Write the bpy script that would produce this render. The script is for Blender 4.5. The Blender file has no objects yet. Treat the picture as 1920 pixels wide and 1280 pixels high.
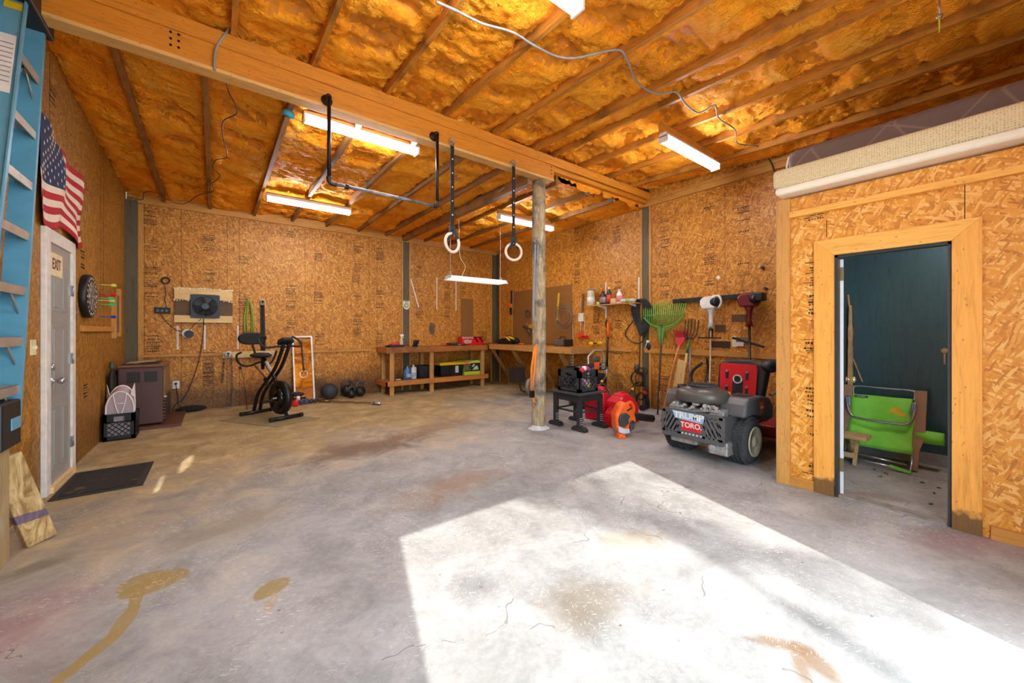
import bpy, bmesh, math, random
from math import sin, cos, pi, radians, sqrt
from mathutils import Vector, Matrix, noise
random.seed(7)
SC = bpy.context.scene
COL = SC.collection
# ---------------------------------------------------------------- camera
H = 1.36                                    # eye height above the slab
cd = bpy.data.cameras.new('camera'); cam = bpy.data.objects.new('camera', cd); COL.objects.link(cam)
cam.location = (0, 0, H); cam.rotation_euler = (pi/2, 0, -radians(37.5))
cd.sensor_width = 36; cd.lens = 725/1920*36; cd.shift_y = -19/1920; cd.clip_start = .03; cd.clip_end = 300
SC.camera = cam
# ---------------------------------------------------------------- daylight
w = bpy.data.worlds.new('world'); SC.world = w; w.use_nodes = True
bg = w.node_tree.nodes['Background']; bg.inputs[0].default_value = (.74, .895, 1, 1); bg.inputs[1].default_value = 7.0
sd = bpy.data.lights.new('sun', 'SUN'); sd.energy = 5.2; sd.angle = radians(.6); sd.color = (1, .96, .88)
so = bpy.data.objects.new('sun', sd); COL.objects.link(so)
SUNDIR = Vector((.286, 1, 0)).normalized()*cos(radians(40)) + Vector((0, 0, -sin(radians(40))))
so.rotation_euler = SUNDIR.to_track_quat('-Z', 'Y').to_euler(); so.location = (-3, -8, 8)
po = bpy.data.lights.new('door_portal', 'AREA'); po.shape = 'RECTANGLE'; po.size = 5.1; po.size_y = 3.0
po.cycles.is_portal = True
pob = bpy.data.objects.new('door_portal', po); COL.objects.link(pob); pob.location = (1.45, -.62, 1.5); pob.rotation_euler = (pi/2, 0, 0)
SC.view_settings.view_transform = 'Standard'; SC.view_settings.look = 'None'
SC.view_settings.gamma = 1; SC.view_settings.use_curve_mapping = False; SC.view_settings.exposure = 0.52
SC.cycles.use_denoising = True; SC.cycles.max_bounces = 10; SC.cycles.diffuse_bounces = 7
SC.cycles.sample_clamp_indirect = 8; SC.cycles.caustics_reflective = False; SC.cycles.caustics_refractive = False
# ---------------------------------------------------------------- picture measurements -> places in the room
S_, C_ = sin(radians(37.5)), cos(radians(37.5))
def ray(px):
    t = (px-960)/725; return S_+C_*t, C_-S_*t
def oz(px, py, z=0):
    dx, dy = ray(px); Z = 725*(H-z)/(py-621); return Vector((dx*Z, dy*Z, z))
def oy(px, py, Y):
    dx, dy = ray(px); Z = Y/dy; return Vector((dx*Z, Y, H+Z*(621-py)/725))
def ox(px, py, X):
    dx, dy = ray(px); Z = X/dx; return Vector((X, dy*Z, H+Z*(621-py)/725))
V = Vector
XL, XR, YB, XP, YF = -1.13, 6.10, 8.65, 4.05, -.60    # left wall, right wall, back wall, partition, front wall
# ---------------------------------------------------------------- mesh helper (world coordinates)
class M:
    def __init__(s, xf=None): s.v=[]; s.f=[]; s.mi=[]; s.sm=[]; s.m=0; s.xf=xf
    def add(s, vs, fs, sm=False):
        b=len(s.v)
        for p in vs:
            p=V(p); s.v.append(s.xf@p if s.xf else p)
        for f in fs: s.f.append([i+b for i in f]); s.mi.append(s.m); s.sm.append(sm)
        return s
    def box(s, x0,x1,y0,y1,z0,z1):
        return s.add([(x0,y0,z0),(x1,y0,z0),(x1,y1,z0),(x0,y1,z0),(x0,y0,z1),(x1,y0,z1),(x1,y1,z1),(x0,y1,z1)],
            [(3,2,1,0),(4,5,6,7),(0,1,5,4),(1,2,6,5),(2,3,7,6),(3,0,4,7)])
    def bar(s, a, b, w, h, up=(0,0,1), w2=None, h2=None):
        a=V(a); b=V(b); d=(b-a).normalized(); up=V(up)
        if abs(d.dot(up))>.99: up=V((1,0,0))
        sd_=d.cross(up).normalized(); u=sd_.cross(d)
        vs=[]
        for p,ww,hh in ((a,w,h),(b,w2 or w,h2 or h)):
            for i,j in ((-1,-1),(1,-1),(1,1),(-1,1)): vs.append(p+sd_*(i*ww/2)+u*(j*hh/2))
        return s.add(vs,[(0,1,2,3),(7,6,5,4),(4,5,1,0),(5,6,2,1),(6,7,3,2),(7,4,0,3)])
    def tube(s, pts, r, n=8, closed=False, flat=1):
        pts=[V(p) for p in pts]; m=len(pts); vs=[]; fs=[]
        rs=r if isinstance(r,(list,tuple)) else [r]*m
        prev=None
        for i,p in enumerate(pts):
            a=pts[i-1] if (i or closed) else p; b=pts[(i+1)%m] if (i<m-1 or closed) else p
            d=(b-a); d=d.normalized() if d.length>1e-9 else V((0,0,1))
            if prev is None:
                u=V((0,0,1)) if abs(d.z)<.9 else V((1,0,0))
            else: u=prev
            u=(u-d*u.dot(d)); u=u.normalized() if u.length>1e-6 else d.orthogonal().normalized()
            prev=u; w_=d.cross(u)
            for k in range(n):
                t=2*pi*k/n; vs.append(p+u*(cos(t)*rs[i])+w_*(sin(t)*rs[i]*flat))
        for i in range(m if closed else m-1):
            j=(i+1)%m
            for k in range(n): fs.append((i*n+k,i*n+(k+1)%n,j*n+(k+1)%n,j*n+k))
        s.add(vs,fs,True)
        if not closed:
            b=len(s.v)-m*n
            s.f.append([b+k for k in range(n)][::-1]); s.mi.append(s.m); s.sm.append(False)
            s.f.append([b+(m-1)*n+k for k in range(n)]); s.mi.append(s.m); s.sm.append(False)
        return s
    def cyl(s,a,b,r,r2=None,n=20):
        return s.tube([a,b],[r,r if r2 is None else r2],n)
    def lathe(s, prof, c, ax=(0,0,1), n=24, sx=1, sy=1, sm=True):
        ax=V(ax).normalized(); q=V((0,0,1)).rotation_difference(ax).to_matrix(); c=V(c); vs=[]; fs=[]
        for r,z in prof:
            for k in range(n):
                t=2*pi*k/n; vs.append(c+q@V((cos(t)*r*sx,sin(t)*r*sy,z)))
        for i in range(len(prof)-1):
            for k in range(n): fs.append((i*n+k,i*n+(k+1)%n,(i+1)*n+(k+1)%n,(i+1)*n+k))
        fs.append(tuple(range(n))[::-1]); fs.append(tuple((len(prof)-1)*n+k for k in range(n)))
        return s.add(vs,fs,sm)
    def sph(s,c,r,sc=(1,1,1),n=16,R=None):
        c=V(c); vs=[]; fs=[]; k=n//2
        for i in range(k+1):
            for j in range(n):
                a=pi*i/k; b=2*pi*j/n; p=V((sin(a)*cos(b)*r*sc[0],sin(a)*sin(b)*r*sc[1],cos(a)*r*sc[2]))
                vs.append(c+(R@p if R else p))
        for i in range(k):
            for j in range(n): fs.append((i*n+j,(i+1)*n+j,(i+1)*n+(j+1)%n,i*n+(j+1)%n))
        return s.add(vs,fs,True)
    def prism(s, poly, o, U, W, h, sm=False):      # polygon in the (U,W) frame at o, thickness h along U x W
        o=V(o); U=V(U).normalized(); W=V(W).normalized(); N=U.cross(W); n=len(poly)
        vs=[o+U*a+W*b for a,b in poly]+[o+U*a+W*b+N*h for a,b in poly]
        fs=[tuple(range(n))[::-1],tuple(range(n,2*n))]
        s.add(vs,fs); b=len(s.v)-2*n
        for i in range(n):
            j=(i+1)%n; s.f.append([b+i,b+j,b+n+j,b+n+i]); s.mi.append(s.m); s.sm.append(sm)
        return s
    def torus(s,c,R,r,ax=(0,0,1),n=32,k=10):
        ax=V(ax).normalized(); q=V((0,0,1)).rotation_difference(ax).to_matrix()
        return s.tube([V(c)+q@V((cos(2*pi*i/n)*R,sin(2*pi*i/n)*R,0)) for i in range(n)],r,k,True)
    def build(s, name, mats, parent=None, bevel=0, seg=2):
        me=bpy.data.meshes.new(name)
        if parent is not None:
            p=parent; off=V((0,0,0))
            while p is not None: off+=p.location; p=p.parent
        else:
            xs=[p.x for p in s.v]; ys=[p.y for p in s.v]; off=V(((min(xs)+max(xs))/2,(min(ys)+max(ys))/2,min(p.z for p in s.v)))
        me.from_pydata([tuple(p-off) for p in s.v],[],s.f)
        for m in (mats if isinstance(mats,(list,tuple)) else [mats]): me.materials.append(m)
        for i,pl in enumerate(me.polygons): pl.material_index=s.mi[i]; pl.use_smooth=s.sm[i]
        bm=bmesh.new(); bm.from_mesh(me); bmesh.ops.recalc_face_normals(bm,faces=bm.faces); bm.to_mesh(me); bm.free()
        me.update()
        o=bpy.data.objects.new(name,me); COL.objects.link(o)
        if parent is not None: o.parent=parent
        else: o.location=off
        if bevel:
            b=o.modifiers.new('bevel','BEVEL'); b.width=bevel; b.segments=seg; b.limit_method='ANGLE'; b.angle_limit=radians(40)
        return o
def thing(name,label,cat,loc,group=None):
    o=bpy.data.objects.new(name,None); COL.objects.link(o); o.location=V(loc); o.empty_display_size=.1
    o['label']=label; o['category']=cat
    if group: o['group']=group
    return o
def tag(o,label,cat,group=None,kind=None):
    o['label']=label; o['category']=cat
    if group: o['group']=group
    if kind: o['kind']=kind
    return o
def structure(o): o['kind']='structure'; return o
def dup(root,loc,label=None):
    r=root.copy(); COL.objects.link(r); r.location=V(loc)
    if label: r['label']=label
    for ch in list(root.children):
        c=ch.copy(); COL.objects.link(c); c.parent=r
        for g in list(ch.children):
            d=g.copy(); COL.objects.link(d); d.parent=c
    return r
def text(txt, size, loc, U, W, mat, name, parent, ext=.001, align='CENTER', sx=1.0, bold=0):
    cu=bpy.data.curves.new(name,'FONT'); cu.body=txt; cu.size=size; cu.extrude=ext; cu.align_x=align; cu.align_y='CENTER'; cu.offset=bold
    o=bpy.data.objects.new(name,cu); COL.objects.link(o)
    U=V(U).normalized(); W=V(W).normalized(); N=U.cross(W)
    me=bpy.data.meshes.new_from_object(o); bpy.data.objects.remove(o); 
    R=Matrix((U*sx,W,N)).transposed(); off=V((0,0,0)); p=parent
    while p is not None: off+=p.location; p=p.parent
    for vtx in me.vertices: vtx.co=R@vtx.co+V(loc)-off
    me.materials.clear(); me.materials.append(mat)
    o=bpy.data.objects.new(name,me); COL.objects.link(o); o.parent=parent
    return o
def arc(c,r,a0,a1,n,U=(1,0,0),W=(0,0,1)):
    U=V(U); W=V(W); return [V(c)+U*(cos(a0+(a1-a0)*i/n)*r)+W*(sin(a0+(a1-a0)*i/n)*r) for i in range(n+1)]
def smooth(pts,k=5):        # Catmull-Rom through the given points
    P=[V(p) for p in pts]; P=[P[0]*2-P[1]]+P+[P[-1]*2-P[-2]]; out=[]
    for i in range(1,len(P)-2):
        for j in range(k):
            t=j/k; a,b,c,d=P[i-1:i+3]
            out.append(.5*((2*b)+(c-a)*t+(2*a-5*b+4*c-d)*t*t+(3*b-a-3*c+d)*t**3))
    out.append(P[-2]); return out
# ---------------------------------------------------------------- materials
def lin(h):
    if isinstance(h,str):
        h=h.lstrip('#'); c=[int(h[i:i+2],16)/255 for i in (0,2,4)]
    else: c=[x/255 for x in h]
    return tuple((x/12.92 if x<=.04045 else ((x+.055)/1.055)**2.4) for x in c)+(1,)
class N:
    def __init__(s,name):
        s.mat=bpy.data.materials.new(name); s.mat.use_nodes=True; s.t=s.mat.node_tree; s.p=s.t.nodes['Principled BSDF']
    def n(s,typ,**kw):
        o=s.t.nodes.new('ShaderNode'+typ)
        for k,v in kw.items(): setattr(o,k,v)
        return o
    def set(s,node,**kw):
        for k,v in kw.items():
            node.inputs[k.replace('_',' ') if not k.startswith('i') or not k[1:].isdigit() else int(k[1:])].default_value=v
        return node
    def l(s,a,b): s.t.links.new(a,b)
    def math(s,op,a,b=None,c=None,clamp=False):
        o=s.n('Math',operation=op); o.use_clamp=clamp
        for i,x in enumerate((a,b,c)):
            if x is None: continue
            if isinstance(x,(int,float)): o.inputs[i].default_value=x
            else: s.l(x,o.inputs[i])
        return o.outputs[0]
    def mix(s,f,a,b,mode='MIX'):
        o=s.n('Mix',data_type='RGBA',blend_type=mode)
        for i,x in ((0,f),(6,a),(7,b)):
            if isinstance(x,(int,float)): o.inputs[i].default_value=x
            elif isinstance(x,tuple): o.inputs[i].default_value=x
            else: s.l(x,o.inputs[i])
        return o.outputs[2]
    def noise(s,vec,scale,detail=4,rough=.55,dist=0):
        o=s.n('TexNoise'); o.inputs['Scale'].default_value=scale; o.inputs['Detail'].default_value=detail
        o.inputs['Roughness'].default_value=rough; o.inputs['Distortion'].default_value=dist
        if vec is not None: s.l(vec,o.inputs['Vector'])
        return o.outputs['Fac']
    def map(s,vec,scale=(1,1,1),rot=(0,0,0),loc=(0,0,0)):
        o=s.n('Mapping'); o.inputs['Scale'].default_value=scale; o.inputs['Rotation'].default_value=rot; o.inputs['Location'].default_value=loc
        s.l(vec,o.inputs['Vector']); return o.outputs[0]
    def pos(s): return s.n('NewGeometry').outputs['Position']
    def obj(s): return s.n('TexCoord').outputs['Object']
    def ramp(s,f,stops):
        o=s.n('ValToRGB'); e=o.color_ramp.elements
        while len(e)<len(stops): e.new(.5)
        for k,(p,c) in enumerate(stops): e[k].position=p; e[k].color=c
        s.l(f,o.inputs[0]); return o.outputs[0]
    def bump(s,h,strength=.3,dist=.01):
        o=s.n('Bump'); o.inputs['Strength'].default_value=strength; o.inputs['Distance'].default_value=dist
        s.l(h,o.inputs['Height']); s.l(o.outputs[0],s.p.inputs['Normal'])
    def col(s,c):
        if isinstance(c,tuple): s.p.inputs['Base Color'].default_value=c
        else: s.l(c,s.p.inputs['Base Color'])
_mc={}
def mt(name,c,rough=.5,metal=0,var=.12,vs=12,bump=0,bs=60,**kw):
    if name in _mc: return _mc[name]
    m=N(name); c=lin(c); v=m.obj()
    d=tuple(x*(1-var) for x in c[:3])+(1,); e=tuple(min(1,x*(1+var)) for x in c[:3])+(1,)
    f=m.noise(v,vs,3); m.col(m.ramp(f,[(.3,d),(.7,e)]))
    m.p.inputs['Roughness'].default_value=rough; m.p.inputs['Metallic'].default_value=metal
    if bump: m.bump(m.noise(v,bs,3),bump,.004)
    for k,x in kw.items(): m.p.inputs[k.replace('_',' ')].default_value=x
    _mc[name]=m.mat; return m.mat
def wood(name,c1,c2,axis=2,rough=.6,knots=True,scale=1.0,dirt=None,foot=0):
    if name in _mc: return _mc[name]
    m=N(name); p=m.pos(); sc=[14*scale]*3; sc[axis]=1.1*scale
    q=m.map(p,tuple(sc)); f=m.noise(q,2.2,5,.6,1.2); g=m.noise(m.map(p,tuple(x*4 for x in sc)),3,3)
    f2=m.math('ADD',m.math('MULTIPLY',f,.75),m.math('MULTIPLY',g,.3))
    c=m.ramp(f2,[(.32,lin(c2)),(.5,lin(c1)),(.75,tuple(min(1,x*1.18) for x in lin(c1)[:3])+(1,))])
    if knots:
        vo=m.n('TexVoronoi'); sk=[5.5]*3; sk[axis]=2.8; m.l(m.map(p,tuple(sk)),vo.inputs['Vector'])
        k=m.math('SUBTRACT',1,m.math('MULTIPLY',vo.outputs['Distance'],6.5),clamp=True)
        c=m.mix(m.math('MULTIPLY',k,.85),c,lin('6b3212'))
    if dirt:
        dn=m.noise(p,2.3,4,.6); c=m.mix(m.ramp(dn,[(.52,(0,0,0,1)),(.7,(.75,.75,.75,1))]),c,lin(dirt))
    if foot:
        sz=m.n('SeparateXYZ'); m.l(p,sz.inputs[0]); k=m.math('SUBTRACT',1,m.math('DIVIDE',m.math('ADD',sz.outputs[2],m.math('MULTIPLY',m.noise(p,9,3),-.16)),foot),clamp=True); c=m.mix(m.math('MULTIPLY',m.math('MULTIPLY',k,2.5,clamp=True),.8),c,lin('2c241c'))
    m.col(c); m.p.inputs['Roughness'].default_value=rough; m.bump(f2,.25,.003); _mc[name]=m.mat; return m.mat
def osb(name,plane,cols,dirt=0,smudge=None):
    m=N(name); p=m.pos(); sx=m.n('SeparateXYZ'); m.l(p,sx.inputs[0]); cb=m.n('CombineXYZ')
    m.l(sx.outputs['XYZ'.index(plane[0])],cb.inputs[0]); m.l(sx.outputs['XYZ'.index(plane[1])],cb.inputs[1])
    uv=cb.outputs[0]; dn=m.n('TexNoise'); dn.inputs['Scale'].default_value=6; m.l(uv,dn.inputs['Vector'])
    wv=m.n('VectorMath',operation='MULTIPLY_ADD'); m.l(dn.outputs['Color'],wv.inputs[0]); wv.inputs[1].default_value=(.05,.05,0); m.l(uv,wv.inputs[2])
    cur=None
    for i,(ang,long_,sh,thr) in enumerate(((.1,9,44,0),(1.35,10,44,.45),(2.3,11,50,.5),(.75,12,56,.55),(1.75,10,48,.55),(-.4,15,70,.6),(1.1,14,80,.7))):
        q=m.map(wv.outputs[0],(1,1,1),(0,0,ang),(i*3.1,i*1.7,0)); q=m.map(q,(long_,sh,1))
        vo=m.n('TexVoronoi',voronoi_dimensions='2D'); m.l(q,vo.inputs['Vector']); vo.inputs['Scale'].default_value=1
        sp=m.n('SeparateColor'); m.l(vo.outputs['Color'],sp.inputs[0])
        if cur is None: cur=sp.outputs[1]
        else:
            mk=m.math('GREATER_THAN',sp.outputs[0],thr); o=m.n('Mix',data_type='FLOAT')
            m.l(mk,o.inputs[0]); m.l(cur,o.inputs[2]); m.l(sp.outputs[1],o.inputs[3]); cur=o.outputs[0]
    fine=m.noise(uv,90,2); big=m.noise(uv,1.1,3)
    val=m.math('ADD',m.math('MULTIPLY',cur,.68),m.math('ADD',m.math('MULTIPLY',fine,.26),m.math('MULTIPLY',big,.2)))
    c=m.ramp(val,[(.22,lin(cols[0])),(.42,lin(cols[1])),(.66,lin(cols[2])),(.86,lin(cols[3]))])
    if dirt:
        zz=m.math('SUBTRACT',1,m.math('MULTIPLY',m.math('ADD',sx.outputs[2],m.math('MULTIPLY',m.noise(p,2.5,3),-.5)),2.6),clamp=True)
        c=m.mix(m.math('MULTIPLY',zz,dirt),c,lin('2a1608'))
    if smudge:
        q=m.n('VectorMath',operation='SUBTRACT'); m.l(p,q.inputs[0]); q.inputs[1].default_value=smudge[:3]; L=m.n('VectorMath',operation='LENGTH'); m.l(m.map(q.outputs[0],(1/smudge[3],1,1/smudge[4])),L.inputs[0])
        k=m.math('MULTIPLY',m.math('SUBTRACT',1,m.math('ADD',L.outputs['Value'],m.math('MULTIPLY',m.math('SUBTRACT',m.noise(p,9,4),.5),1.2))),2.2,clamp=True); c=m.mix(m.math('MULTIPLY',k,.8),c,lin('3a3a3c'))
    m.col(c); m.p.inputs['Roughness'].default_value=.55; m.bump(val,.35,.003); return m.mat
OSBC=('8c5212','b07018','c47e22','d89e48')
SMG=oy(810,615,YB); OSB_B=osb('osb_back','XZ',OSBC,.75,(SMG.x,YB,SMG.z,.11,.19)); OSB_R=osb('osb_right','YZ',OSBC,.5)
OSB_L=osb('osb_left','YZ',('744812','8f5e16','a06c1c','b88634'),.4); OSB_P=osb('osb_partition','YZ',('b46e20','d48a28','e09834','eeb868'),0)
INK=mt('stamp_ink','38260f',.8,var=.3); GROOVE=mt('panel_gap','2a1607',.9)
LUM=wood('lumber_z','c68c3e','9e682a',2); LUMX=wood('lumber_x','c2883a','965f24',0); LUMY=wood('lumber_y','c2883a','965f24',1)
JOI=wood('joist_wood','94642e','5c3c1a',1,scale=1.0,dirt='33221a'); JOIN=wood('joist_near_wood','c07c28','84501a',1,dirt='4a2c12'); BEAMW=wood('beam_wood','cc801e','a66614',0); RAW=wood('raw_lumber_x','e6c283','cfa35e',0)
PINE=wood('pine_trim_z','eaa445','d08832',2,foot=.07); PINEY=wood('pine_trim_y','eeae50','d49036',1)
POSTM=wood('treated_post','5a5038','3a3426',2,knots=False)
BLACK=mt('black_plastic','17171a',.45); DARK=mt('dark_steel','1c1c20',.35,.4); RUB=mt('rubber','1a1a1a',.8,bump=.3)
WHITE=mt('white_paint','e6e2da',.45); STEEL=mt('steel','b6b8bc',.28,.9); GREYP=mt('grey_plastic','6a6a6c',.5); RED=mt('red_plastic','c4121c',.35)
ORANGE=mt('orange_plastic','f0641a',.4); YEL=mt('yellow_plastic','e6c01c',.45); GRN=mt('green_plastic','5c9a3a',.45); CREAM=mt('cream','e8d9ac',.6)
# ================================================================ THE SETTING
# floor
m=N('concrete'); p=m.pos()
n1=m.noise(p,.55,6,.6,.4); n2=m.noise(p,3.0,8,.65,.6); n3=m.noise(m.map(p,(1,1,1),(0,0,.6)),26,5,.7)
sx=m.n('SeparateXYZ'); m.l(p,sx.inputs[0]); X,Y=sx.outputs[0],sx.outputs[1]
base=m.ramp(m.math('ADD',m.math('MULTIPLY',n1,.45),m.math('ADD',m.math('MULTIPLY',n2,.4),m.math('MULTIPLY',n3,.16))),
   [(.36,lin('737473')),(.46,lin('919291')),(.56,lin('aaabaa')),(.68,lin('c6c7c5'))])
# tan over the far half: part dirt, part orange bounce put into the colour
t=m.math('ADD',m.math('MULTIPLY',m.math('SUBTRACT',Y,m.math('MULTIPLY',X,.35)),.26),m.math('ADD',m.math('MULTIPLY',n1,1.4),m.math('MULTIPLY',n2,.8)))
tf=m.ramp(m.math('SUBTRACT',t,1.64),[(.25,(0,0,0,1)),(.85,(.9,.9,.9,1))])
base=m.mix(tf,base,m.ramp(n2,[(.35,lin('8c764a')),(.55,lin('ac935f')),(.7,lin('c4b084'))]))
def blob(cx,cy,rx,ry,rot,hard=3.0,dist=.5):
    q=m.n('VectorMath',operation='SUBTRACT'); m.l(p,q.inputs[0]); q.inputs[1].default_value=(cx,cy,0)
    q2=m.map(q.outputs[0],(1,1,0),(0,0,-rot)); q3=m.map(q2,(1/rx,1/ry,0)); L=m.n('VectorMath',operation='LENGTH'); m.l(q3,L.inputs[0])
    d=m.math('ADD',L.outputs['Value'],m.math('MULTIPLY',m.math('SUBTRACT',n2,.5),dist*2))
    return m.math('MULTIPLY',m.math('SUBTRACT',1,d),hard,clamp=True)
def at(px,py): q=oz(px,py); return q.x,q.y
def stain(px,py,rx,ry,rot,c,amt,hard=3,dist=.5):
    global base
    cx,cy=at(px,py); base=m.mix(m.math('MULTIPLY',blob(cx,cy,rx,ry,rot,hard,dist),amt),base,lin(c))
stain(700,835,1.05,.42,.15,'6b5138',.75,1.6,.8)
stain(820,800,.9,.3,.3,'8a6844',.5,1.5,.8); stain(860,905,.8,.3,.2,'a07c5c',.45,1.3,.9); stain(430,985,.5,.25,.3,'8f8265',.5,1.5,.8)
stain(1100,1130,.34,.2,-.3,'8f8163',.55,1.5,.8); stain(1190,1010,.3,.14,-.4,'a39067',.4,1.5,.8)
stain(60,1065,.22,.1,.4,'6b604c',.6,1.6,.6); stain(30,1180,.35,.5,0,'b0787c',.4,1.0,.8); stain(1850,1010,.9,.22,-.5,'9c7480',.5,1.2,.7); stain(1640,930,.35,.12,-1.2,'8a6f5c',.5,1.5,.6)
for a,b,r in (((1420,1195),(1500,1215),.06),((1500,1215),(1570,1275),.08),((1490,1220),(1520,1290),.05)):
    A=V(at(*a)); B=V(at(*b)); c=(A+B)/2; d=B-A; cx,cy=c.x,c.y
    base=m.mix(m.math('MULTIPLY',blob(cx,cy,d.length/2+.06,r,math.atan2(d.y,d.x),1.8,.7),.7),base,lin('76593a'))
# dried tan spill: a run of overlapping strokes
SP='9c8650'
for a,b,r in (((240,1098),(300,1082),.10),((262,1100),(250,1140),.028),((250,1140),(215,1190),.036),((215,1190),(160,1235),.036),((160,1235),(110,1275),.03)):
    A=V(at(*a)); B=V(at(*b)); c=(A+B)/2; d=B-A
    base=m.mix(m.math('MULTIPLY',blob(c.x,c.y,d.length/2+.05,r,math.atan2(d.y,d.x),9,.3),.85),base,lin(SP))
stain(290,1094,.15,.09,.3,SP,.85,8,.4); stain(510,1103,.105,.065,.5,SP,.85,7,.6); stain(508,1130,.03,.09,-.4,'b3976c',.5,3,.4)
# pale scratches and dark specks
def flecks(ang,sc,st,thr,colr,amt,dens):
    global base
    q=m.map(m.map(p,(1,1,1),(0,0,ang)),sc); vo=m.n('TexVoronoi',voronoi_dimensions='2D'); m.l(q,vo.inputs['Vector']); vo.inputs['Scale'].default_value=st
    s2=m.n('SeparateColor'); m.l(vo.outputs['Color'],s2.inputs[0])
    k=m.math('MULTIPLY',m.math('LESS_THAN',vo.outputs['Distance'],thr),m.math('GREATER_THAN',s2.outputs[0],dens))
    fm=m.math('MULTIPLY',m.math('SUBTRACT',m.noise(p,1.3,3,.6),.42),5,clamp=True); base=m.mix(m.math('MULTIPLY',m.math('MULTIPLY',k,fm),amt),base,lin(colr))
flecks(.5,(1,7,1),7,.10,'eeecea',.75,.66); flecks(-.3,(1,9,1),13,.13,'e8e6e2',.6,.62); flecks(1.2,(1,10,1),10,.1,'e8e6e2',.6,.72); flecks(2.2,(1,6,1),9,.09,'e8e6e2',.6,.75); flecks(.35,(1,5,1),30,.14,'dcdad6',.4,.7)
flecks(0,(1,1.3,1),8,.06,'4a423a',.7,.9); flecks(.9,(1,1.6,1),24,.09,'6a5f54',.4,.88)
cr=m.n('TexVoronoi',feature='DISTANCE_TO_EDGE'); m.l(m.n('VectorMath',operation='ADD').outputs[0],cr.inputs['Vector'])
va=cr.inputs['Vector'].links[0].from_node; m.l(p,va.inputs[0]); nn=m.n('TexNoise'); nn.inputs['Scale'].default_value=1.3; nn.inputs['Detail'].default_value=4; m.l(p,nn.inputs['Vector']); m.l(nn.outputs['Color'],va.inputs[1])
cr.inputs['Scale'].default_value=.3
base=m.mix(m.math('MULTIPLY',m.math('LESS_THAN',cr.outputs['Distance'],.0011),m.math('MULTIPLY',m.math('GREATER_THAN',n2,.53),.5)),base,lin('4b443e'))
m.col(base); m.p.inputs['Roughness'].default_value=.62; m.p.inputs['Specular IOR Level'].default_value=.35
m.bump(m.math('ADD',n3,m.math('MULTIPLY',n2,.6)),.22,.006); CONC=m.mat
g=M(); g.box(XL-.2,XR+.2,YF-.2,YB+.2,-.15,0); structure(g.build('floor',CONC))
g=M(); g.box(-9,14,-14,YF-.2,-.2,-.02); structure(g.build('floor_outside_apron',mt('driveway_concrete','d6d0c4',.8,bump=.3,bs=20)))
# walls -------------------------------------------------------------
def stamp(g,plane,cx,cz,wd,ht,seedv,vert=False):
    r=random.Random(seedv); z=cz+ht/2
    W0,N0=plane
    while z>cz-ht/2:
        h=r.choice((.008,.012,.02,.024)); x=cx-wd/2*r.uniform(.8,1)
        if r.random()<.25: z-=h*1.6; continue
        while x<cx+wd/2*r.uniform(.7,1):
            l=r.uniform(.008,.02)*(1 if h>.01 else 3); hh=h*r.uniform(.55,1)
            if W0=='x': g.box(x,x+l,N0-.0012,N0,z-hh,z)
            else: g.box(N0-.0012,N0,x,x+l,z-hh,z)
            x+=l+r.uniform(.004,.008)
        z-=h+r.uniform(.006,.016)
RAILZ=.98
def panelled(name,axis,N0,a0,a1,z0,z1,seams,mat,stamps,sign=-1,th=.14,railz=RAILZ):
    g=M(); ss=[a0]+sorted(seams)+[a1]; gp=.0025
    def bx(u0,u1,n0,n1,q0,q1):
        n0,n1=min(n0,n1),max(n0,n1)
        if axis=='x': g.box(u0,u1,n0,n1,q0,q1)
        else: g.box(n0,n1,u0,u1,q0,q1)
    g.m=1; bx(a0,a1,N0-sign*.004,N0-sign*th,z0,z1); g.m=0
    for u0,u1 in zip(ss[:-1],ss[1:]):
        bx(u0+gp,u1-gp,N0,N0-sign*.012,railz+.003,z1); bx(u0+gp,u1-gp,N0,N0-sign*.012,z0,railz-.003)
    g.m=2
    for k,(u,z,wd,ht) in enumerate(stamps): stamp(g,(axis,N0) if sign<0 else (axis,N0+.0012),u,z,wd,ht,k*7+len(name))
    return structure(g.build(name,[mat,GROOVE,INK]))
bs=[]
for px,y0,y1 in ((283,500,550),(283,555,566),(288,625,660),(391,505,530),(391,440,470),(391,660,740),(457,555,620),(457,480,495),(545,535,580),(546,600,620),(597,538,570),(600,625,645),(597,475,488),
   (597,710,730),(670,548,565),(670,590,630),(668,515,530),(670,460,475),(712,545,580),(712,625,660),(670,490,510),(712,465,492),(786,493,520),(786,570,600),(838,530,565),(838,575,600),(868,536,552),(908,615,640),(545,430,445),(283,440,470),(391,680,712),(280,395,420)):
    a=oy(px,y0,YB); b=oy(px,y1,YB); bs.append((a.x,(a.z+b.z)/2,.17,a.z-b.z))
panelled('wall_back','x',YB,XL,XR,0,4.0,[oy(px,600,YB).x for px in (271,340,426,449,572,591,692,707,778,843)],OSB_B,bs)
rs=[]
for px,y0,y1 in ((1082,420,450),(1082,495,530),(1117,440,448),(1157,424,456),(1158,528,545),(1158,600,620),(1118,590,625),(1246,410,417),(1246,425,435),(1246,442,457),(1246,462,466),(1246,512,520),(1246,530,536),(1246,545,560),(1330,385,398),(1330,457,465),(1330,475,498),(1330,526,538),(1394,387,398),(1394,406,414),(1394,424,434),(1394,488,496),(1394,510,518),(1394,530,545),(1160,700,725),(1160,650,665),(1330,650,715),(1246,705,712),(1246,720,735)):
    a=ox(px,y0,XR); b=ox(px,y1,XR); rs.append((a.y,(a.z+b.z)/2,.17,a.z-b.z))
panelled('wall_right','y',XR,-.6,YB,0,4.0,[ox(px,500,XR).y for px in (1022,1123,1359)],OSB_R,rs,-1)
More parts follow.
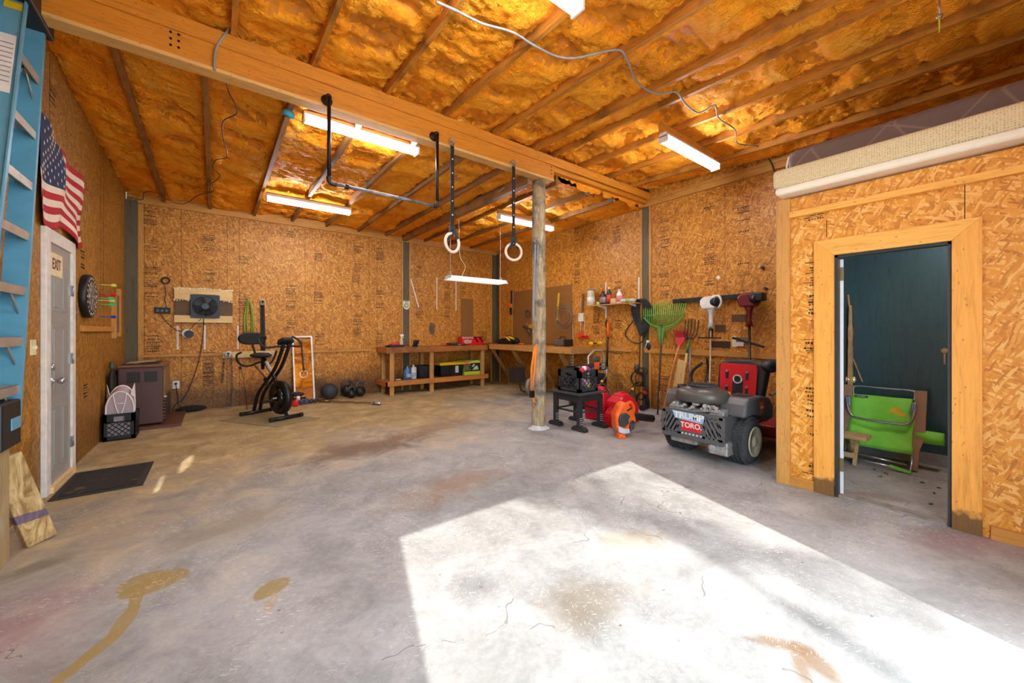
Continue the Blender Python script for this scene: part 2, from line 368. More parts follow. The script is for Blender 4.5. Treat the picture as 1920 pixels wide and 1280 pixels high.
# left wall with two narrow gaps in the boards, high up beyond the left edge of the view
g=M()
for (a,b,z0,z1) in ((YF,1.70,0,4),(2.29,YB,0,4),(1.70,2.29,0,2.20),(1.70,2.29,2.44,2.60),(1.70,2.29,3.0,4)):
    g.m=0; g.box(XL-.012,XL,a,b,z0,z1); g.m=1; g.box(XL-.05,XL-.012,a,b,z0,z1)
g.m=1
for px in (93,188,194):
    y=ox(px,500,XL).y; g.box(XL,XL+.0012,y-.003,y+.003,1.4 if px!=93 else 2.2,3.7)
g.m=2
for k,(px,a,b) in enumerate(((98,160,215),(160,720,760),(155,470,500))):
    A=ox(px,a,XL); B=ox(px,b,XL); stamp(g,('y',XL+.0012),A.y,(A.z+B.z)/2,.16,A.z-B.z,k+91)
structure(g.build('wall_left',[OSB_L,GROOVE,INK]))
# front wall around the big door opening
g=M(); HD=2.77
g.box(XL-.1,.06,YF-.1,YF,0,4); g.box(2.57,XP+.1,YF-.1,YF,0,4); g.box(  .06,2.57,YF-.1,YF,HD,4); g.box(XP+.1,XR+.1,YF-.1,YF,0,4)
structure(g.build('wall_front',OSB_B))
# partition with doorway
PY1=ox(1462,903,XP).y; DY1=ox(1565,917,XP).y; DY0=ox(1785,980,XP).y; DZ=(ox(1565,478,XP).z+ox(1785,452,XP).z)/2; PZ=ox(1462,378,XP).z
g=M(); T=.06
ps=[]
for px,y0,y1 in ((1529,402,412),(1532,490,545),(1532,552,603),(1526,636,662),(1529,727,800),(1529,805,822),(1530,870,892),(1527,560,570)):
    a=ox(px,y0,XP); b=ox(px,y1,XP); ps.append((a.y,(a.z+b.z)/2,.12,a.z-b.z))
g.box(XP,XP+T,YF,DY0,0,PZ); g.box(XP,XP+T,DY1,PY1,0,PZ); g.box(XP,XP+T,DY0,DY1,DZ,PZ)
g.m=2
for k,(u,z,wd,ht) in enumerate(ps): stamp(g,('y',XP),u,z,wd,ht,k+200)
g.m=1
ys=ox(1809,370,XP).y; g.box(XP-.001,XP,ys-.002,ys+.002,DZ+.12,PZ-.12); y2=ox(1550,450,XP).y; g.box(XP-.001,XP,y2-.002,y2+.002,ox(1550,445,XP).z,ox(1550,412,XP).z)
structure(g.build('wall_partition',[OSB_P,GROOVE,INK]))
TEAL=wood('teal_paint_wall','33545e','28444d',2,.35,False); TX=5.78
g=M(); g.box(TX,TX+.1,YF,PY1,0,PZ); structure(g.build('wall_closet_far',TEAL))
g=M(); g.box(XP+T,TX,PY1-.12,PY1-.03,0,PZ); structure(g.build('wall_closet_side',TEAL))
g=M(); g.box(XP+T,XR,YF,PY1-.03,PZ,PZ+.02); structure(g.build('ceiling_closet',OSB_P))
g=M(); g.box(TX-.015,TX,YF,PY1-.12,0,.12); structure(g.build('baseboard_closet',mt('grey_baseboard','9aa0a4',.5)))
g=M(); g.box(XP+.02,XP+T+.06,DY0,DY1,0,.014); structure(g.build('trim_threshold',mt('threshold_concrete','8d8781',.8,var=.3)))
for nm,(y0,y1) in (('a',(DY1,PY1-.08)),('b',(YF,DY0-.17))):
    g=M(); g.box(XP-.02,XP,y0,y1,0,.085); structure(g.build('baseboard_partition',LUMY))
# corner board, door casing, top rail
g=M(); g.box(XP-.022,XP,PY1-.085,PY1,0,PZ); g.box(XP-.022,XP+T,PY1,PY1+.02,0,PZ); structure(g.build('trim_corner',wood('corner_trim','c8914a','a5682c',2)))
cw=.135
g=M()
g.prism([(DY1,0),(DY1+cw,0),(DY1+cw,DZ+cw),(DY1,DZ)],(XP-.025,0,0),(0,1,0),(0,0,1),.025)
g.prism([(DY0-cw,0),(DY0,0),(DY0,DZ),(DY0-cw,DZ+cw)],(XP-.025,0,0),(0,1,0),(0,0,1),.025)
structure(g.build('trim_door_casing',PINE,bevel=.003))
g=M(); g.prism([(DY0,DZ),(DY1,DZ),(DY1+cw,DZ+cw),(DY0-cw,DZ+cw)],(XP-.025,0,0),(0,1,0),(0,0,1),.025); structure(g.build('trim_door_header',PINEY,bevel=.003))
g=M(); g.box(XP,XP+T+.01,DY1-.02,DY1,0,DZ); g.box(XP,XP+T+.01,DY0,DY0+.02,0,DZ); g.box(XP,XP+T+.01,DY0,DY1,DZ-.02,DZ); structure(g.build('trim_door_jamb',mt('dark_jamb','2d3336',.5)))
tz=ox(1480,400,XP).z
g=M(); g.box(XP-.04,XP,YF,PY1-.085,tz-.05,tz); structure(g.build('trim_top_rail',PINEY))
# posts set into the walls, edge battens, rails
def wallpost(pxa,pxb,wall,z1=4.0):
    f=oy if wall=='b' else ox; a=f(pxa,600,YB if wall=='b' else XR); b=f(pxb,600,YB if wall=='b' else XR); g=M()
    if wall=='b': g.box(a.x,b.x,YB-.012,YB+.05,0,z1)
    else: g.box(XR-.012,XR+.05,min(a.y,b.y),max(a.y,b.y),0,z1)
    structure(g.build('trim_wall_post',POSTM))
    for u in ((a,-1),(b,1)):
        g=M()
        if wall=='b': g.box(u[0].x+min(0,u[1]*.035),u[0].x+max(0,u[1]*.035),YB-.02,YB,0,3.45)
        else: g.box(XR-.02,XR,u[0].y+min(0,-u[1]*.035),u[0].y+max(0,-u[1]*.035),0,3.57)
        structure(g.build('trim_batten',LUM))
wallpost(755,767,'b'); wallpost(1205,1218,'r')
g=M(); g.box(XR-.16,XR,YB-.012,YB,0,3.45); g.box(XR-.012,XR,YB-.16,YB,0,3.45); structure(g.build('trim_corner_post',POSTM))
g=M(); g.box(XR-.195,XR-.16,YB-.02,YB,0,3.42); g.box(XR-.02,XR,YB-.195,YB-.16,0,3.42); structure(g.build('trim_corner_batten',LUM))
g=M(); g.box(XL,XL+.14,YB-.14,YB,0,3.44); structure(g.build('trim_left_corner_post',POSTM))
g=M(); g.box(XL+.14,XL+.2,YB-.02,YB,0,3.42); structure(g.build('trim_left_batten',LUM))
g=M(); g.box(XL+.14,2.72,YB-.035,YB,RAILZ-.045,RAILZ); structure(g.build('trim_back_rail',LUMX))
g=M(); g.box(XL+.14,XR-.02,YB-.04,YB,3.43,3.6); structure(g.build('trim_back_top_plate',LUMX))
g=M(); g.box(XR-.04,XR,1.3,YB-.01,3.57,3.70); g.box(XR-.055,XR,1.3,YB-.01,3.66,3.70); structure(g.build('trim_right_top_plate',LUMY))
g=M(); g.box(XR-.04,XR,1.3,5.3,RAILZ-.05,RAILZ+.04) if False else g.box(XR-.04,XR,1.3,4.03,.98,1.06); g.box(XR-.04,XR,4.3,5.9,.98,1.06); structure(g.build('trim_right_rail',LUMY))
a=ox(140,609,XL); g=M(); g.box(XL,XL+.03,6.0,7.65,1.36,1.42); structure(g.build('trim_left_ledge',LUMY))
# entrance door in the left wall
d0=ox(84,600,XL).y; d1=ox(126,600,XL).y; dz=ox(126,474,XL).z; GD=mt('door_paint','9c9c98',.4,var=.06,vs=3)
g=M(); X0=XL
g.box(X0,X0+.02,d0,d1,.05,dz)
door=g.build('door_1',GD); structure(door)
W=d1-d0; g=M()
for (u0,u1,q0,q1) in ((.13,.46,.08,.28),(.54,.87,.08,.28),(.13,.46,.34,.62),(.54,.87,.34,.62),(.13,.46,.68,.94),(.54,.87,.68,.94)):
    ya,yb=d0+W*u0,d0+W*u1; za,zb=.05+(dz-.05)*(1-q1),.05+(dz-.05)*(1-q0)
    for e,k in ((0,.004),(.035,.009)):
        g.box(X0+.02,X0+.02+k,ya+e,yb-e,za+e,zb-e)
structure(g.build('door_panel',GD,door,bevel=.004))
g=M(); cs=.11
g.box(X0,X0+.035,d0-cs,d0,0,dz+cs); g.box(X0,X0+.035,d1,d1+cs,0,dz+cs); g.box(X0,X0+.035,d0,d1,dz,dz+cs); structure(g.build('trim_entrance_casing',WHITE,bevel=.004))
g=M(); g.box(X0+.001,X0+.055,d0-.02,d1+.02,0,.05); structure(g.build('trim_sill',wood('sill_wood','e3c48c','b08a52',1)))
g=M()
for z in (.3,1.1,1.75):
    g.cyl((X0+.035,d1+.012,z-.05),(X0+.035,d1+.012,z+.05),.008,n=10); g.box(X0+.02,X0+.037,d1-.03,d1+.035,z-.05,z+.05)
structure(g.build('door_hinge',STEEL,door))
kb=ox(92,719,XL+.06); g=M(); g.lathe([(.035,0),(.035,.008),(.012,.012),(.012,.035),(.026,.05),(.03,.065),(.022,.08),(.002,.085)],(X0+.02,d0+.06,kb.z),(1,0,0)); g.lathe([(.03,0),(.028,.02),(.002,.024)],(X0+.02,d0+.06,ox(90,688,XL).z),(1,0,0)); structure(g.build('door_knob',STEEL,door))
# ---------------------------------------------------------------- roof: joists, beam, spray foam
YBM=4.0
def zJ(x,y):
    if y<=YBM+.05: return 3.80-.045*(YBM-y)
    s=.066*max(0,min(1,(.6-x)/1.6)); return 3.50+s*(YB-y)
farx=[oy(px,400,8.6).x for px in (308,394,477,548,612,672,724)]+[oy(754,450,8.6).x+.05]+[oy(px,460,8.6).x for px in (797,842,883)]
nearx=[-.62,.12,.72,1.40,2.07,2.76,3.42,3.74,4.35,4.97,5.6]
lab={0:'far-side ceiling joist'}
from collections import OrderedDict
order=['first','second','third','fourth','fifth','sixth','seventh','eighth','ninth','tenth','eleventh','twelfth']
for i,x in enumerate(farx):
    big=(i==7); g=M(); w_=.045 if not big else .09; h_=.15
    za=zJ(x,YBM+.06)-(.1 if big else 0); zb=zJ(x,8.6)-(.06 if big else 0)
    g.bar((x,YBM+.10,za+h_/2),(x,YB-.04,zb+h_/2),w_,h_)
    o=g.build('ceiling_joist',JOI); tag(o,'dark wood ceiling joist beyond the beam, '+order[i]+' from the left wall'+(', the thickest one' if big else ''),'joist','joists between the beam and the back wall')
for i,x in enumerate(nearx):
    g=M(); g.bar((x,YF,zJ(x,YF)+.07),(x,YBM+.14,3.80+.07),.04,.14)
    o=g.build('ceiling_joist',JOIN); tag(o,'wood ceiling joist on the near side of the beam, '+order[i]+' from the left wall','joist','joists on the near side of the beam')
g=M(); g.box(XL+.0,3.78,YBM-.045,YBM+.0,3.50,3.80); g.box(XL,3.78,YBM+.0,YBM+.09,3.53,3.80); g.box(3.78,XR-.02,YBM-.02,YBM+.07,3.62,3.80); g.box(XL,XR-.02,YBM-.07,YBM-.045,3.68,3.80)
g.m=1; g.box(XL,3.78,YBM-.045,YBM+.09,3.47,3.50)
bmo=g.build('support_beam',[BEAMW,wood('beam_edge','d9a862','b9853f',0)],bevel=.004); tag(bmo,'long orange-stained wooden beam crossing the ceiling from wall to wall','beam')
g=M()
for x in (nearx[8]-.7,): pass
for px,py in ((1100,345),(1143,365)):
    q=oy(px,py,YBM+.1); g.box(q.x-.05,q.x+.06,YBM+.095,YBM+.10,3.5,3.62)
    g.box(q.x+.055,q.x+.06,YBM+.1,YBM+.17,3.5,3.62)
g.build('joist_hanger',mt('galvanised','9a9c9c',.4,.7),bmo)
g=M()
for px in (320,335,1034):
    q=oy(px,0,YBM-.046)
    for dz_ in (0,.05,.1): g.cyl((q.x,YBM-.05,3.56+dz_),(q.x,YBM-.045,3.56+dz_),.009,n=8)
g.build('bolt_head',DARK,bmo)
# foam
def foam(name,xs,y0,y1,near):
    g=M(); st=.032
    for a,b in zip(xs[:-1],xs[1:]):
        nx=max(3,int((b-a)/st)); ny=int((y1-y0)/st); vs=[]; fs=[]; pks=[]
        ph=random.uniform(0,10); per=.62
        for i in range(nx+1):
            u=i/nx; x=a+(b-a)*u
            for j in range(ny+1):
                y=y0+(y1-y0)*j/ny
                e=min(u,1-u)*(b-a)                      # distance to the nearest joist
                n_=noise.noise(V((x*1.7,y*1.7,ph))); n2_=noise.noise(V((x*5,y*7,ph+3))); n3_=noise.noise(V((x*14,y*20,ph+7)))
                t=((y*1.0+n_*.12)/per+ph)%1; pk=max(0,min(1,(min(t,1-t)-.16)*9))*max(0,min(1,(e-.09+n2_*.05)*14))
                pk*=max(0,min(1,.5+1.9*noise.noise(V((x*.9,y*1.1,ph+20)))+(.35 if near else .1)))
                side=1-min(1,e/.07)
                side2=max(0,min(1,(u-.80-.12*n2_)*9)) if near else 0
                cr1=max(0,1-abs(n2_+.3*n3_)*7); cr2=max(0,1-abs(noise.noise(V((x*4,y*9,ph+11))))*6)
                d=.05+.065*pk+.045*n_+.02*n2_+.014*n3_+.04*cr1*(.5+n_)+.028*cr2
                d+=.035*side*(1 if n2_<.05 else .2)+.045*side2*(1 if n_<.12 else 0)
                if near and u>.5: d+=.02*(u-.5)
                z=zJ(x,y)+max(d-(.03 if near else 0),.012)
                vs.append((x,y,z)); pks.append(pk+n3_*.4)
        for i in range(nx):
            for j in range(ny): fs.append((i*(ny+1)+j,i*(ny+1)+j+1,(i+1)*(ny+1)+j+1,(i+1)*(ny+1)+j))
        g.add(vs,fs,True)
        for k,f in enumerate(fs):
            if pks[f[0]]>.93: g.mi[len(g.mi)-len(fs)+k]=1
    return structure(g.build(name,[FOAM,POCKET]))
m=N('spray_foam'); p=m.pos(); a=m.noise(p,1.6,4,.6,.5); b=m.noise(p,9,5,.65,.8); c=m.noise(m.map(p,(1,.35,1)),4,3,.5,1.5)
f=m.math('ADD',m.math('MULTIPLY',a,.5),m.math('ADD',m.math('MULTIPLY',b,.25),m.math('MULTIPLY',c,.25)))
sz=m.n('SeparateXYZ'); m.l(p,sz.inputs[0])
colr=m.ramp(f,[(.33,lin('f0861a')),(.45,lin('fe9a22')),(.56,lin('ffaa30')),(.7,lin('ffc254'))])
m.col(colr); m.p.inputs['Roughness'].default_value=.58; m.p.inputs['Specular IOR Level'].default_value=.1
m.bump(m.math('ADD',m.math('MULTIPLY',b,.8),m.noise(p,28,4,.6,.4)),1.0,.035); FOAM=m.mat
POCKET=mt('brown_pocket_foam','d07c1c',.5,var=.25,vs=9,bump=.6,bs=18)  # browner material for the faces in the deepest foam pockets
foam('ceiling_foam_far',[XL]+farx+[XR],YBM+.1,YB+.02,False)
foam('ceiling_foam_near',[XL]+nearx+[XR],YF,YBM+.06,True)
g=M(); g.box(XL-.2,XR+.2,YF-.1,YB+.2,4.02,4.12); structure(g.build('ceiling',JOI))
# ================================================================ LAMPS AND CEILING THINGS
def emis(name,c,s):
    m=N(name); m.col(lin('ffffff')); m.p.inputs['Emission Color'].default_value=lin(c); m.p.inputs['Emission Strength'].default_value=s; return m.mat
TUBE=emis('lit_tube','eef6ff',62); 
def fixture(x0,x1,y,z,label,board=True,n=2):
    r=thing('ceiling_light',label,'ceiling light',((x0+x1)/2,y,z),'fluorescent strip lights')
    g=M(); g.prism([(-.06,0),(-.035,.045),(.035,.045),(.06,0),(.045,-.004),(-.045,-.004)],(x0,y,z+.045),(0,1,0),(0,0,1),x1-x0)
    g.box(x0,x0+.018,y-.055,y+.055,z-.02,z+.05); g.box(x1-.018,x1,y-.055,y+.055,z-.02,z+.05)
    g.build('housing',WHITE,r)
    for k in range(n):
        yy=y+(k-(n-1)/2)*.06
        g=M(); g.cyl((x0+.02,yy,z+.005),(x1-.02,yy,z+.005),.019,n=14); g.build('tube',TUBE,r)
    if board:
        g=M(); zt=max(z+.10,min(zJ((x0+x1)/2,y),z+.3)); g.box(x0+.01,x1-.01,y+.03,y+.06,z+.09,zt); g.build('mounting_board',LUMX,r)
    return r
fixture(.69,1.90,4.31,3.46,'fluorescent light mounted right beside the beam, above the pull-up bar')
fixture(.61,1.84,6.95,3.37,'fluorescent light nearest the back wall, above the exercise bike')
fixture(3.90,5.18,5.47,3.32,'fluorescent light partly hidden behind the round pole')
fixture(3.98,5.24,2.41,3.50,'fluorescent light above the riding mower, on the near side of the beam')
fixture(.72,1.95,1.80,3.52,'fluorescent light cut off by the top edge of the view')
# shop light on chains
zz=2.33; yy=6.45; xa=oy(840,525,yy).x; xb=oy(944,525,yy).x
r=thing('hanging_shop_light','white reflector shop light hanging on thin chains over the workbench','shop light',((xa+xb)/2,yy,zz))
g=M(); g.prism([(-.16,0),(-.07,.075),(.07,.075),(.16,0),(.155,0),(.066,.069),(-.066,.069),(-.155,0)],(xa,yy,zz),(0,1,0),(0,0,1),xb-xa)
g.box(xa,xa+.004,yy-.12,yy+.12,zz+.01,zz+.07); g.box(xb-.004,xb,yy-.12,yy+.12,zz+.01,zz+.07); g.build('reflector',mt('lamp_white','f0eee8',.4,var=.02),r)
for k in (-1,1):
    g=M(); g.cyl((xa+.03,yy+k*.05,zz+.03),(xb-.03,yy+k*.05,zz+.03),.018,n=12); g.build('tube',emis('lit_tube_soft','fff6e8',4.5),r)
for x in (xa+.05,xb-.08):
    g=M(); g.tube([(x,yy,zz+.07),(x,yy,zJ(x,yy)+.02)],.004,5); g.tube([(x,yy-.07,zz+.05),(x,yy,zz+.16),(x,yy+.07,zz+.05)],.003,5)
    g.build('chain',mt('thin_white_chain','cfcac0',.5),r)
g=M(); x=xa+.28; g.tube(smooth([(x-.05,yy,zJ(x,yy)),(x-.04,yy,zz+.75),(x-.02,yy,zz+.45),(x+.09,yy,zz+.28),(x+.03,yy,zz+.12),(x,yy,zz+.07)]),.006,6); g.build('power_cord',mt('beige_cord','d8c9a0',.6),r)
# gymnastic rings
for px,lb in ((848,'white gymnastic ring hanging on a black strap, the one nearer the pull-up bar'),(963,'white gymnastic ring hanging on a black strap, the one nearer the round pole')):
    q=oy(px,(455 if px==848 else 472),3.93); top=oy(px,(266 if px==848 else 306),3.93)
    r=thing('gymnastic_ring',lb,'gym ring',(q.x,3.93,q.z-.12),'gymnastic rings')
    g=M(); ax=V((-.25,.95,0)) if px==848 else V((.35,.94,0)); g.torus((q.x,3.93,q.z),.105,.0165,ax); g.build('ring',mt('ring_wood','f0ddd0',.45,var=.05),r)
    g=M(); g.m=0; g.box(q.x-.022,q.x+.022,3.925,3.932,q.z+.16,top.z-.03); g.box(q.x-.018,q.x+.026,3.934,3.94,q.z+.15,top.z-.04)
    g.build('strap',mt('black_webbing','18181b',.8),r)
    for k in range(1,6):
        g=M(); zk=q.z+.16+(top.z-q.z-.2)*k/6; g.box(q.x-.007,q.x+.007,3.9235,3.925,zk-.008,zk+.008); g.build('strap_mark',WHITE,r)
    g=M(); g.box(q.x-.035,q.x+.035,3.915,3.95,q.z+.125,q.z+.19); g.bar((q.x-.01,3.925,q.z+.15),(q.x-.06,3.915,q.z+.03),.04,.006,(0,1,0)); g.bar((q.x+.01,3.925,q.z+.15),(q.x+.07,3.92,q.z+.05),.04,.006,(0,1,0))
    g.torus((q.x,3.93,q.z+.115),.03,.012,(1,0,0),16,6); g.build('buckle_strap',mt('charcoal_webbing','24262a',.7),r)
    g=M(); g.torus((q.x,3.93,top.z-.01),.032,.006,(0,1,0),20,6); g.cyl((q.x,3.93,top.z+.02),(q.x,3.955,top.z+.02),.02,n=12); g.tube([(q.x-.02,3.93,top.z+.015),(q.x,3.93,top.z+.045),(q.x+.02,3.93,top.z+.015)],.007,6); g.build('carabiner',STEEL,r)
# pull-up bar
a=oy(617,180,3.86); b=oy(820,250,3.86); zb=2.73
r=thing('pull_up_bar','black steel pipe pull-up bar bolted to the face of the beam','pull-up bar',((a.x+b.x)/2,3.86,zb))
IRON=mt('black_iron','231f1f',.4,.6,var=.4)
for x,z in ((a.x,a.z),(b.x,b.z)):
    g=M(); g.lathe([(.05,0),(.05,.008),(.022,.012),(.022,.05)],(x,3.953,z),(0,-1,0)); g.sph((x,3.875,z),.028); g.cyl((x,3.91,z),(x,3.865,z),.022); g.build('flange',mt('brown_iron','3c2a24',.5,.5),r)
for x,z in ((a.x,a.z),(b.x,b.z)):
    g=M(); g.cyl((x,3.86,z-.01),(x,3.86,zb+.03),.017,n=12); g.build('upright_pipe',IRON,r)
g=M(); g.cyl((a.x,3.86,zb),(b.x,3.86,zb),.016,n=12); g.build('grip_pipe',mt('worn_pipe','7c7c80',.4,.5,var=.7,vs=9),r)
ELB=mt('brown_iron','3c2a24',.5,.5)
g=M(); g.tube(smooth([(a.x,3.86,zb+.06),(a.x,3.86,zb+.02),(a.x+.02,3.86,zb),(a.x+.06,3.86,zb)]),.023,10); g.build('elbow',ELB,r); g=M(); g.cyl((a.x+.14,3.86,zb),(a.x+.17,3.86,zb),.025); g.build('pipe_union',ELB,r); g=M(); g.tube(smooth([(b.x,3.86,zb+.05),(b.x,3.86,zb+.015),(b.x-.015,3.86,zb),(b.x-.05,3.86,zb)]),.023,10); g.build('elbow',mt('brown_iron','3c2a24',.5,.5),r)
# cables
def cable(pts,label,cat='cable',rad=.008,c='77787c',name='cable',drop=.03):
    P=[]
    for px,py in pts:
        q=oz(px,py,3.7)
        for _ in range(4): q=oz(px,py,zJ(q.x,q.y)-drop)
        P.append(q)
    g=M(); g.tube(smooth(P,6),rad,6); o=g.build(name,mt(name+c,c,.5)); tag(o,label,cat); return o
cable([(818,3),(856,20),(905,44),(960,60),(1000,84),(1040,104),(1075,109),(1120,100),(1162,94),(1178,118),(1190,148),(1212,168),(1235,176),(1268,173),(1285,195),(1310,211),(1341,196)],'long grey cable looping from joist to joist across the near ceiling',rad=.009,c='8e9094')
cable([(1342,197),(1348,222),(1378,243),(1382,268),(1422,274)],'short grey cable run sagging beyond the light above the mower',rad=.007,c='6f6a66')
q=[ox(px,py,XR-.06) for px,py in ((1424,273),(1437,292),(1446,305),(1452,322))]
g=M(); g.tube(smooth(q),.009,6); tag(g.build('cable',mt('cable_dark','3b342e',.6)),'dark cable dropping down the right wall behind the cream box spring','cable')
P=[oy(436,0,3.9)+V((0,-.2,0)),oy(436,30,3.93),oy(428,55,3.93),oy(408,85,3.93),oy(402,110,3.93),oy(403,132,3.94)]
g=M(); g.tube(smooth(P),.009,6); tag(g.build('cable',mt('cable8e9094','8e9094',.5)),'grey cable hanging over the left part of the beam','cable')
cable([(423,140),(428,170),(445,210),(420,226),(417,250),(425,282),(424,296),(405,300),(400,315),(412,330),(398,345),(400,358),(372,366),(345,382),(312,374),(295,362),(272,360),(266,374),(240,368)],'thin dark cable snaking along the far ceiling into the left corner',rad=.006,c='4a4038',drop=.02)
cable([(945,352),(920,372),(905,384),(885,400),(862,412)],'thin white cable along a joist above the gymnastic rings',rad=.005,c='cfc6b8',drop=.02)
# blue socket on the joist
q=oy(540,214,4.35); r=thing('light_socket','blue plastic light socket box on a joist left of the strip light','socket',(q.x,4.35,q.z-.04))
g=M(); g.lathe([(.03,0),(.055,.01),(.05,.05),(.02,.07)],(q.x,4.35,q.z-.03),(.2,-.3,.9)); g.build('socket_box',mt('socket_blue','3aa0cc',.4),r)
g=M(); g.cyl((q.x,4.345,q.z-.035),(q.x,4.34,q.z-.028),.025); g.build('socket_face',GREYP,r)
g=M(); g.tube(smooth([(q.x+.01,4.36,q.z+.03),(q.x+.05,4.36,q.z+.09),(q.x+.04,4.38,q.z+.15)]),.004,5); g.tube(smooth([(q.x+.02,4.36,q.z+.02),(q.x+.1,4.35,q.z+.12),(q.x+.06,4.35,q.z+.2)]),.004,5); g.build('wire',mt('beige_cord','d8c9a0',.6),r)
q=oz(1762,20,3.55); r=thing('hanging_hook','small metal hook with a yellow-green wire dangling from the ceiling','hook',(q.x,q.y,3.38))
g=M(); g.tube([(q.x,q.y,3.66),(q.x,q.y,3.56),(q.x+.02,q.y,3.54),(q.x+.02,q.y,3.5),(q.x-.01,q.y,3.49)],.006,6); g.sph((q.x,q.y,3.51),.018); g.build('hook',STEEL,r)
g=M(); g.tube(smooth([(q.x-.01,q.y,3.52),(q.x-.02,q.y,3.47),(q.x-.01,q.y,3.43),(q.x-.03,q.y,3.39)]),.005,5); g.build('wire',mt('yellow_wire','c8cc30',.5),r)
# round pole with its hardware
pc=oz(1013,803); R0=.097
pole=thing('round_wooden_pole','round weathered wooden pole standing on the slab under the beam','pole',(pc.x,pc.y+.02,0))
cx,cy=pc.x,pc.y+.03
m=N('pole_bark'); p=m.pos(); q1=m.noise(m.map(p,(9,9,1.6)),1.6,6,.7,1.5); q2=m.noise(p,2.6,4,.6); q3=m.noise(m.map(p,(30,30,5)),1.5,4)
c=m.ramp(m.math('ADD',m.math('MULTIPLY',q1,.7),m.math('MULTIPLY',q3,.3)),[(.3,lin('6f5f4a')),(.5,lin('ab9674')),(.68,lin('d2c4a8'))]); c=m.mix(m.ramp(q2,[(.46,(0,0,0,1)),(.57,(.8,.8,.8,1))]),c,lin('4c4a48'))
m.col(c); m.p.inputs['Roughness'].default_value=.75; m.bump(q1,.4,.01)
g=M(); pts=[];rs_=[]
for i in range(25):
    z=3.47*i/24; pts.append((cx+.006*sin(z*2.1),cy+.006*cos(z*1.7),z)); rs_.append(R0*(1.0+.03*sin(z*5)+.12*max(0,1-z*1.2)*0-.012*z))
g.tube(pts,rs_,28); g.build('log',m.mat,pole)
g=M(); g.lathe([(.14,0),(.13,.006),(.10,.014),(.088,.05),(.08,.052)],(cx,cy,0),n=20,sx=1.15); structure(g.build('trim_pole_mortar',mt('mortar','cfd0d2',.9,var=.2,bump=.6,bs=30)))
def onpole(px,py): return oy(px,py,cy-.07)
for py in (452,495,640,757):
    g=M(); q=onpole(1007 if py<700 else 1003,py); g.torus(q,.03,.005,(.8,.5,.2),18,6); g.cyl(q+V((.0,0,.02)),q+V((.045,.03,.02)),.012,n=8); g.cyl(q+V((-.005,-.005,-.02)),q+V((-.005,-.005,.012)),.009,n=8)
    g.build('eye_hook',STEEL,pole)
g=M(); pts=[onpole(1004,458),onpole(1002,520),onpole(1000,580),onpole(1002,604)]
g.tube(smooth(pts),.017,8,flat=.35); pts=[onpole(1009,458),onpole(1006,530),onpole(1001,565),onpole(1002,606)]
g.tube(smooth(pts),.014,8,flat=.35); tag(g.build('rubber_band',mt('grey_band','8a8c90',.6)),'grey resistance band hanging from the hooks on the round pole','resistance band')
r=thing('ratchet_strap','orange ratchet strap hooked along the lower part of the round pole','strap',onpole(998,760))
g=M(); g.tube([onpole(1006,645),onpole(1002,700),onpole(997,732)],.022,6,flat=.2); g.tube([onpole(1003,648),onpole(997,690),onpole(996,730)],.02,6,flat=.2); g.tube([onpole(998,738),onpole(1000,748),onpole(1003,756)],.022,6,flat=.3); g.build('webbing',mt('orange_webbing','f08a28',.7),r)
g=M(); q=onpole(997,735); g.box(q.x-.03,q.x+.025,q.y-.03,q.y+.01,q.z-.07,q.z+.02); g.build('ratchet',DARK,r)
g=M(); g.tube([onpole(1001,700),onpole(1000,735)],.006,5); g.build('ratchet_lever',mt('lilac_strap','b08ab0',.5),r)
# ================================================================ LEFT SIDE
BLUE=mt('fibreglass_blue','5f9db8',.35,var=.08,vs=6); ALU=mt('ladder_aluminium','b0a494',.42,.5,var=.15)
XFr,XBk=-.95,-1.06
def ly(px,py,X=XFr): return ox(px,py,X)
ft,fb=ly(85,20),ly(33,815); nt,nb=ly(52,0),ly(0,430); 
nb2=nt+(nb-nt)*((nt.z-.70)/(nt.z-nb.z)); ft=ft+(ft-fb)*.03
r=thing('step_ladder','tall blue fibreglass step ladder hanging folded against the left wall','ladder',(-1.0,3.6,.66))
def rail(a,b,X0_,X1_,nm,inner):
    g=M(); 
    for (u,wd) in (((X0_+X1_)/2,abs(X1_-X0_)),):
        A=V((u,a.y,a.z)); B=V((u,b.y,b.z)); g.bar(A,B,wd,.006,(0,1,0)) if False else None
        d=(B-A).normalized(); yv=V((0,1,0)); 
        for xx,ww,oy_ in ((u,wd,0),):
            g.bar(A,B,ww,.008,(0,1,0))
        for xe in (X0_,X1_):
            g.bar(V((xe,a.y+inner*.012,a.z)),V((xe,b.y+inner*.012,b.z)),.008,.032,(0,1,0))
    return g.build(nm,BLUE,r)
rail(ft,fb,XFr,XFr-.10,'front_rail',1); rail(nt,nb2,XFr,XFr-.10,'front_rail',-1)
rail(ft+V((0,-.04,-.1)),fb+V((0,-.04,.25)),XBk-.06,XBk,'rear_rail',1); rail(nt+V((0,.05,-.1)),nb2+V((0,.05,.2)),XBk-.06,XBk,'rear_rail',-1)
def lerp(a,b,z): t=(a.z-z)/(a.z-b.z); return a+(b-a)*t
for k,z in enumerate((3.02,2.72,2.42,2.12,1.78,1.36,1.01)):
    pass
zs=[]
for (py,px) in ((150,78),(250,70),(345,64),(438,58),(540,52),(633,45),(722,38)):
    q=ly(px,py); zs.append(q.z)
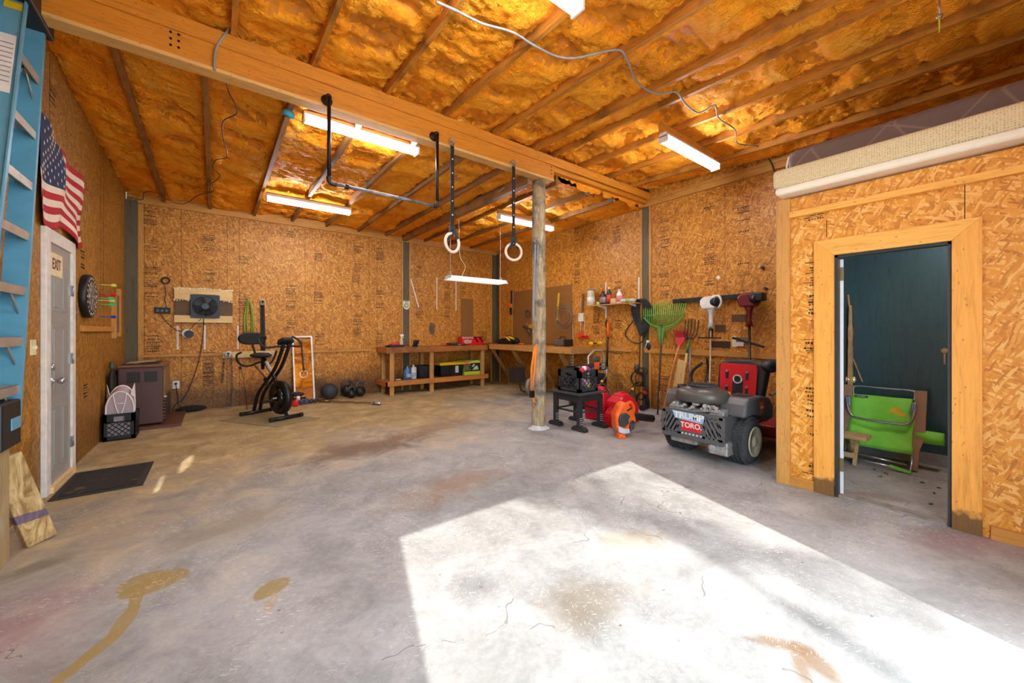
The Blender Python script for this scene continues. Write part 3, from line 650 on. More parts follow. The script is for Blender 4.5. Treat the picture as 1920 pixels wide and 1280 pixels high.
for k,z in enumerate(zs):
    a=lerp(nt,nb2,z); b=lerp(ft,fb,z); wd=.085 if k>=4 else .07
    g=M(); g.box(XFr-.005-wd,XFr-.005,a.y,b.y-.005,z-.004,z+.004); g.box(XFr-.012,XFr-.004,a.y,b.y-.005,z-.05,z+.004); g.build('step',ALU,r)
    if k in (0,4,5,6):
        g=M(); g.tube([(XFr-.03,b.y-.16,z-.01),(XFr-.03,b.y-.02,z-.17)],.009,6,flat=.5); g.build('step_brace',ALU,r); g=M()
        g.tube([(XFr-.03,a.y+.16,z-.01),(XFr-.03,a.y+.02,z-.17)],.009,6,flat=.5); g.build('step_brace',ALU,r)
g=M(); g.box(XFr-.19,XFr+.03,nt.y-.12,ft.y+.045,3.44,3.62); cap=g.build('top_cap',mt('ladder_cap','241d18',.5),r,bevel=.01)
# oval badge on the cap face
c=(XFr+.031,(nt.y+ft.y)/2+.06,3.53)
g=M(); g.prism([(cos(t/20*2*pi)*.10,sin(t/20*2*pi)*.032) for t in range(20)],(c[0],c[1],c[2]),(0,1,0),(0,0,1),.002); g.build('badge',WHITE,cap)
text('WERNER',.036,(c[0]+.003,c[1],c[2]),(0,1,0),(0,0,1),BLACK,'badge_lettering',cap,.0005,sx=1.1)
g=M(); g.box(XFr-.11,XFr+.012,fb.y-.26,fb.y+.012,fb.z-.05,fb.z+.22); g.build('foot_boot',BLACK,r,bevel=.012)
g=M(); g.box(XFr+.012,XFr+.018,fb.y-.15,fb.y-.02,fb.z+.05,fb.z+.12); g.build('boot_label',BLUE,r,bevel=.003)
q=lerp(nt,nb2,2.95); g=M(); g.bar((XFr-.065,lerp(nt,nb2,3.18).y-.008,3.18),(XFr-.065,lerp(nt,nb2,2.78).y-.008,2.78),.085,.003,(0,1,0)); g.build('instruction_label',mt('label_paper','e8e4e0',.6),r)
g=M()
for i in range(9):
    z=3.12-i*.033; g.bar((XFr-.065,lerp(nt,nb2,z).y-.0105,z),(XFr-.065,lerp(nt,nb2,z-.006).y-.0105,z-.006),.07,.001,(0,1,0))
g.build('label_print',mt('print_grey','8a8584',.7),r)
g=M(); z=3.42; g.bar((XFr-.05,lerp(nt,nb2,z).y-.009,z),(XFr-.05,lerp(nt,nb2,z-.05).y-.009,z-.05),.075,.002,(0,1,0)); g.build('warning_label',YEL,r)
# timber corner behind the ladder, block and leaning board
POSTW=wood('grey_timber','a08a62','6d5a3c',2,knots=False,dirt='b8b4aa')
a=ox(2,1000,XL+.16); b=ox(36,1000,XL+.16)
g=M(); g.box(XL+.001,XL+.16,3.05,b.y-.14,0,.70); tag(g.build('timber_block',POSTW,bevel=.006),'weathered square timber block standing against the left wall under the ladder','timber block')
q0,q1=oz(54,1027),oz(109,1005)
top0=V((-.99,3.33,.62)); d=(q1-q0).normalized()
mB=N('leaning_board_wood'); p=mB.pos(); f=mB.noise(mB.map(p,(9,3,2.2)),2.2,5,.6,2.2); c=mB.ramp(f,[(.33,lin('86683a')),(.5,lin('b99a66')),(.7,lin('d9c193'))])
sxx=mB.n('SeparateXYZ'); mB.l(p,sxx.inputs[0]); zq=mB.math('ADD',sxx.outputs[2],mB.math('MULTIPLY',mB.noise(p,7,3),.05))
k=mB.math('MULTIPLY',mB.math('GREATER_THAN',zq,.19),mB.math('LESS_THAN',zq,.245)); c=mB.mix(mB.math('MULTIPLY',k,.8),c,lin('4e4570')); mB.col(c); mB.p.inputs['Roughness'].default_value=.75; mB.bump(f,.4,.004)
g=M(); mid=(q0+q1)/2
ta,tb=ox(-24,868,-1.0),ox(42,850,-1.0); tm=(ta+tb)/2
U=(q1-q0).normalized(); L=(tm-mid).normalized(); U=(U-L*U.dot(L)).normalized(); Nn=U.cross(L); Wd=(q1-q0).length
print('board',mid,tm,Wd)
g.xf=None
vs=[]
for e in (mid,tm):
    for i,j in ((-1,0),(1,0),(1,1),(-1,1)): 
        p_=e+U*(i*Wd/2)-Nn*(j*.04)
        if e is mid: p_=p_+L*max(0,(0-p_.z)/L.z)
        vs.append(p_)
g.add(vs,[(0,1,2,3),(7,6,5,4),(4,5,1,0),(5,6,2,1),(6,7,3,2),(7,4,0,3)])
tag(g.build('leaning_board',mB.mat,bevel=.004),'short thick board with a purple paint mark leaning below the ladder','board')
# flag
r=thing('flag','cloth american flag pinned to the left wall above the entrance door','flag',(XL+.03,5.3,2.23))
ya,yb=ox(66,300,XL).y-.05,ox(147,400,XL).y; 
def fl(u,v):      # u along the wall 0..1, v down 0..1
    zt=3.10-.06*u-.09*sin(pi*u)*.3; zb_=2.27-.03*u-.05*sin(3*pi*u); y=ya+(yb-ya)*(u*(1-.05*(1-v)*0)+.02*sin(7*v)); z=zt+(zb_-zt)*v-.05*sin(pi*u)*(1-v)
    if u>.5: z-= .10*(u-.5)*(1-v)*2
    return V((XL+.034+.016*sin(16*u+3*v)+.012*sin(9*u-5*v),y,z))
nu,nv=52,39; g=M(); vs=[fl(i/nu,j/nv) for i in range(nu+1) for j in range(nv+1)]
g.add(vs,[],True)
for i in range(nu):
    for j in range(nv):
        u=(i+.5)/nu; v=(j+.5)/nv; s=int(v*13)
        mi=2 if (u<.42 and v<7/13) else (0 if s%2==0 else 1)
        g.f.append([i*(nv+1)+j,i*(nv+1)+j+1,(i+1)*(nv+1)+j+1,(i+1)*(nv+1)+j]); g.mi.append(mi); g.sm.append(True)
cl=g.build('flag_cloth',[mt('flag_red','b3141f',.8,var=.1),mt('flag_white','e9d9c4',.8,var=.05),mt('flag_blue','2a3558',.8,var=.1)],r)
so_=cl.modifiers.new('thick','SOLIDIFY'); so_.thickness=.002; so_.offset=-1
g=M()
for rr in range(9):
    for cc in range(6 if rr%2==0 else 5):
        u=(.035+cc*.070+(0 if rr%2==0 else .035)); v=.03+rr*.058
        c=fl(u,v)+V((.004,0,0)); g.add([c+V((0,sin(k*pi/5)*(.021 if k%2==0 else .009),cos(k*pi/5)*(.021 if k%2==0 else .009))) for k in range(10)],[tuple(range(10))])
g.build('star',mt('flag_white','e9d9c4',.8),r)['kind']='stuff'
g=M(); q=fl(1,.13); g.tube([q,q+V((.02,.1,.02))],.006,5); g.build('tie',mt('flag_red','b3141f',.8),r)
# exit plaque, switch, dartboard, darts
qa,qb=ox(93,465,XL+.03),ox(117,520,XL+.03); q0=ox(96,500,XL+.03); z0,z1=1.80,2.0
z1=ox(104,475,XL+.03).z; z0=ox(104,518,XL+.03).z
r=thing('exit_sign','cream plaque reading EXIT hanging on the entrance door','sign',(XL+.03,(qa.y+qb.y)/2,z0))
g=M(); g.box(XL+.021,XL+.032,qa.y,qb.y,z0,z1); g.build('plaque',CREAM,r,bevel=.004)
text('EXIT',.13,(XL+.0325,(qa.y+qb.y)/2,(z0+z1)/2),(0,1,0),(0,0,1),mt('plaque_letters','6a2a1c',.6),'lettering',r,.001,sx=.85,bold=.002)
q=ox(61,651,XL); r=thing('light_switch','cream double switch plate on the wall left of the entrance door','light switch',(XL,q.y,q.z-.06))
g=M(); g.box(XL,XL+.008,q.y-.06,q.y+.05,q.z-.06,q.z+.06); g.build('plate',CREAM,r,bevel=.002)
for e in (-.03,.02):
    g=M(); g.box(XL+.008,XL+.02,q.y+e-.005,q.y+e+.005,q.z-.012,q.z+.012); g.build('toggle',CREAM,r)
q=ox(157,555,XL); c=V((XL,q.y,q.z)); RD=.235
r=thing('dartboard','round black dartboard on the left wall beside the entrance door','dartboard',(XL,q.y,q.z-RD))
g=M(); g.lathe([(RD-.01,0),(RD,.01),(RD,.055),(RD-.01,.062),(RD-.012,.06)],c,(1,0,0),40); g.build('board_rim',BLACK,r)
g=M()
for k in range(20):
    for (r0,r1,cI) in ((.012,.09,k%2),(.09,.10,2+k%2),(.10,.155,k%2),(.155,.165,2+k%2)):
        g.m=cI; a0=(k-.5)*pi/10; a1=(k+.5)*pi/10; xx=XL+.0632
        g.add([c+V((.0632,cos(a)*rr,sin(a)*rr)) for a,rr in ((a0,r0),(a1,r0),(a1,r1),(a0,r1))],[(0,1,2,3)])
g.build('scoring_face',[mt('dart_cream','c9b68c',.8),BLACK,mt('dart_red','8c1c1c',.8),mt('dart_green','1e6a3a',.8)],r)
g=M()
for k in range(20): a0=(k-.5)*pi/10; g.tube([c+V((.066,cos(a0)*.012,sin(a0)*.012)),c+V((.066,cos(a0)*.17,sin(a0)*.17))],.0012,4)
for rr in (.012,.09,.10,.155,.165): g.torus(c+V((.066,0,0)),rr,.0012,(1,0,0),32,4)
g.build('wire_spider',STEEL,r)
g=M()
for k in range(20):
    a0=k*pi/10+.05; 
    g.box(XL+.0625,XL+.065,c.y+cos(a0)*.195-.008,c.y+cos(a0)*.195+.008,c.z+sin(a0)*.195-.012,c.z+sin(a0)*.195+.012)
g.build('number_ring',mt('ring_numbers','d8d4c8',.6),r)
for (dy,py,hexc,nm) in ((.13,528,'e8e070','pale yellow'),(.10,547,'e02820','red, highest'),(.07,551,'d02020','red, lowest of the red ones'),(.0,556,'2fd07a','green, nearest the middle of the board'),(.03,560,'e8e070','yellow, just under the green one at the middle'),(.05,568,'2fd07a','green, lower of the two green ones'),(.10,592,'2a3fae','blue')):
    z=ox(165,py,XL+.06).z; g=M(); y=c.y+dy
    r=thing('dart','plastic dart stuck in the dartboard, '+nm,'dart',(XL+.06,y,z),'darts in the dartboard')
    g.tube([(XL+.05,y,z),(XL+.11,y,z)],.0018,5); g.build('point',STEEL,r)
    g=M(); g.tube([(XL+.10,y,z),(XL+.15,y,z),(XL+.19,y,z)],[.005,.0045,.003],6); g.build('barrel',mt('dart_'+hexc,hexc,.4),r)
    g=M()
    for k in range(4):
        a=k*pi/2+.6; dd=V((0,cos(a),sin(a))); b_=V((XL+.18,y,z)); g.add([b_,b_+V((.015,0,0))+dd*.018,b_+V((.045,0,0))+dd*.02,b_+V((.055,0,0))+dd*.006,b_+V((.05,0,0))],[(0,1,2,3,4)])
    g.build('flight',mt('dart_'+hexc,hexc,.4),r)
# electrical panel
a,b=ox(211,552,XL),ox(218,623,XL)
r=thing('breaker_panel','grey metal breaker panel in a wood frame near the left back corner','breaker panel',(XL,(a.y+b.y)/2,b.z))
g=M(); g.box(XL,XL+.03,a.y,b.y,b.z,a.z); g.build('cabinet_door',mt('panel_grey','6d6a64',.5,.3),r,bevel=.004)
g=M(); g.box(XL,XL+.045,a.y-.07,a.y,b.z-.08,a.z+.02); g.box(XL,XL+.045,b.y,b.y+.07,b.z-.06,a.z+.1); g.build('frame_board',LUM,r)
# door mat
c4=[oz(88,940),oz(138,890),oz(287,865),oz(270,911)]
x0,x1,y0,y1=XL+.07,(oz(287,866).x+oz(270,911).x)/2,c4[3].y,c4[2].y
y0=(oz(88,940).y+oz(270,911).y)/2; y1=(oz(141,888).y+oz(287,866).y)/2
r=thing('door_mat','black rubber door mat on the slab in front of the entrance door','door mat',((x0+x1)/2,(y0+y1)/2,0))
g=M(); g.box(x0,x1,y0,y1,0,.010); g.build('mat_base',mt('mat_edge','26261f',.7),r,bevel=.003)
mm=N('mat_ribs'); ch=mm.n('TexChecker'); ch.inputs['Scale'].default_value=90; mm.l(mm.pos(),ch.inputs['Vector']); dn=mm.noise(mm.pos(),4,5,.7)
mm.col(mm.mix(mm.ramp(dn,[(.6,(0,0,0,1)),(.7,(.8,.8,.8,1))]),lin('1d1c18'),lin('7a6238'))); mm.bump(ch.outputs['Fac'],.5,.004); mm.p.inputs['Roughness'].default_value=.9
g=M(); g.box(x0+.04,x1-.05,y0+.05,y1-.05,.009,.014); g.build('mat_surface',mm.mat,r)
# milk crate builder
def crate(name,label,x0,x1,y0,y1,z0,h,col=BLACK,handle=True):
    r=thing(name,label,'crate',((x0+x1)/2,(y0+y1)/2,z0)); g=M(); e=.012
    for (ax,N0,u0,u1) in (('x',y0,x0,x1),('x',y1-e,x0,x1),('y',x0,y0,y1),('y',x1-e,y0,y1)):
        def B(a,b,q0,q1,d=e):
            if ax=='x': g.box(a,b,N0,N0+d,q0,q1)
            else: g.box(N0,N0+d,a,b,q0,q1)
        L=u1-u0
        B(u0,u1,z0,z0+h*.16); B(u0,u1,z0+h*.9,z0+h); B(u0,u0+L*.13,z0,z0+h); B(u1-L*.13,u1,z0,z0+h)
        if handle:
            B(u0,u0+L*.33,z0+h*.68,z0+h*.9); B(u1-L*.33,u1,z0+h*.68,z0+h*.9); B(u0+L*.1,u1-L*.1,z0+h*.66,z0+h*.71)
        for k in range(-4,5):
            for sgn in (1,-1):
                cu=(u0+u1)/2+k*L*.2; H2=h*.5; a=V((cu-sgn*H2*.5,z0+h*.16)+(0,)); b=V((cu+sgn*H2*.5,z0+h*.66,0))
                # clip to the panel
                def clip(p_,q_):
                    lo,hi=u0+L*.1,u1-L*.1; t0,t1=0,1; dx=q_.x-p_.x
                    ta,tb=(lo-p_.x)/dx,(hi-p_.x)/dx
                    if ta>tb: ta,tb=tb,ta
                    t0,t1=max(0,ta),min(1,tb)
                    return (p_+(q_-p_)*t0,p_+(q_-p_)*t1) if t1>t0+.02 else None
                cp=clip(a,b)
                if cp:
                    if ax=='x': g.bar((cp[0].x,N0+e/2,cp[0].y),(cp[1].x,N0+e/2,cp[1].y),.008,.008,(0,1,0))
                    else: g.bar((N0+e/2,cp[0].x,cp[0].y),(N0+e/2,cp[1].x,cp[1].y),.008,.008,(1,0,0))
    g.build('crate_wall',col,r)
    g=M()
    g.box(x0,x1,y0,y1,z0,z0+.01); g.build('crate_base',col,r)
    return r
ca=oz(183,828); cb=oz(256,818)
crate('milk_crate','black milk crate on the floor in front of the brown heater',XL+.03,cb.x,6.83,7.16,0,.33)
# collapsible laundry hamper standing in the crate
x0,x1=XL+.05,cb.x-.02; xc=(x0+x1)/2; hw=(x1-x0)/2
r=thing('mesh_hamper','folded white mesh laundry hamper standing in the black milk crate','hamper',(xc,6.95,.02))
mh=N('hamper_mesh'); mh.col(lin('cbbcc2')); mh.p.inputs['Roughness'].default_value=.8; mh.p.inputs['Alpha'].default_value=.72; MESHM=mh.mat
wp=mt('hamper_tape','f3e6e6',.6,var=.02)
def dome(y,ht,w_): return [(xc-w_,y,.03)]+[(xc-w_*cos(a)*1.0,y,.03+(ht-.25)+.22*sin(a)) for a in [pi*i/18 for i in range(19)]]+[(xc+w_,y,.03)]
for y,ht,w_ in ((6.88,.60,hw),(7.02,.66,hw*.95)):
    P=dome(y,ht,w_); g=M(); g.add(P,[tuple(range(len(P)))]); g.build('mesh_panel',MESHM,r)
    g=M(); g.tube(P,.009,6); g.build('rim_tape',wp,r)
g=M(); P=dome(6.88,.60,hw); Q=dome(7.02,.66,hw*.95); g.add(P+Q,[(i,i+1,i+1+len(P),i+len(P)) for i in range(len(P)-1)]); g.build('mesh_side',MESHM,r)
g=M(); g.tube(smooth([(xc-hw*.5,6.872,.58),(xc-hw*.3,6.872,.42),(xc,6.872,.30),(xc+hw*.3,6.872,.42),(xc+hw*.5,6.872,.58)]),.006,6); g.tube([(xc-hw*.33,6.872,.45),(xc+hw*.33,6.872,.45)],.006,6); g.build('carry_strap',wp,r)
for s in (-1,1):
    g=M(); g.add([(xc+s*hw*.75,6.9,.55),(xc+s*hw*1.0,6.95,.68),(xc+s*hw*1.02,6.98,.5)],[(0,1,2)]); g.tube([(xc+s*hw*.75,6.9,.56),(xc+s*hw*1.0,6.95,.69),(xc+s*hw*1.02,6.98,.5)],.004,5); g.build('side_flap',wp,r)
# black bag behind
q=ox(208,715,XL+.06); g=M(); g.lathe([(.05,0),(.10,.05),(.12,.25),(.11,.42),(.07,.52),(.04,.55)],(XL+.10,7.25,.0+.36),n=16,sx=.8); 
# brown heater
x0,x1,y0,y1,hz=-1.05,-.59,7.4,8.38,.86
HB=mt('heater_brown','5a3f3a',.35,.2,var=.05,vs=3); HS=mt('heater_tan','8a6a45',.5)
r=thing('gas_heater','brown metal console heater in the left back corner','heater',((x0+x1)/2,(y0+y1)/2,.05))
g=M(); g.box(x0,x1,y0,y1,.06,hz); g.build('cabinet',HB,r,bevel=.015)
g=M(); g.box(x0-.005,x1+.005,y0-.01,y1,hz,hz+.035); g.build('top_panel',mt('heater_top','7a5038',.3),r,bevel=.008)
for u in (0,1):
    g=M(); xa_=x0+.09+u*.175; g.box(xa_,xa_+.135,y0-.004,y0,hz-.21,hz-.06)
    for k in range(12): g.box(xa_,xa_+.135,y0-.010,y0-.003,hz-.205+k*.0122,hz-.2+k*.0122)
    g.build('vent_grille',mt('grille_dark','2c2014',.5),r)
g=M(); g.box(x1,x1+.012,y0+.08,y1-.05,hz-.42,hz-.05); g.build('side_screen',HS,r)
g=M()
for k in range(7): g.box(x1,x1+.02,y0+.06,y1-.05,.1+k*.045,.125+k*.045)
g.build('lower_louvre',HB,r)
g=M(); g.cyl((x1,y0+.1,.42),(x1+.03,y0+.1,.42),.014); g.build('control_knob',CREAM,r)
g=M(); g.box(x0+.03,x1-.06,y0+.1,y0+.6,hz+.035,hz+.05); g.build('reading_tray',DARK,r)
g=M(); g.box(x0-.04,x1+.20,y0-.10,y1+.05,0,.04); tag(g.build('base_board',mt('hearth_board','5a3524',.5,var=.2)),'brown board lying on the floor under the heater','board')
g=M()
for k in range(3): g.obox if False else g.box(x0+.06+k*.08,x0+.2+k*.08,y0+.14,y0+.5,hz+.0515+k*.006,hz+.0565+k*.006)
tag(g.build('magazine_pile',mt('magazines','b59a78',.6,var=.4,vs=20)),'small pile of papers lying on top of the brown heater','papers')
g=M(); g.lathe([(.05,0),(.055,.01),(.055,.17),(.03,.2),(.03,.24),(.035,.245)],(XL+.07,6.98+.35,.35+.18),n=16); 
bb=thing('black_bag','dark bag stuffed between the heater and the left wall','bag',(XL+.05,7.2,.0))
g=M(); g.lathe([(.03,0),(.045,.02),(.05,.5),(.045,.75),(.02,.86),(.012,.9)],(XL+.035+.02,7.22,.0),n=16,sx=.9,sy=1.8); g.build('bag_body',mt('black_nylon','111112',.6,bump=.5,bs=20),bb)
g=M(); g.lathe([(.02,0),(.024,.03),(.022,.09),(.012,.11)],(XL+.055,7.2,.86),n=12); g.build('bag_neck',mt('greenish_plastic','4a4e42',.4),bb)
# ================================================================ BACK WALL
def B(px,py,off=.0): return oy(px,py,YB-off)
# fan set in a boarded opening
a=B(327,537,.02); b=B(436,607,.02); fa=B(357,551,.05); fb_=B(412,597,.05)
zt=(B(327,537).z+B(436,547).z)/2; zb=(B(327,603).z+B(436,606).z)/2
r=thing('exhaust_fan','black exhaust fan set in a framed plywood panel on the back wall','exhaust fan',((a.x+b.x)/2,YB-.02,zb))
g=M(); g.box(a.x,b.x,YB-.03,YB-.001,zb,zt); g.build('plywood_panel',mt('dark_plywood','5f4224',.6,var=.3,vs=5),r)
for nm,z0,z1 in (('top_frame_board',zt-.19,zt-.02),('bottom_frame_board',zb+.0,zb+.12)):
    g=M(); g.box(a.x,b.x,YB-.06,YB-.031,z0,z1); g.build(nm,RAW,r)
g=M(); rr=random.Random(3)
for k in range(46):
    x=a.x+(b.x-a.x)*k/45; g.sph((x,YB-.05,zt-.01+rr.uniform(-.01,.01)),rr.uniform(.012,.022),n=8)
    if k%2==0 and not (fa.x-.03<x<fb_.x+.03): g.sph((x,YB-.05,zt-.2+rr.uniform(-.02,.01)),rr.uniform(.012,.024),n=8)
g.build('sealing_foam',mt('cream_foam','ead9a8',.7,bump=.5),r)['kind']='stuff'
cx,cz=(fa.x+fb_.x)/2,(fa.z+fb_.z)/2; hw=(fb_.x-fa.x)/2; hh=(fa.z-fb_.z)/2
g=M(); n_=32; sq=[(hw,0),(hw,hh),(0,hh),(-hw,hh),(-hw,0),(-hw,-hh),(0,-hh),(hw,-hh)]
R_=min(hw,hh)*.86
for k in range(n_):
    a0,a1=2*pi*k/n_,2*pi*(k+1)/n_
    def sqp(t):
        c_,s_=cos(t),sin(t); m_=max(abs(c_)/hw,abs(s_)/hh); return (c_/m_,s_/m_)
    P=[(cx+cos(a0)*R_,cz+sin(a0)*R_),(cx+cos(a1)*R_,cz+sin(a1)*R_),(cx+sqp(a1)[0],cz+sqp(a1)[1]),(cx+sqp(a0)[0],cz+sqp(a0)[1])]
    g.add([(x,YB-.075,z) for x,z in P]+[(x,YB-.060,z) for x,z in P],[(0,1,2,3),(7,6,5,4),(0,4,5,1),(2,6,7,3)])
g.build('fan_frame',mt('fan_plate','2e3438',.5,.2),r)
g=M(); g.cyl((cx,YB-.064,cz),(cx,YB-.032,cz),R_*.98,n=32); g.build('fan_shroud',mt('fan_dark','0c0c0d',.6),r)
for k in range(5):
    g=M(); t=k*2*pi/5; u=V((cos(t),0,sin(t))); v=V((-sin(t),0,cos(t))); c0=V((cx,YB-.070,cz))
    g.add([c0+u*.04-v*.02,c0+u*.04+v*.03+V((0,-.01,0)),c0+u*R_*.9+v*.08+V((0,-.015,0)),c0+u*R_*.93-v*.05],[(0,1,2,3)]); g.build('fan_blade',DARK,r)
g=M(); g.cyl((cx,YB-.11,cz),(cx,YB-.066,cz),R_*.3,n=24); g.build('motor',mt('motor_grey','3c4044',.4,.3),r)
g=M()
for rr_ in (.45,.62,.8,.98): g.torus((cx,YB-.092,cz),R_*rr_,.0022,(0,1,0),32,4)
for k in range(8): t=k*pi/4; g.tube([(cx+cos(t)*R_*.3,YB-.1,cz+sin(t)*R_*.3),(cx+cos(t)*R_*1.0,YB-.08,cz+sin(t)*R_*1.0)],.0025,4)
g.build('guard',DARK,r)
# power strip, hooks, cords
q=B(305,582); g=M(); g.box(q.x-.1,q.x+.1,YB-.04,YB-.001,q.z-.05,q.z+.05); ps_=g.build('power_strip',BLACK,bevel=.008); tag(ps_,'small black power strip on the back wall left of the exhaust fan','power strip')
g=M()
for k in range(3): g.box(q.x-.07+k*.055,q.x-.045+k*.055,YB-.042,YB-.039,q.z-.02,q.z+.015)
g.build('socket',GREYP,ps_)
q=B(311,526); r=thing('cable_coil','small black coil of cord on a hook above the power strip','cord',(q.x,YB,q.z-.06))
g=M(); 
for k in range(3): g.torus((q.x,YB-.015-.01*k,q.z),.045+.004*k,.008,(0,1,.1),20,6)
g.tube(smooth([(q.x-.02,YB-.02,q.z-.05),(q.x,YB-.012,q.z-.2),(q.x-.01,YB-.012,q.z-.32),B(313,577,.012)]),.005,5); g.build('cord',BLACK,r)
q=B(352,625); r=thing('round_timer','round white and black outlet timer hanging below the exhaust fan','timer',(q.x,YB,q.z-.07))
g=M(); g.cyl((q.x,YB-.06,q.z),(q.x,YB-.001,q.z),.075,n=24); g.build('timer_back',WHITE,r)
g=M(); g.cyl((q.x+.02,YB-.09,q.z-.01),(q.x+.02,YB-.061,q.z-.01),.065,n=24); g.build('timer_dial',BLACK,r)
g=M(); g.tube(smooth([B(300,588,.04),B(312,603,.03),B(330,618,.03),B(346,622,.05)]),.006,5); g.tube(smooth([B(378,597,.08),B(365,608,.04),B(352,622,.08)]),.005,5); tag(g.build('cord',mt('cord_black','15120f',.5)),'black cords drooping between power strip, timer and fan','cord')
g=M(); g.tube(smooth([B(382,597,.08),B(381,625,.03),B(374,670,.04),B(362,710,.02),B(345,745,.02),B(330,757,.03),B(322,770,.05)],6),.006,5); g.tube(smooth([B(330,722,.03),B(333,740,.03),B(336,760,.04),B(350,775,.10)],6),.006,5)
tag(g.build('cord',mt('cord_black','15120f',.5)),'long black fan cord running down the back wall to the outlet','cord')
q=B(330,721); r=thing('wall_outlet','white wall outlet with a black plug, beside the heater','outlet',(q.x,YB,q.z-.06))
g=M(); g.box(q.x-.045,q.x+.045,YB-.012,YB-.001,q.z-.065,q.z+.065); g.build('plate',WHITE,r,bevel=.002)
g=M(); g.cyl((q.x,YB-.05,q.z+.02),(q.x,YB-.012,q.z+.02),.02); g.build('plug',mt('plug_green','1c2c28',.5),r)
q=B(352,775,.12); g=M(); g.sph((q.x+.05,YB-.14,.05),.13,(1.6,.7,.4)); tag(g.build('dark_rag',mt('dark_rag','17120e',.9,bump=.6,bs=20)),'dark heap of cable and cloth on the floor right of the heater','rag')
# shelf standards
def standard(px0,py0,px1,py1,wall,label,grp):
    f=(lambda a,b,c: oy(a,b,YB-c)) if wall=='b' else (lambda a,b,c: ox(a,b,XR-c))
    a,b=f(px0,py0,.006),f(px1,py1,.006); g=M(); up=(0,1,0) if wall=='b' else (1,0,0)
    g.bar(a,b,.026,.012,up) ; o=g.build('shelf_standard',mt('standard_white','e8e2d6',.5)); tag(o,label,'shelf rail',grp)
    n=int((a-b).length/.032); g=M(); d=(b-a)/n; off=V((0,-.0068,0)) if wall=='b' else V((-.0068,0,0))
    for k in range(1,n): c=a+d*k+off; g.bar(c-d*.18,c+d*.18,.006,.0012,up)
    g.build('slot_row',mt('slot_dark','6a5a44',.8),o)['kind']='stuff'
G1='slotted white shelf rails'
standard(333,611,333,655,'b','short slotted white shelf rail nearest the heater, below the exhaust fan',G1); standard(384,610,384,655,'b','short slotted white shelf rail under the middle of the exhaust fan',G1); standard(446,610,446,654,'b','short slotted white shelf rail between the fan and the green bands',G1)
standard(770,522,785,576,'b','slanting white shelf rail beside the paper target',G1); standard(819,520,819,580,'b','upright white shelf rail directly left of the hanging shop light',G1); standard(855,528,855,582,'b','upright white shelf rail directly below the hanging shop light',G1)
standard(1136,529,1136,563,'r','white shelf rail rising behind the bottle shelf',G1); standard(1198,520,1198,560,'r','white shelf rail above the black extension cord',G1)
# resistance bands, black strap
for k,(x0,x1,x2,lb) in enumerate(((465,459,460,'olive green resistance band hanging in a loop on the back wall, left one'),(466,472,471,'olive green resistance band hanging in a loop on the back wall, right one'))):
    g=M(); g.tube(smooth([B(x0,560,.02),B(x1,590,.02),B(x1,626,.02)]),.016,6,flat=.4); g.tube(smooth([B(x0+1,560,.035),B(x2+3,590,.035),B(x2+4,622,.035)]),.014,6,flat=.4)
    tag(g.build('resistance_band',mt('olive_band','8f9a2a',.6,var=.1)),lb,'resistance band','green bands on the back wall')
r=thing('black_band','long black exercise band hanging from a hook behind the bike','resistance band',B(492,700,.02))
g=M(); g.tube([B(491,570,.03),B(491,640,.03),B(492,692,.03)],.018,6,flat=.35); g.tube([B(494,570,.05),B(496,640,.05),B(494,692,.05)],.018,6,flat=.35); g.build('band',mt('band_black','1c1614',.6),r)
g=M(); q=B(492,566,.04); g.cyl(q+V((0,-.03,0)),q+V((0,.035,0)),.02); g.box(q.x-.03,q.x+.03,q.y-.03,q.y+.02,q.z-.06,q.z+.03); g.build('hook',GREYP,r)
# pale ledger board with two round gauges, chains
a,b=B(418,668,.035),B(515,661,.035); g=M(); zc=(B(430,664).z+B(505,663).z)/2; g.box(a.x,b.x,YB-.075,YB-.036,zc-.055,zc+.055); tag(g.build('ledger_board',mt('pale_board','d8bc7c',.6,var=.15)),'pale board screwed to the back wall behind the exercise bike','board')
for px,w_ in ((428,'left one, beside the chains'),(502,'right one, beside the black band')):
    q=B(px,664,.08); r=thing('wall_bracket','grey metal eye plate on the pale board, '+w_,'bracket',(q.x,q.y,q.z-.06),'eye plates on the pale board')
    g=M(); g.lathe([(.062,0),(.062,.01),(.03,.02)],(q.x,YB-.076,q.z),(0,-1,0)); g.build('plate',mt('eye_plate','c9c9c0',.4,.2),r)
    g=M(); g.torus((q.x,YB-.11,q.z-.01),.025,.007,(1,0,0),16,6); g.box(q.x-.02,q.x+.02,YB-.101,YB-.094,q.z,q.z+.03); g.build('ring',DARK,r)
def chain(P,label,c='6a5a48'):
    g=M(); L=[V(p) for p in P]; tot=0; pts=[]
    for a,b in zip(L[:-1],L[1:]):
        n=max(1,int((b-a).length/.034))
        for k in range(n): pts.append((a+(b-a)*(k+.5)/n,(b-a).normalized()))
    for i,(p_,d) in enumerate(pts):
        s=V((1,0,0)) if i%2 else V((0,1,0)); s=(s-d*s.dot(d)).normalized()
        g.tube([p_+d*(.024*cos(t))+s*(.013*sin(t)) for t in [2*pi*k/8 for k in range(8)]],.0055,5,True)
    tag(g.build('chain',mt('chain_'+c,c,.5,.5,var=.3)),label,'chain','chains on the back wall')
chain([B(421,666,.06),B(419,690,.06),B(417,716,.06)],'shorter steel chain hanging left of the eye plate')
chain([B(434,664,.08),B(435,700,.06),B(436,735,.06),B(434,762,.06),V((B(430,765).x,YB-.1,.02)),V((B(412,765).x,YB-.12,.02))],'longer steel chain reaching the floor left of the bike','7a7468')
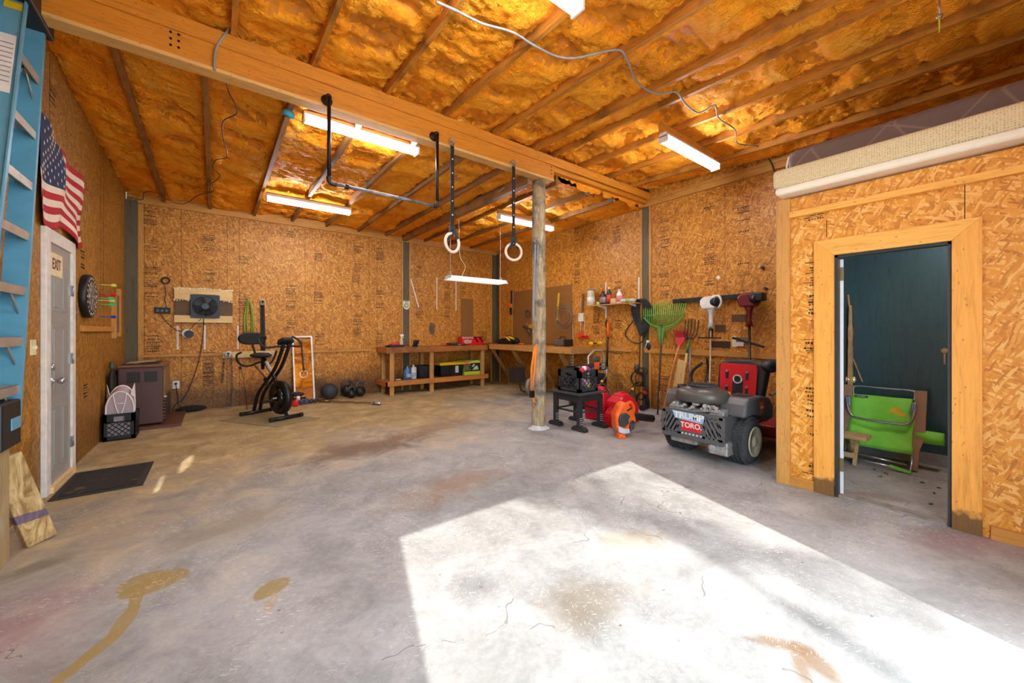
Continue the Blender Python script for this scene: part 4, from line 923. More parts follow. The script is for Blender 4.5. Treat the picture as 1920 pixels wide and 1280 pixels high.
# mirror leaning on the wall
a0,a1,b0,b1=oy(559,757,8.33),oy(591,750,8.33),oy(545,632,8.58),oy(582,631,8.58)
m=N('mirror_glass'); m.col(lin('f4f2ee')); m.p.inputs['Metallic'].default_value=1; m.p.inputs['Roughness'].default_value=.02; MIR=m.mat
x0,x1=.70,1.19
x0=(oy(557,757,8.33).x+oy(545,632,8.6).x)/2; x1=(oy(591,750,8.33).x+oy(582,631,8.6).x)/2
r=thing('wall_mirror','tall narrow mirror with a white frame leaning on the back wall','mirror',((x0+x1)/2,8.45,0)); zt=B(560,631).z
def pl(x,t,o=0): return V((x,8.30+t*.31-o,.01+t*(zt-.01)-o*.1))
g=M(); g.add([pl(x0,0),pl(x1,0),pl(x1,1),pl(x0,1)],[(0,1,2,3)]); g.build('glass',MIR,r)
g=M(); fw=.02
for p0,p1 in ((pl(x0,0),pl(x0,1)),(pl(x1,0),pl(x1,1)),(pl(x0-.01,0),pl(x1+.01,0)),(pl(x0-.01,1),pl(x1+.01,1))): g.bar(p0,p1,.028,.022,(0,-1,.2))
g.build('frame',WHITE,r)
# dumbbells
def dumbbell(px,py,R_,c,label,L=.16,ang=1.3):
    q=oz(px,py); z=R_*.95; d=V((cos(ang),sin(ang),0)); c0=V((q.x,q.y+.06,z))
    r=thing('dumbbell',label,'dumbbell',(c0.x,c0.y,0),'dumbbells on the floor by the mirror'); mm_=mt('db_'+c,c,.35)
    for s in (-1,1):
        g=M(); a=c0+d*(s*L/2); g.lathe([(R_*.7,-R_*.55),(R_,-R_*.35),(R_,R_*.35),(R_*.7,R_*.55)],a,d,6,sm=False); g.build('weight_head',mm_,r)
    g=M(); g.cyl(c0-d*L/2,c0+d*L/2,.014); g.build('handle',mt('db_handle','8a8a8c',.3,.7),r)
dumbbell(545,763,.054,'d01818','red hex dumbbell nearest the bike flywheel'); dumbbell(557,761,.054,'d01818','red hex dumbbell beside the blue dumbbells')
dumbbell(567,758,.046,'2c4058','dark blue dumbbell next to the red ones'); dumbbell(576,757,.046,'2c4058','dark blue dumbbell in front of the middle of the mirror'); dumbbell(585,756,.038,'1e2024','small black dumbbell at the right corner of the mirror, left of its twin'); dumbbell(593,755,.038,'1e2024','small black dumbbell farthest right of the row')
q=oz(553,752); r=thing('exercise_roller','white and black exercise wheel resting behind the red dumbbells','exercise roller',(q.x,8.2,0))
g=M(); g.cyl((q.x-.03,8.24,.1),(q.x+.03,8.24,.1),.095,n=24); g.build('wheel',WHITE,r)
g=M(); g.sph((q.x,8.2,.18),.1,(1.1,.5,.4)); g.cyl((q.x-.14,8.24,.1),(q.x+.14,8.24,.1),.014); g.build('cover',BLACK,r)
q=oz(620,749); g=M(); g.sph((q.x,q.y+.08,.155),.155,n=24); g.m=1; tag(g.build('medicine_ball',mt('ball_grey','30363c',.6,bump=.3)),'dark grey medicine ball on the floor right of the mirror','medicine ball')
def kettle(px,py,R_,label,tilt=0):
    q=oz(px,py); c0=V((q.x,q.y+.07,R_)); r=thing('kettlebell',label,'kettlebell',(c0.x,c0.y,0),'kettlebells by the back wall')
    g=M(); g.sph(c0,R_,(1,1,.97),20); g.build('bell',mt('kettle_iron','26241f',.45,.3,var=.3),r)
    g=M(); g.tube(smooth([c0+V((-R_*.62,0,R_*.6)),c0+V((-R_*.72,0,R_*1.15)),c0+V((-R_*.35,0,R_*1.65)),c0+V((R_*.35,0,R_*1.65)),c0+V((R_*.72,0,R_*1.15)),c0+V((R_*.62,0,R_*.6))]),R_*.17,8); g.build('handle',mt('kettle_handle','55565a',.35,.6),r)
kettle(653,744,.125,'largest black kettlebell, leftmost of the group'); kettle(661,747,.085,'small black kettlebell in front of the largest one'); kettle(677,744,.11,'black kettlebell nearest the workbench')
# curl bar
a,b=oz(600,751,.03),oz(714,756,.03); r=thing('curl_bar','steel EZ curl bar lying on the floor by the kettlebells','barbell',((a.x+b.x)/2,(a.y+b.y)/2,0)); d=(b-a); n=V((-d.y,d.x,0)).normalized(); P=[]
for t,o in ((0,0),(.16,0),(.3,0),(.38,-.035),(.46,.035),(.54,.035),(.62,-.035),(.70,.035),(.78,0),(.86,0)): P.append(a+d*t+n*o)
g=M(); g.tube(P,.014,8); g.build('bent_bar',mt('bar_brown','8a7048',.35,.7),r)
for (t0,t1) in ((-.02,.15),(.87,1.0)):
    g=M(); g.cyl(a+d*t0,a+d*t1,.025,n=14); g.cyl(a+d*(t1 if t0<.5 else t0),a+d*((t1 if t0<.5 else t0)+.012),.038,n=14); g.build('sleeve',STEEL if t0>.5 else mt('bar_brown','8a7048',.35,.7),r)
# ---------------------------------------------------------------- exercise bike (own axis a: front to back)
F0=oz(532,787); Rr=oz(479,776)
ra,rb=oz(457,781),oz(505,771); fa_,fb2=oz(512,794),oz(561,780)
fc=(fa_+fb2)/2; rc=(ra+rb)/2; ax=(fc-rc); L=ax.length; ax.normalize(); sd_=V((ax.y,-ax.x,0))
if sd_.x<0: sd_=-sd_
print('bike',fc,rc,L)
def K(a,s,z): return rc+ax*a+sd_*s+V((0,0,z))
cm=rc+ax*.45; r=thing('exercise_bike','black folding exercise bike on a thin mat by the back wall','exercise bike',(cm.x,cm.y,.008))
BK=mt('bike_black','141418',.35,.2,var=.05)
for c0,nm in ((rc,'rear_stabilizer'),(fc,'front_stabilizer')):
    g=M(); g.cyl(c0-sd_*.22+V((0,0,.04)),c0+sd_*.22+V((0,0,.04)),.028,n=14); o=g.build(nm,BK,r)
    for s in (-1,1): g=M(); g.cyl(c0+sd_*(s*.20)+V((0,0,.04)),c0+sd_*(s*.25)+V((0,0,.04)),.032,n=14); g.build('end_cap',RUB,o)
# in this frame a=0 rear foot, a=L front foot (towards the camera and right)
g=M()
for s in (-.045,.045):
    g.tube(smooth([K(-.0,s,.06),K(.12,s,.34),K(.36,s,.56),K(.62,s,.80),K(.80,s,1.08),K(.83,s,1.17)],6),.026,8)
g.build('curved_frame',BK,r)
g=M(); g.tube([K(L,0,.06),K(L*.85,0,.3),K(.52,0,.62),K(.38,0,.74),K(.2,0,.93)],.026,8); g.build('seat_post',BK,r)
g=M(); g.tube([K(.47,0,.665),K(.27,0,.87)],.03,8,flat=.8); g.build('white_sleeve',mt('sleeve_white','c4beb4',.4),r)
fw=K(L*.80,0,.33); g=M(); g.lathe([(.20,-.055),(.25,-.045),(.265,0),(.25,.045),(.20,.055)],fw,sd_,36); g.build('flywheel_housing',BK,r)
g=M(); g.lathe([(.19,-.062),(.05,-.064)],fw,sd_,24); g.lathe([(.19,.062),(.05,.066)],fw,sd_,24); g.build('housing_disc',mt('disc_black','0b0b0e',.2),r)
g=M(); g.cyl(fw-sd_*.12,fw+sd_*.12,.016); g.bar(fw-sd_*.1,fw-sd_*.1-ax*.14-V((0,0,.06)),.02,.02); g.bar(fw+sd_*.1,fw+sd_*.1+ax*.14+V((0,0,.06)),.02,.02); g.build('crank',STEEL,r)
for s in (-1,1):
    c0=fw+sd_*(s*.155)+(-ax*.14-V((0,0,.06)) if s<0 else ax*.14+V((0,0,.06)))
    g=M(); g.bar(c0-ax*.05,c0+ax*.05,.09,.03); g.build('pedal',BLACK,r,bevel=.008)
sc_=K(.12,0,.97); g=M(); g.sph(sc_,.17,(1.15,.85,.26),20,Matrix((ax,sd_,V((0,0,1)))).transposed()); g.build('seat',RUB,r)
g=M(); g.tube([K(-.02,0,.93),K(-.12,0,1.1),K(-.14,0,1.22)],.017,8); g.build('backrest_post',DARK,r)
q=K(-.14,0,1.24); g=M(); g.prism([(cos(t)*.155+(.06 if cos(t)>0 else -.06),sin(t)*.10) for t in [2*pi*k/28 for k in range(28)]],q-ax*.035,sd_,V((0,0,1)),-.07 if False else .07); g.build('backrest',RUB,r,bevel=.02)
for s in (-1,1):
    g=M(); g.tube(smooth([K(.10,0,.86),K(.02,s*.16,.80),K(-.02,s*.26,.86),K(.0,s*.30,.98),K(.08,s*.27,1.03)]),.016,8); g.build('side_handle',RUB,r)
    g=M(); g.tube(smooth([K(.80,0,1.12),K(.80,s*.12,1.13),K(.76,s*.26,1.12),K(.68,s*.31,1.19),K(.60,s*.27,1.26),K(.66,s*.2,1.27)]),.016,8); g.build('handlebar',RUB,r)
g=M(); c0=K(.80,0,1.22); g.prism([(-.1,-.06),(.1,-.06),(.12,.03),(.07,.09),(-.07,.09),(-.12,.03)],c0,sd_,(V((0,0,1))*.55+ax*.8),.05); g.build('console',BLACK,r,bevel=.008)
g=M(); g.tube([K(.33,-.04,.62),K(.22,-.16,.84)],.009,6); g.tube([K(.33,0,.5),K(.24,0,.60)],.03,8); g.build('tension_knob',BLACK,r)
g=M(); g.tube([K(-.02,-.24,.82),K(0,-.2,.6),K(0,-.15,.1)],.004,5); g.sph(K(-.02,-.24,.78),.025,n=8); g.build('pull_cord',BLACK,r)
m4=[oz(410,789),oz(519,801),oz(601,784),oz(492,772)]
g=M(); g.add([p_+V((0,0,.001)) for p_ in m4]+[p_+V((0,0,.007)) for p_ in m4],[(3,2,1,0),(4,5,6,7),(0,1,5,4),(1,2,6,5),(2,3,7,6),(3,0,4,7)])
tag(g.build('exercise_mat',mt('mat_olive','8a7a55',.8,var=.1)),'thin olive brown mat under the exercise bike','mat')
# ================================================================ WORKBENCHES
BW=wood('bench_wood','a8662a','6d3f18',0,dirt='3a2616'); BWY=wood('bench_wood_y','a8662a','6d3f18',1,dirt='3a2616'); LEG=wood('bench_leg','b98a4c','8a5c2c',2)
bx0,bx1,by0,by1=oy(727,652,8.02).x,5.36,8.02,YB-.025
BT=1.02
r=thing('workbench','long wooden workbench with a lower shelf along the back wall','workbench',((bx0+bx1)/2,8.3,0))
g=M(); g.box(bx0,bx1,by0,by1,BT-.03,BT); g.build('bench_top',BW,r)
g=M(); g.box(bx0,bx1,by0-.04,by0,BT-.12,BT-.005); g.box(bx0-.04,bx0,by0-.04,by1,BT-.12,BT-.005); g.build('apron',BW,r,bevel=.003)
for x in (bx0+.05,(bx0+bx1)/2-.28,bx1-.16):
    for y in (by0+.005,by1-.09):
        g=M(); g.box(x,x+.09 if y<8.1 else x+.08,y,y+.05,0,BT-.03); g.build('leg',LEG,r,bevel=.002)
SZ=.30
g=M(); g.box(bx0-.02,bx1,by0+.06,by1,SZ-.02,SZ); g.build('lower_shelf',BW,r)
g=M(); g.box(bx0-.05,bx1+.03,by0-.035,by0,SZ-.10,SZ+.005); g.box(bx0-.05,bx0-.01,by0-.035,by1,SZ-.10,SZ+.0); g.build('shelf_rail',wood('shelf_rail_wood','b9742f','87501f',0),r,bevel=.003)
# bench along the right wall
X2=5.46; y20=ox(1072,650,X2).y
r=thing('workbench','wooden workbench with slanting braces along the right wall','workbench',(5.75,(y20+8.5)/2,0))
g=M(); g.box(X2,XR-.025,y20,by1,BT-.0,BT+.03); g.build('bench_top',BWY,r)
g=M(); g.box(X2-.04,X2,y20,by1-.62,BT-.10,BT+.025); g.box(X2-.04,XR-.06,y20-.04,y20,BT-.10,BT+.025); g.build('apron',wood('apron_y','c08c48','8a5a28',1,dirt='4a4038'),r,bevel=.003)
for y in (7.95,7.1,6.3,5.55):
    g=M(); g.bar((X2+.02,y,BT-.10),(XR-.06,y-.0,.12),.09,.04,(1,0,0)); g.box(XR-.10,XR-.055,y-.045,y+.045,0,.25); g.build('brace',wood('brace_wood','a87a42','77502a',2,dirt='3f4a4c'),r,bevel=.002)
# things on the benches ------------------------------------------------
def bq(px,py,Y=8.3): return oy(px,py,Y)
# paper target on the post
q=oy(762,571,YB-.03); r=thing('paper_target','small white target with a green ring hanging on the back wall post','target',(q.x,YB-.03,q.z-.1))
g=M(); g.prism([(-.075,.09),(.075,.09),(.08,-.03),(.05,-.095),(0,-.115),(-.05,-.095),(-.08,-.03)],(q.x,YB-.030,q.z),(1,0,0),(0,0,1),.006); g.build('target_card',mt('card_white','e8ecdf',.6),r)
g=M(); N0=YB-.038
for k in range(12): 
    a=k*pi/6; g.box(q.x+.055*cos(a)-.009,q.x+.055*cos(a)+.009,N0-.001,N0,q.z-.015+.055*sin(a)-.009,q.z-.015+.055*sin(a)+.009)
g.box(q.x-.05,q.x+.05,N0-.001,N0,q.z+.065,q.z+.08); g.build('target_print',BLACK,r)
g=M(); g.torus((q.x,N0,q.z-.015),.03,.011,(0,1,0),24,6); g.build('target_ring',mt('lime','9ccf2e',.6),r)
# spray bottle
q=bq(755,648,8.12); r=thing('spray_bottle','clear spray bottle with a white trigger at the left end of the workbench','spray bottle',(q.x,8.2,BT))
g=M(); g.lathe([(.035,0),(.042,.01),(.042,.11),(.03,.16),(.016,.19),(.016,.21)],(q.x,8.2,BT),n=20); g.build('bottle',mt('bottle_beige','c8b890',.2),r)
g=M(); g.cyl((q.x,8.2,BT+.205),(q.x,8.2,BT+.24),.018,n=12); g.box(q.x-.03,q.x+.05,8.185,8.215,BT+.24,BT+.275); g.bar((q.x+.035,8.2,BT+.25),(q.x+.045,8.2,BT+.19),.015,.01); g.build('trigger',WHITE,r)
q=bq(742,648,8.2); r=thing('heat_gun','red and dark hand tool lying left of the spray bottle','hand tool',(q.x,8.2,BT))
g=M(); g.lathe([(.02,0),(.04,.03),(.045,.12),(.03,.2)],(q.x-.1,8.22,BT+.05),(1,0,.1),16); g.build('tool_body',RED,r)
g=M(); g.box(q.x-.16,q.x+.16,8.12,8.2,BT,BT+.05); g.tube([(q.x-.1,8.2,BT+.04),(q.x-.24,8.15,BT+.02)],.02,8); g.build('tool_handle',BLACK,r,bevel=.01)
q=bq(780,645,8.06); r=thing('bench_vise','small black steel bench vise clamped to the front of the workbench','vise',(q.x,8.08,BT))
VS=mt('vise_steel','2a2a2c',.4,.6); g=M(); g.box(q.x-.05,q.x+.05,8.03,8.15,BT,BT+.04); g.box(q.x-.03,q.x+.03,8.02,8.16,BT+.04,BT+.10); g.build('vise_body',VS,r,bevel=.006)
g=M(); g.box(q.x-.07,q.x-.0,7.99,8.04,BT+.07,BT+.15); g.box(q.x+.02,q.x+.08,8.06,8.1,BT+.06,BT+.15); g.build('jaw',VS,r,bevel=.004)
g=M(); g.cyl((q.x-.01,8.0,BT+.05),(q.x-.01,7.9,BT+.05),.012); g.tube([(q.x-.03,7.92,BT-.05),(q.x+.02,7.92,BT+.13)],.007,6); g.build('screw_handle',STEEL,r)
# red box
a,b=oy(866,640,8.35),oy(907,640,8.2)
x0=oy(866,640,8.30).x; x1=oy(905,640,8.3).x; xm=x0+(x1-x0)*.52; z1=oy(866,628,8.3).z
r=thing('red_tool_box','red cardboard tool box with black stripes at the bench corner','box',((x0+x1)/2,8.35,BT))
g=M(); g.box(x0,x1,8.28,8.5,BT,BT+.21); g.build('carton',mt('carton_red','d8121c',.4,var=.03),r,bevel=.003)
g=M()
for u in (0.0,.5):
    xx=xm+(x1-xm)*u; g.add([(xx,8.278,BT+.2),(xx+.06,8.278,BT+.2),(xx+.17,8.278,BT+.06),(xx+.12,8.278,BT+.06)],[(0,1,2,3)])
g.box(xm,x1,8.277,8.279,BT+.185,BT+.205); g.build('stripe',BLACK,r)
g=M(); g.box(x0,xm,8.277,8.279,BT+.16,BT+.20); g.add([(x0+.03,8.278,BT+.11),(x0+.1,8.278,BT+.14),(xm-.03,8.278,BT+.12),(xm-.06,8.278,BT+.05),(x0+.08,8.278,BT+.04)],[(0,1,2,3,4)]); g.build('carton_picture',mt('picture_pale','b8a8a4',.5,var=.6,vs=60),r)
# loose tools on the bench
rr=random.Random(11)
tools=[(836,'red handled screwdriver','red',-.3),(842,'pliers with red grips','red',.5),(848,'black wrench','black',0.1),(854,'black ratchet handle','black',-.2),(860,'black file','black',.3),(866,'white tipped marker','white',.1),(871,'black socket bar','black',-.1),(876,'black chisel','black',.2)]
for i,(px,nm,cc,an) in enumerate(tools):
    x=oy(px,648,8.15).x; d=V((cos(an),sin(an),0)); c0=V((x,8.10+.05*(i%3),BT+.018)); kinds=nm.split()[-1]
    r=thing('hand_tool',nm+' on the workbench, '+order[i]+' from the left of the loose tools','hand tool',(x,c0.y,BT),'loose tools on the workbench')
    g=M(); g.tube([c0-d*.11,c0-d*.10,c0-d*.02,c0],[.008,.016,.015,.008],8); g.build('tool_grip',RED if cc=='red' else (WHITE if cc=='white' else BLACK),r)
    g=M(); g.tube([c0,c0+d*.1],.006,6); g.build('tool_shaft',DARK,r)
q=oy(857,640,8.4); g=M(); g.box(q.x-.22,q.x+.14,8.36,8.56,BT,BT+.055); tag(g.build('tool_case',mt('case_olive','26261f',.5),bevel=.012),'flat dark tool case lying behind the loose tools, left of the red box','tool case')
# pegboards
PEG=mt('pegboard_brown','8a5c28',.6,var=.05)
def peg(x0,x1,z0,z1,wall,label):
    g=M()
    if wall=='b': g.box(x0,x1,YB-.012,YB-.0005,z0,z1)
    else: g.box(XR-.012,XR-.0005,x0,x1,z0,z1)
    o=g.build('pegboard',PEG); tag(o,label,'pegboard')
    g=M(); st=.051
    u=x0+.03
    while u<x1-.02:
        z=z0+.03
        while z<z1-.02:
            if wall=='b': g.box(u-.003,u+.003,YB-.0128,YB-.012,z-.003,z+.003)
            else: g.box(XR-.0128,XR-.012,u-.003,u+.003,z-.003,z+.003)
            z+=st
        u+=st
    g.build('peg_hole',mt('hole','4a3014',.9),o)['kind']='stuff'
a,b=B(864,559),B(887,628); peg(a.x,b.x,BT+.02,a.z,'b','tall narrow brown pegboard on the back wall above the red box')
a,b=ox(962,546,XR),ox(1073,534,XR); peg(min(a.y,b.y),max(a.y,b.y),BT+.04,(a.z+b.z)/2,'r','large brown pegboard on the right wall behind the round pole')
g=M(); y_=ox(962,546,XR).y; g.box(XR-.02,XR,y_,y_+.05,BT+.04,a.z+.0); structure(g.build('trim_pegboard_batten',LUM))
q=B(810,615); g=M(); 
# things under the bench
q=oy(764,700,8.12); JB=N('jug_blue'); JB.col(lin('4a7fb8')); JB.p.inputs['Roughness'].default_value=.15; JB.p.inputs['Transmission Weight'].default_value=.25
def jug(x,y,mat_,h,label,w_=.075,cap=BLUE):
    r=thing('jug',label,'jug',(x,y,SZ)); g=M(); g.lathe([(w_*.9,0),(w_,.012),(w_,h*.55),(w_*.8,h*.72),(w_*.35,h*.86),(w_*.26,h*.9),(w_*.26,h*.93)],(x,y,SZ+.001),n=24,sy=.8); g.tube(smooth([(x+w_*.3,y,SZ+h*.84),(x+w_*.85,y,SZ+h*.78),(x+w_*.85,y,SZ+h*.55)]),.012,6); g.build('jug_body',mat_,r)
    g=M(); g.cyl((x,y,SZ+h*.92),(x,y,SZ+h),w_*.3,n=16); g.build('cap',cap,r)
    g=M(); g.box(x-w_*.6,x+w_*.6,y-w_*.84,y-w_*.80,SZ+.06,SZ+h*.45); g.build('jug_label',mt('label_'+label[:6],'9ab4d0' if 'blue' in label else 'c8b8b0',.6,var=.5,vs=40),r)
    return r
jug(q.x,8.12,JB.mat,.30,'clear blue jug of washer fluid on the bench shelf',.088)
jug(oy(776,700,8.16).x,8.2,mt('jug_white','e6e0da',.35),.31,'white jug on the bench shelf beside the blue jug',.078,WHITE)
def tote(x0,x1,y0,y1,h,label,lid=None,open_=False):
    r=thing('storage_tote',label,'tote',((x0+x1)/2,(y0+y1)/2,SZ)); TB=mt('tote_black','1c1d22',.4)
    g=M(); t=.03; zb=SZ+.001; zt_=SZ+h
    vs=[(x0+t,y0+t,zb),(x1-t,y0+t,zb),(x1-t,y1-t,zb),(x0+t,y1-t,zb),(x0,y0,zt_),(x1,y0,zt_),(x1,y1,zt_),(x0,y1,zt_)]; fs=[(3,2,1,0),(0,1,5,4),(1,2,6,5),(2,3,7,6),(3,0,4,7)]
    if open_: g.add(vs,fs); 
    else: g.add(vs,fs+[(4,5,6,7)])
    for u in [k/6 for k in range(1,6)]:
        x=x0+t/2+(x1-x0-t)*u; g.bar((x,y0+t-.004,zb+.02),(x,y0-.002,zt_-.02),.012,.008,(0,1,0))
    o=g.build('tub',TB,r)
    if open_: s_=o.modifiers.new('s','SOLIDIFY'); s_.thickness=.006
    g=M(); e=.012; zz=zt_
    for q_ in ((x0-e,x1+e,y0-e,y0+.01),(x0-e,x1+e,y1-.01,y1+e),(x0-e,x0+.01,y0,y1),(x1-.01,x1+e,y0,y1)): g.box(*q_,zz-.02,zz+.004)
    g.build('rim',TB if not lid else lid,r)
    if lid: g=M(); g.box(x0-e,x1+e,y0-e,y1+e,zz+.004,zz+.022); g.box(x0+.04,x1-.04,y0+.04,y1-.04,zz+.022,zz+.034); g.build('lid',lid,r,bevel=.004)
    return r
xa=oy(786,700,8.1).x; xb=oy(816,690,8.1).x; tote(xa,xb,8.1,8.52,.27,'open black storage tote on the bench shelf behind the jugs',None,True)
xa=oy(826,700,8.1).x; xb=oy(870,690,8.1).x; yt=tote(xa,xb,8.1,8.52,.29,'black storage tote with a yellow lid on the bench shelf',YEL)
g=M(); x=xa+(xb-xa)*.62; g.box(x,x+.085,8.095,8.099,SZ+.08,SZ+.24); g.build('tote_label',mt('sticker_grey','c8ccd2',.5,var=.3,vs=50),yt)
x0=oy(871,690,8.1).x; x1=oy(904,690,8.1).x; r=thing('cardboard_box','lime and black power tool box lettered RYOBI on the bench shelf','box',((x0+x1)/2,8.3,SZ))
g=M(); g.box(x0,x1,8.1,8.5,SZ+.001,SZ+.34); g.build('carton',mt('carton_lime','b9d82c',.5,var=.03),r,bevel=.002)
g=M(); g.box(x0,x1,8.0975,8.0995,SZ+.085,SZ+.285); g.build('dark_panel',mt('box_dark','23272a',.4),r)
g=M(); g.add([(x0+.22,8.0965,SZ+.12),(x0+.30,8.0965,SZ+.20),(x0+.36,8.0965,SZ+.22),(x0+.40,8.0965,SZ+.12)],[(0,1,2,3)]); g.add([(x0+.2,8.0965,SZ+.2),(x0+.26,8.0965,SZ+.27),(x0+.3,8.0965,SZ+.24),(x0+.25,8.0965,SZ+.19)],[(0,1,2,3)]); g.build('tool_picture',mt('tool_pic','c4ccd0',.4,var=.5,vs=60),r)
g=M(); g.box(x0,x0+.17,8.0955,8.0975,SZ+.25,SZ+.33); lg=g.build('logo_panel',RED,r); text('RYOBI',.055,(x0+.085,8.0945,SZ+.29),(1,0,0),(0,0,1),WHITE,'logo_lettering',lg,.0005,bold=.001)
g=M()
for k in range(4): g.box(x0+.02,x0+.02+(.14,.1,.12,.15)[k],8.0955,8.0975,SZ+.22-k*.034,SZ+.226-k*.034+.006)
g.build('box_print',mt('print_green','9cbc60',.5),r)
q=oy(747,712,8.15); g=M(); g.box(q.x-.06,q.x+.05,8.12,8.2,SZ+.001,SZ+.03); tag(g.build('rag',mt('rag_white','c8c4ba',.8),bevel=.012),'small pale crumpled scrap on the bench shelf left of the blue jug','rag')
# right-hand bench things
def R(px,py,off=.0): return ox(px,py,XR-off)
r=thing('tool_bag','black and yellow tool bag slumped on the corner of the right bench','tool bag',(5.75,7.9,BT+.03))
q1,q2=ox(930,640,5.75),ox(968,638,5.75); rr=random.Random(5)
c0=V((5.78,(q1.y+q2.y)/2,BT+.03))
g=M(); g.sph(c0+V((0,.05,.05)),.17,(.9,2.3,.45),16); g.sph(c0+V((0,-.3,.07)),.13,(.9,1.4,.7),16); g.build('bag_body',mt('black_nylon','111112',.6,bump=.5,bs=20),r)
for k,(dy,dz_,a) in enumerate(((-.05,.10,.3),(-.22,.13,.9),(-.35,.15,.5),(-.45,.08,-.3))):
    g=M(); d=V((-.3,cos(a),sin(a)*.7)).normalized(); cc=c0+V((-.12,dy,dz_)); g.tube([cc-d*.09,cc,cc+d*.09],[.02,.028,.02],8); g.build('tool_grip',YEL if k in (1,2) else DARK,r)
g=M(); g.tube(smooth([c0+V((-.1,-.1,.1)),c0+V((-.15,-.2,.2)),c0+V((-.1,-.35,.18)),c0+V((-.14,-.45,.06))]),.012,6); g.build('carry_strap',BLACK,r)
q=ox(975,645,5.6); r=thing('hand_tool','orange handled tool lying at the front edge of the right bench','hand tool',(5.6,q.y,BT+.03)); g=M(); g.tube([(5.6,q.y-.12,BT+.05),(5.6,q.y+.05,BT+.05)],.018,8); g.build('tool_grip',ORANGE,r); g=M(); g.tube([(5.6,q.y+.05,BT+.05),(5.63,q.y+.2,BT+.045)],.01,6); g.build('tool_shaft',DARK,r)
for k,(px,cc,lb) in enumerate(((917,'c01818','small red tool near the inner corner of the right bench'),(924,'9a1818','small dark red tool right of the inner bench corner'))):
    q=ox(px,645,5.5); r=thing('hand_tool',lb,'hand tool',(5.52,q.y,BT+.03)); g=M(); g.tube([(5.52,q.y-.07,BT+.045),(5.52,q.y+.07,BT+.045)],.014,8); g.build('tool_grip',mt('rt'+cc,cc,.4),r); g=M(); g.tube([(5.52,q.y+.07,BT+.045),(5.52,q.y+.15,BT+.045)],.006,6); g.build('tool_shaft',STEEL,r)
# saw hanging beside pegboard
q0,q1=R(959,544,.03),R(956,592,.03); r=thing('hand_saw','black and steel hand saw with an orange grip hanging left of the pegboard','saw',(XR-.03,q0.y,q1.z))
g=M(); g.bar(V((XR-.03,q0.y,q0.z)),V((XR-.03,q0.y,q0.z-.35)),.05,.02,(1,0,0)); g.build('saw_back',BLACK,r)
g=M(); g.bar(V((XR-.025,q0.y-.07,q0.z-.05)),V((XR-.025,q0.y-.05,q0.z-.50)),.03,.008,(1,0,0)); g.build('blade',STEEL,r)
g=M(); zc=R(957,573,.03).z; g.box(XR-.06,XR-.01,q0.y-.0,q0.y+.09,zc-.05,zc+.05); g.build('grip',ORANGE,r,bevel=.01)
g=M(); g.bar(V((XR-.03,q0.y+.03,zc-.05)),V((XR-.03,q0.y+.02,zc-.24)),.09,.04,(1,0,0),.06,.03); g.build('saw_handle',BLACK,r,bevel=.01)
# tool cluster left of pole
q=R(990,588,.06); r=thing('corded_drill','dark coil of cord and drill hanging on the pegboard left of the pole','drill',(XR-.06,q.y,q.z-.2))
g=M(); 
for k in range(4): g.torus((XR-.05-.008*k,q.y,q.z),.075+.004*k,.007,(1,0,.0),20,5)
g.build('cord',mt('cord_purple','4a3438',.6),r)
z=R(992,612,.06).z; g=M(); g.tube([(XR-.08,q.y+.14,z),(XR-.08,q.y-.08,z-.01)],[.03,.045],12); g.tube([(XR-.08,q.y-.03,z),(XR-.08,q.y-.1,z-.2)],.03,8); g.build('drill_body',mt('drill_grey','4a4440',.5),r)
g=M(); g.tube([(XR-.08,q.y-.08,z),(XR-.08,q.y-.16,z+.0)],.05,10); g.build('drill_end',mt('mustard','c49020',.5),r)
g=M(); g.sph((XR-.08,q.y+.0,z+.06),.02); g.build('trigger_lock',ORANGE,r)
# folding saw stand / cart half hidden behind pole
q=oz(985,733); r=thing('wheeled_cart','black tubular cart with a round disc half hidden behind the pole','cart',(q.x,q.y+.2,0))
P=[oz(975,733)+V((0,0,.02))]
c0=oz(977,736)+V((0,0,.02)); c1=oz(1005,737)+V((0,0,.02)); g=M(); g.tube(smooth([c0+V((.05,.1,.45)),c0+V((.0,.05,.2)),c0+V((0,0,.05)),c0+V((.08,-.03,0)),c1,c1+V((.05,.05,.1))]),.014,8); g.build('tube_leg',BLACK,r)
q=oy(1000,700,6.05+.25); g=M(); g.lathe([(.13,0),(.145,.02),(.145,.05),(.13,.07)],(q.x,6.05+.2,.56),(.5,-1,0),24); g.build('round_cover',mt('mauve_grey','7a6a68',.5),r)
q=oy(993,723,6.05+.25); g=M(); g.cyl((q.x-.05,6.05+.22,.20),(q.x-.02,6.05+.15,.20),.17,n=24); g.build('wheel_disc',mt('disc_grey','8a8680',.5),r)
g=M(); g.box(q.x-.36,q.x-.12,6.05+.25,6.05+.5,.28,.60); g.tube([(q.x-.1,6.05+.3,.6),(q.x-.3,6.05+.3,.72),(q.x-.15,6.05+.3,.78),(q.x,6.05+.3,.70)],.01,6); g.build('motor_box',mt('dark_olive','2a2620',.6),r,bevel=.03)
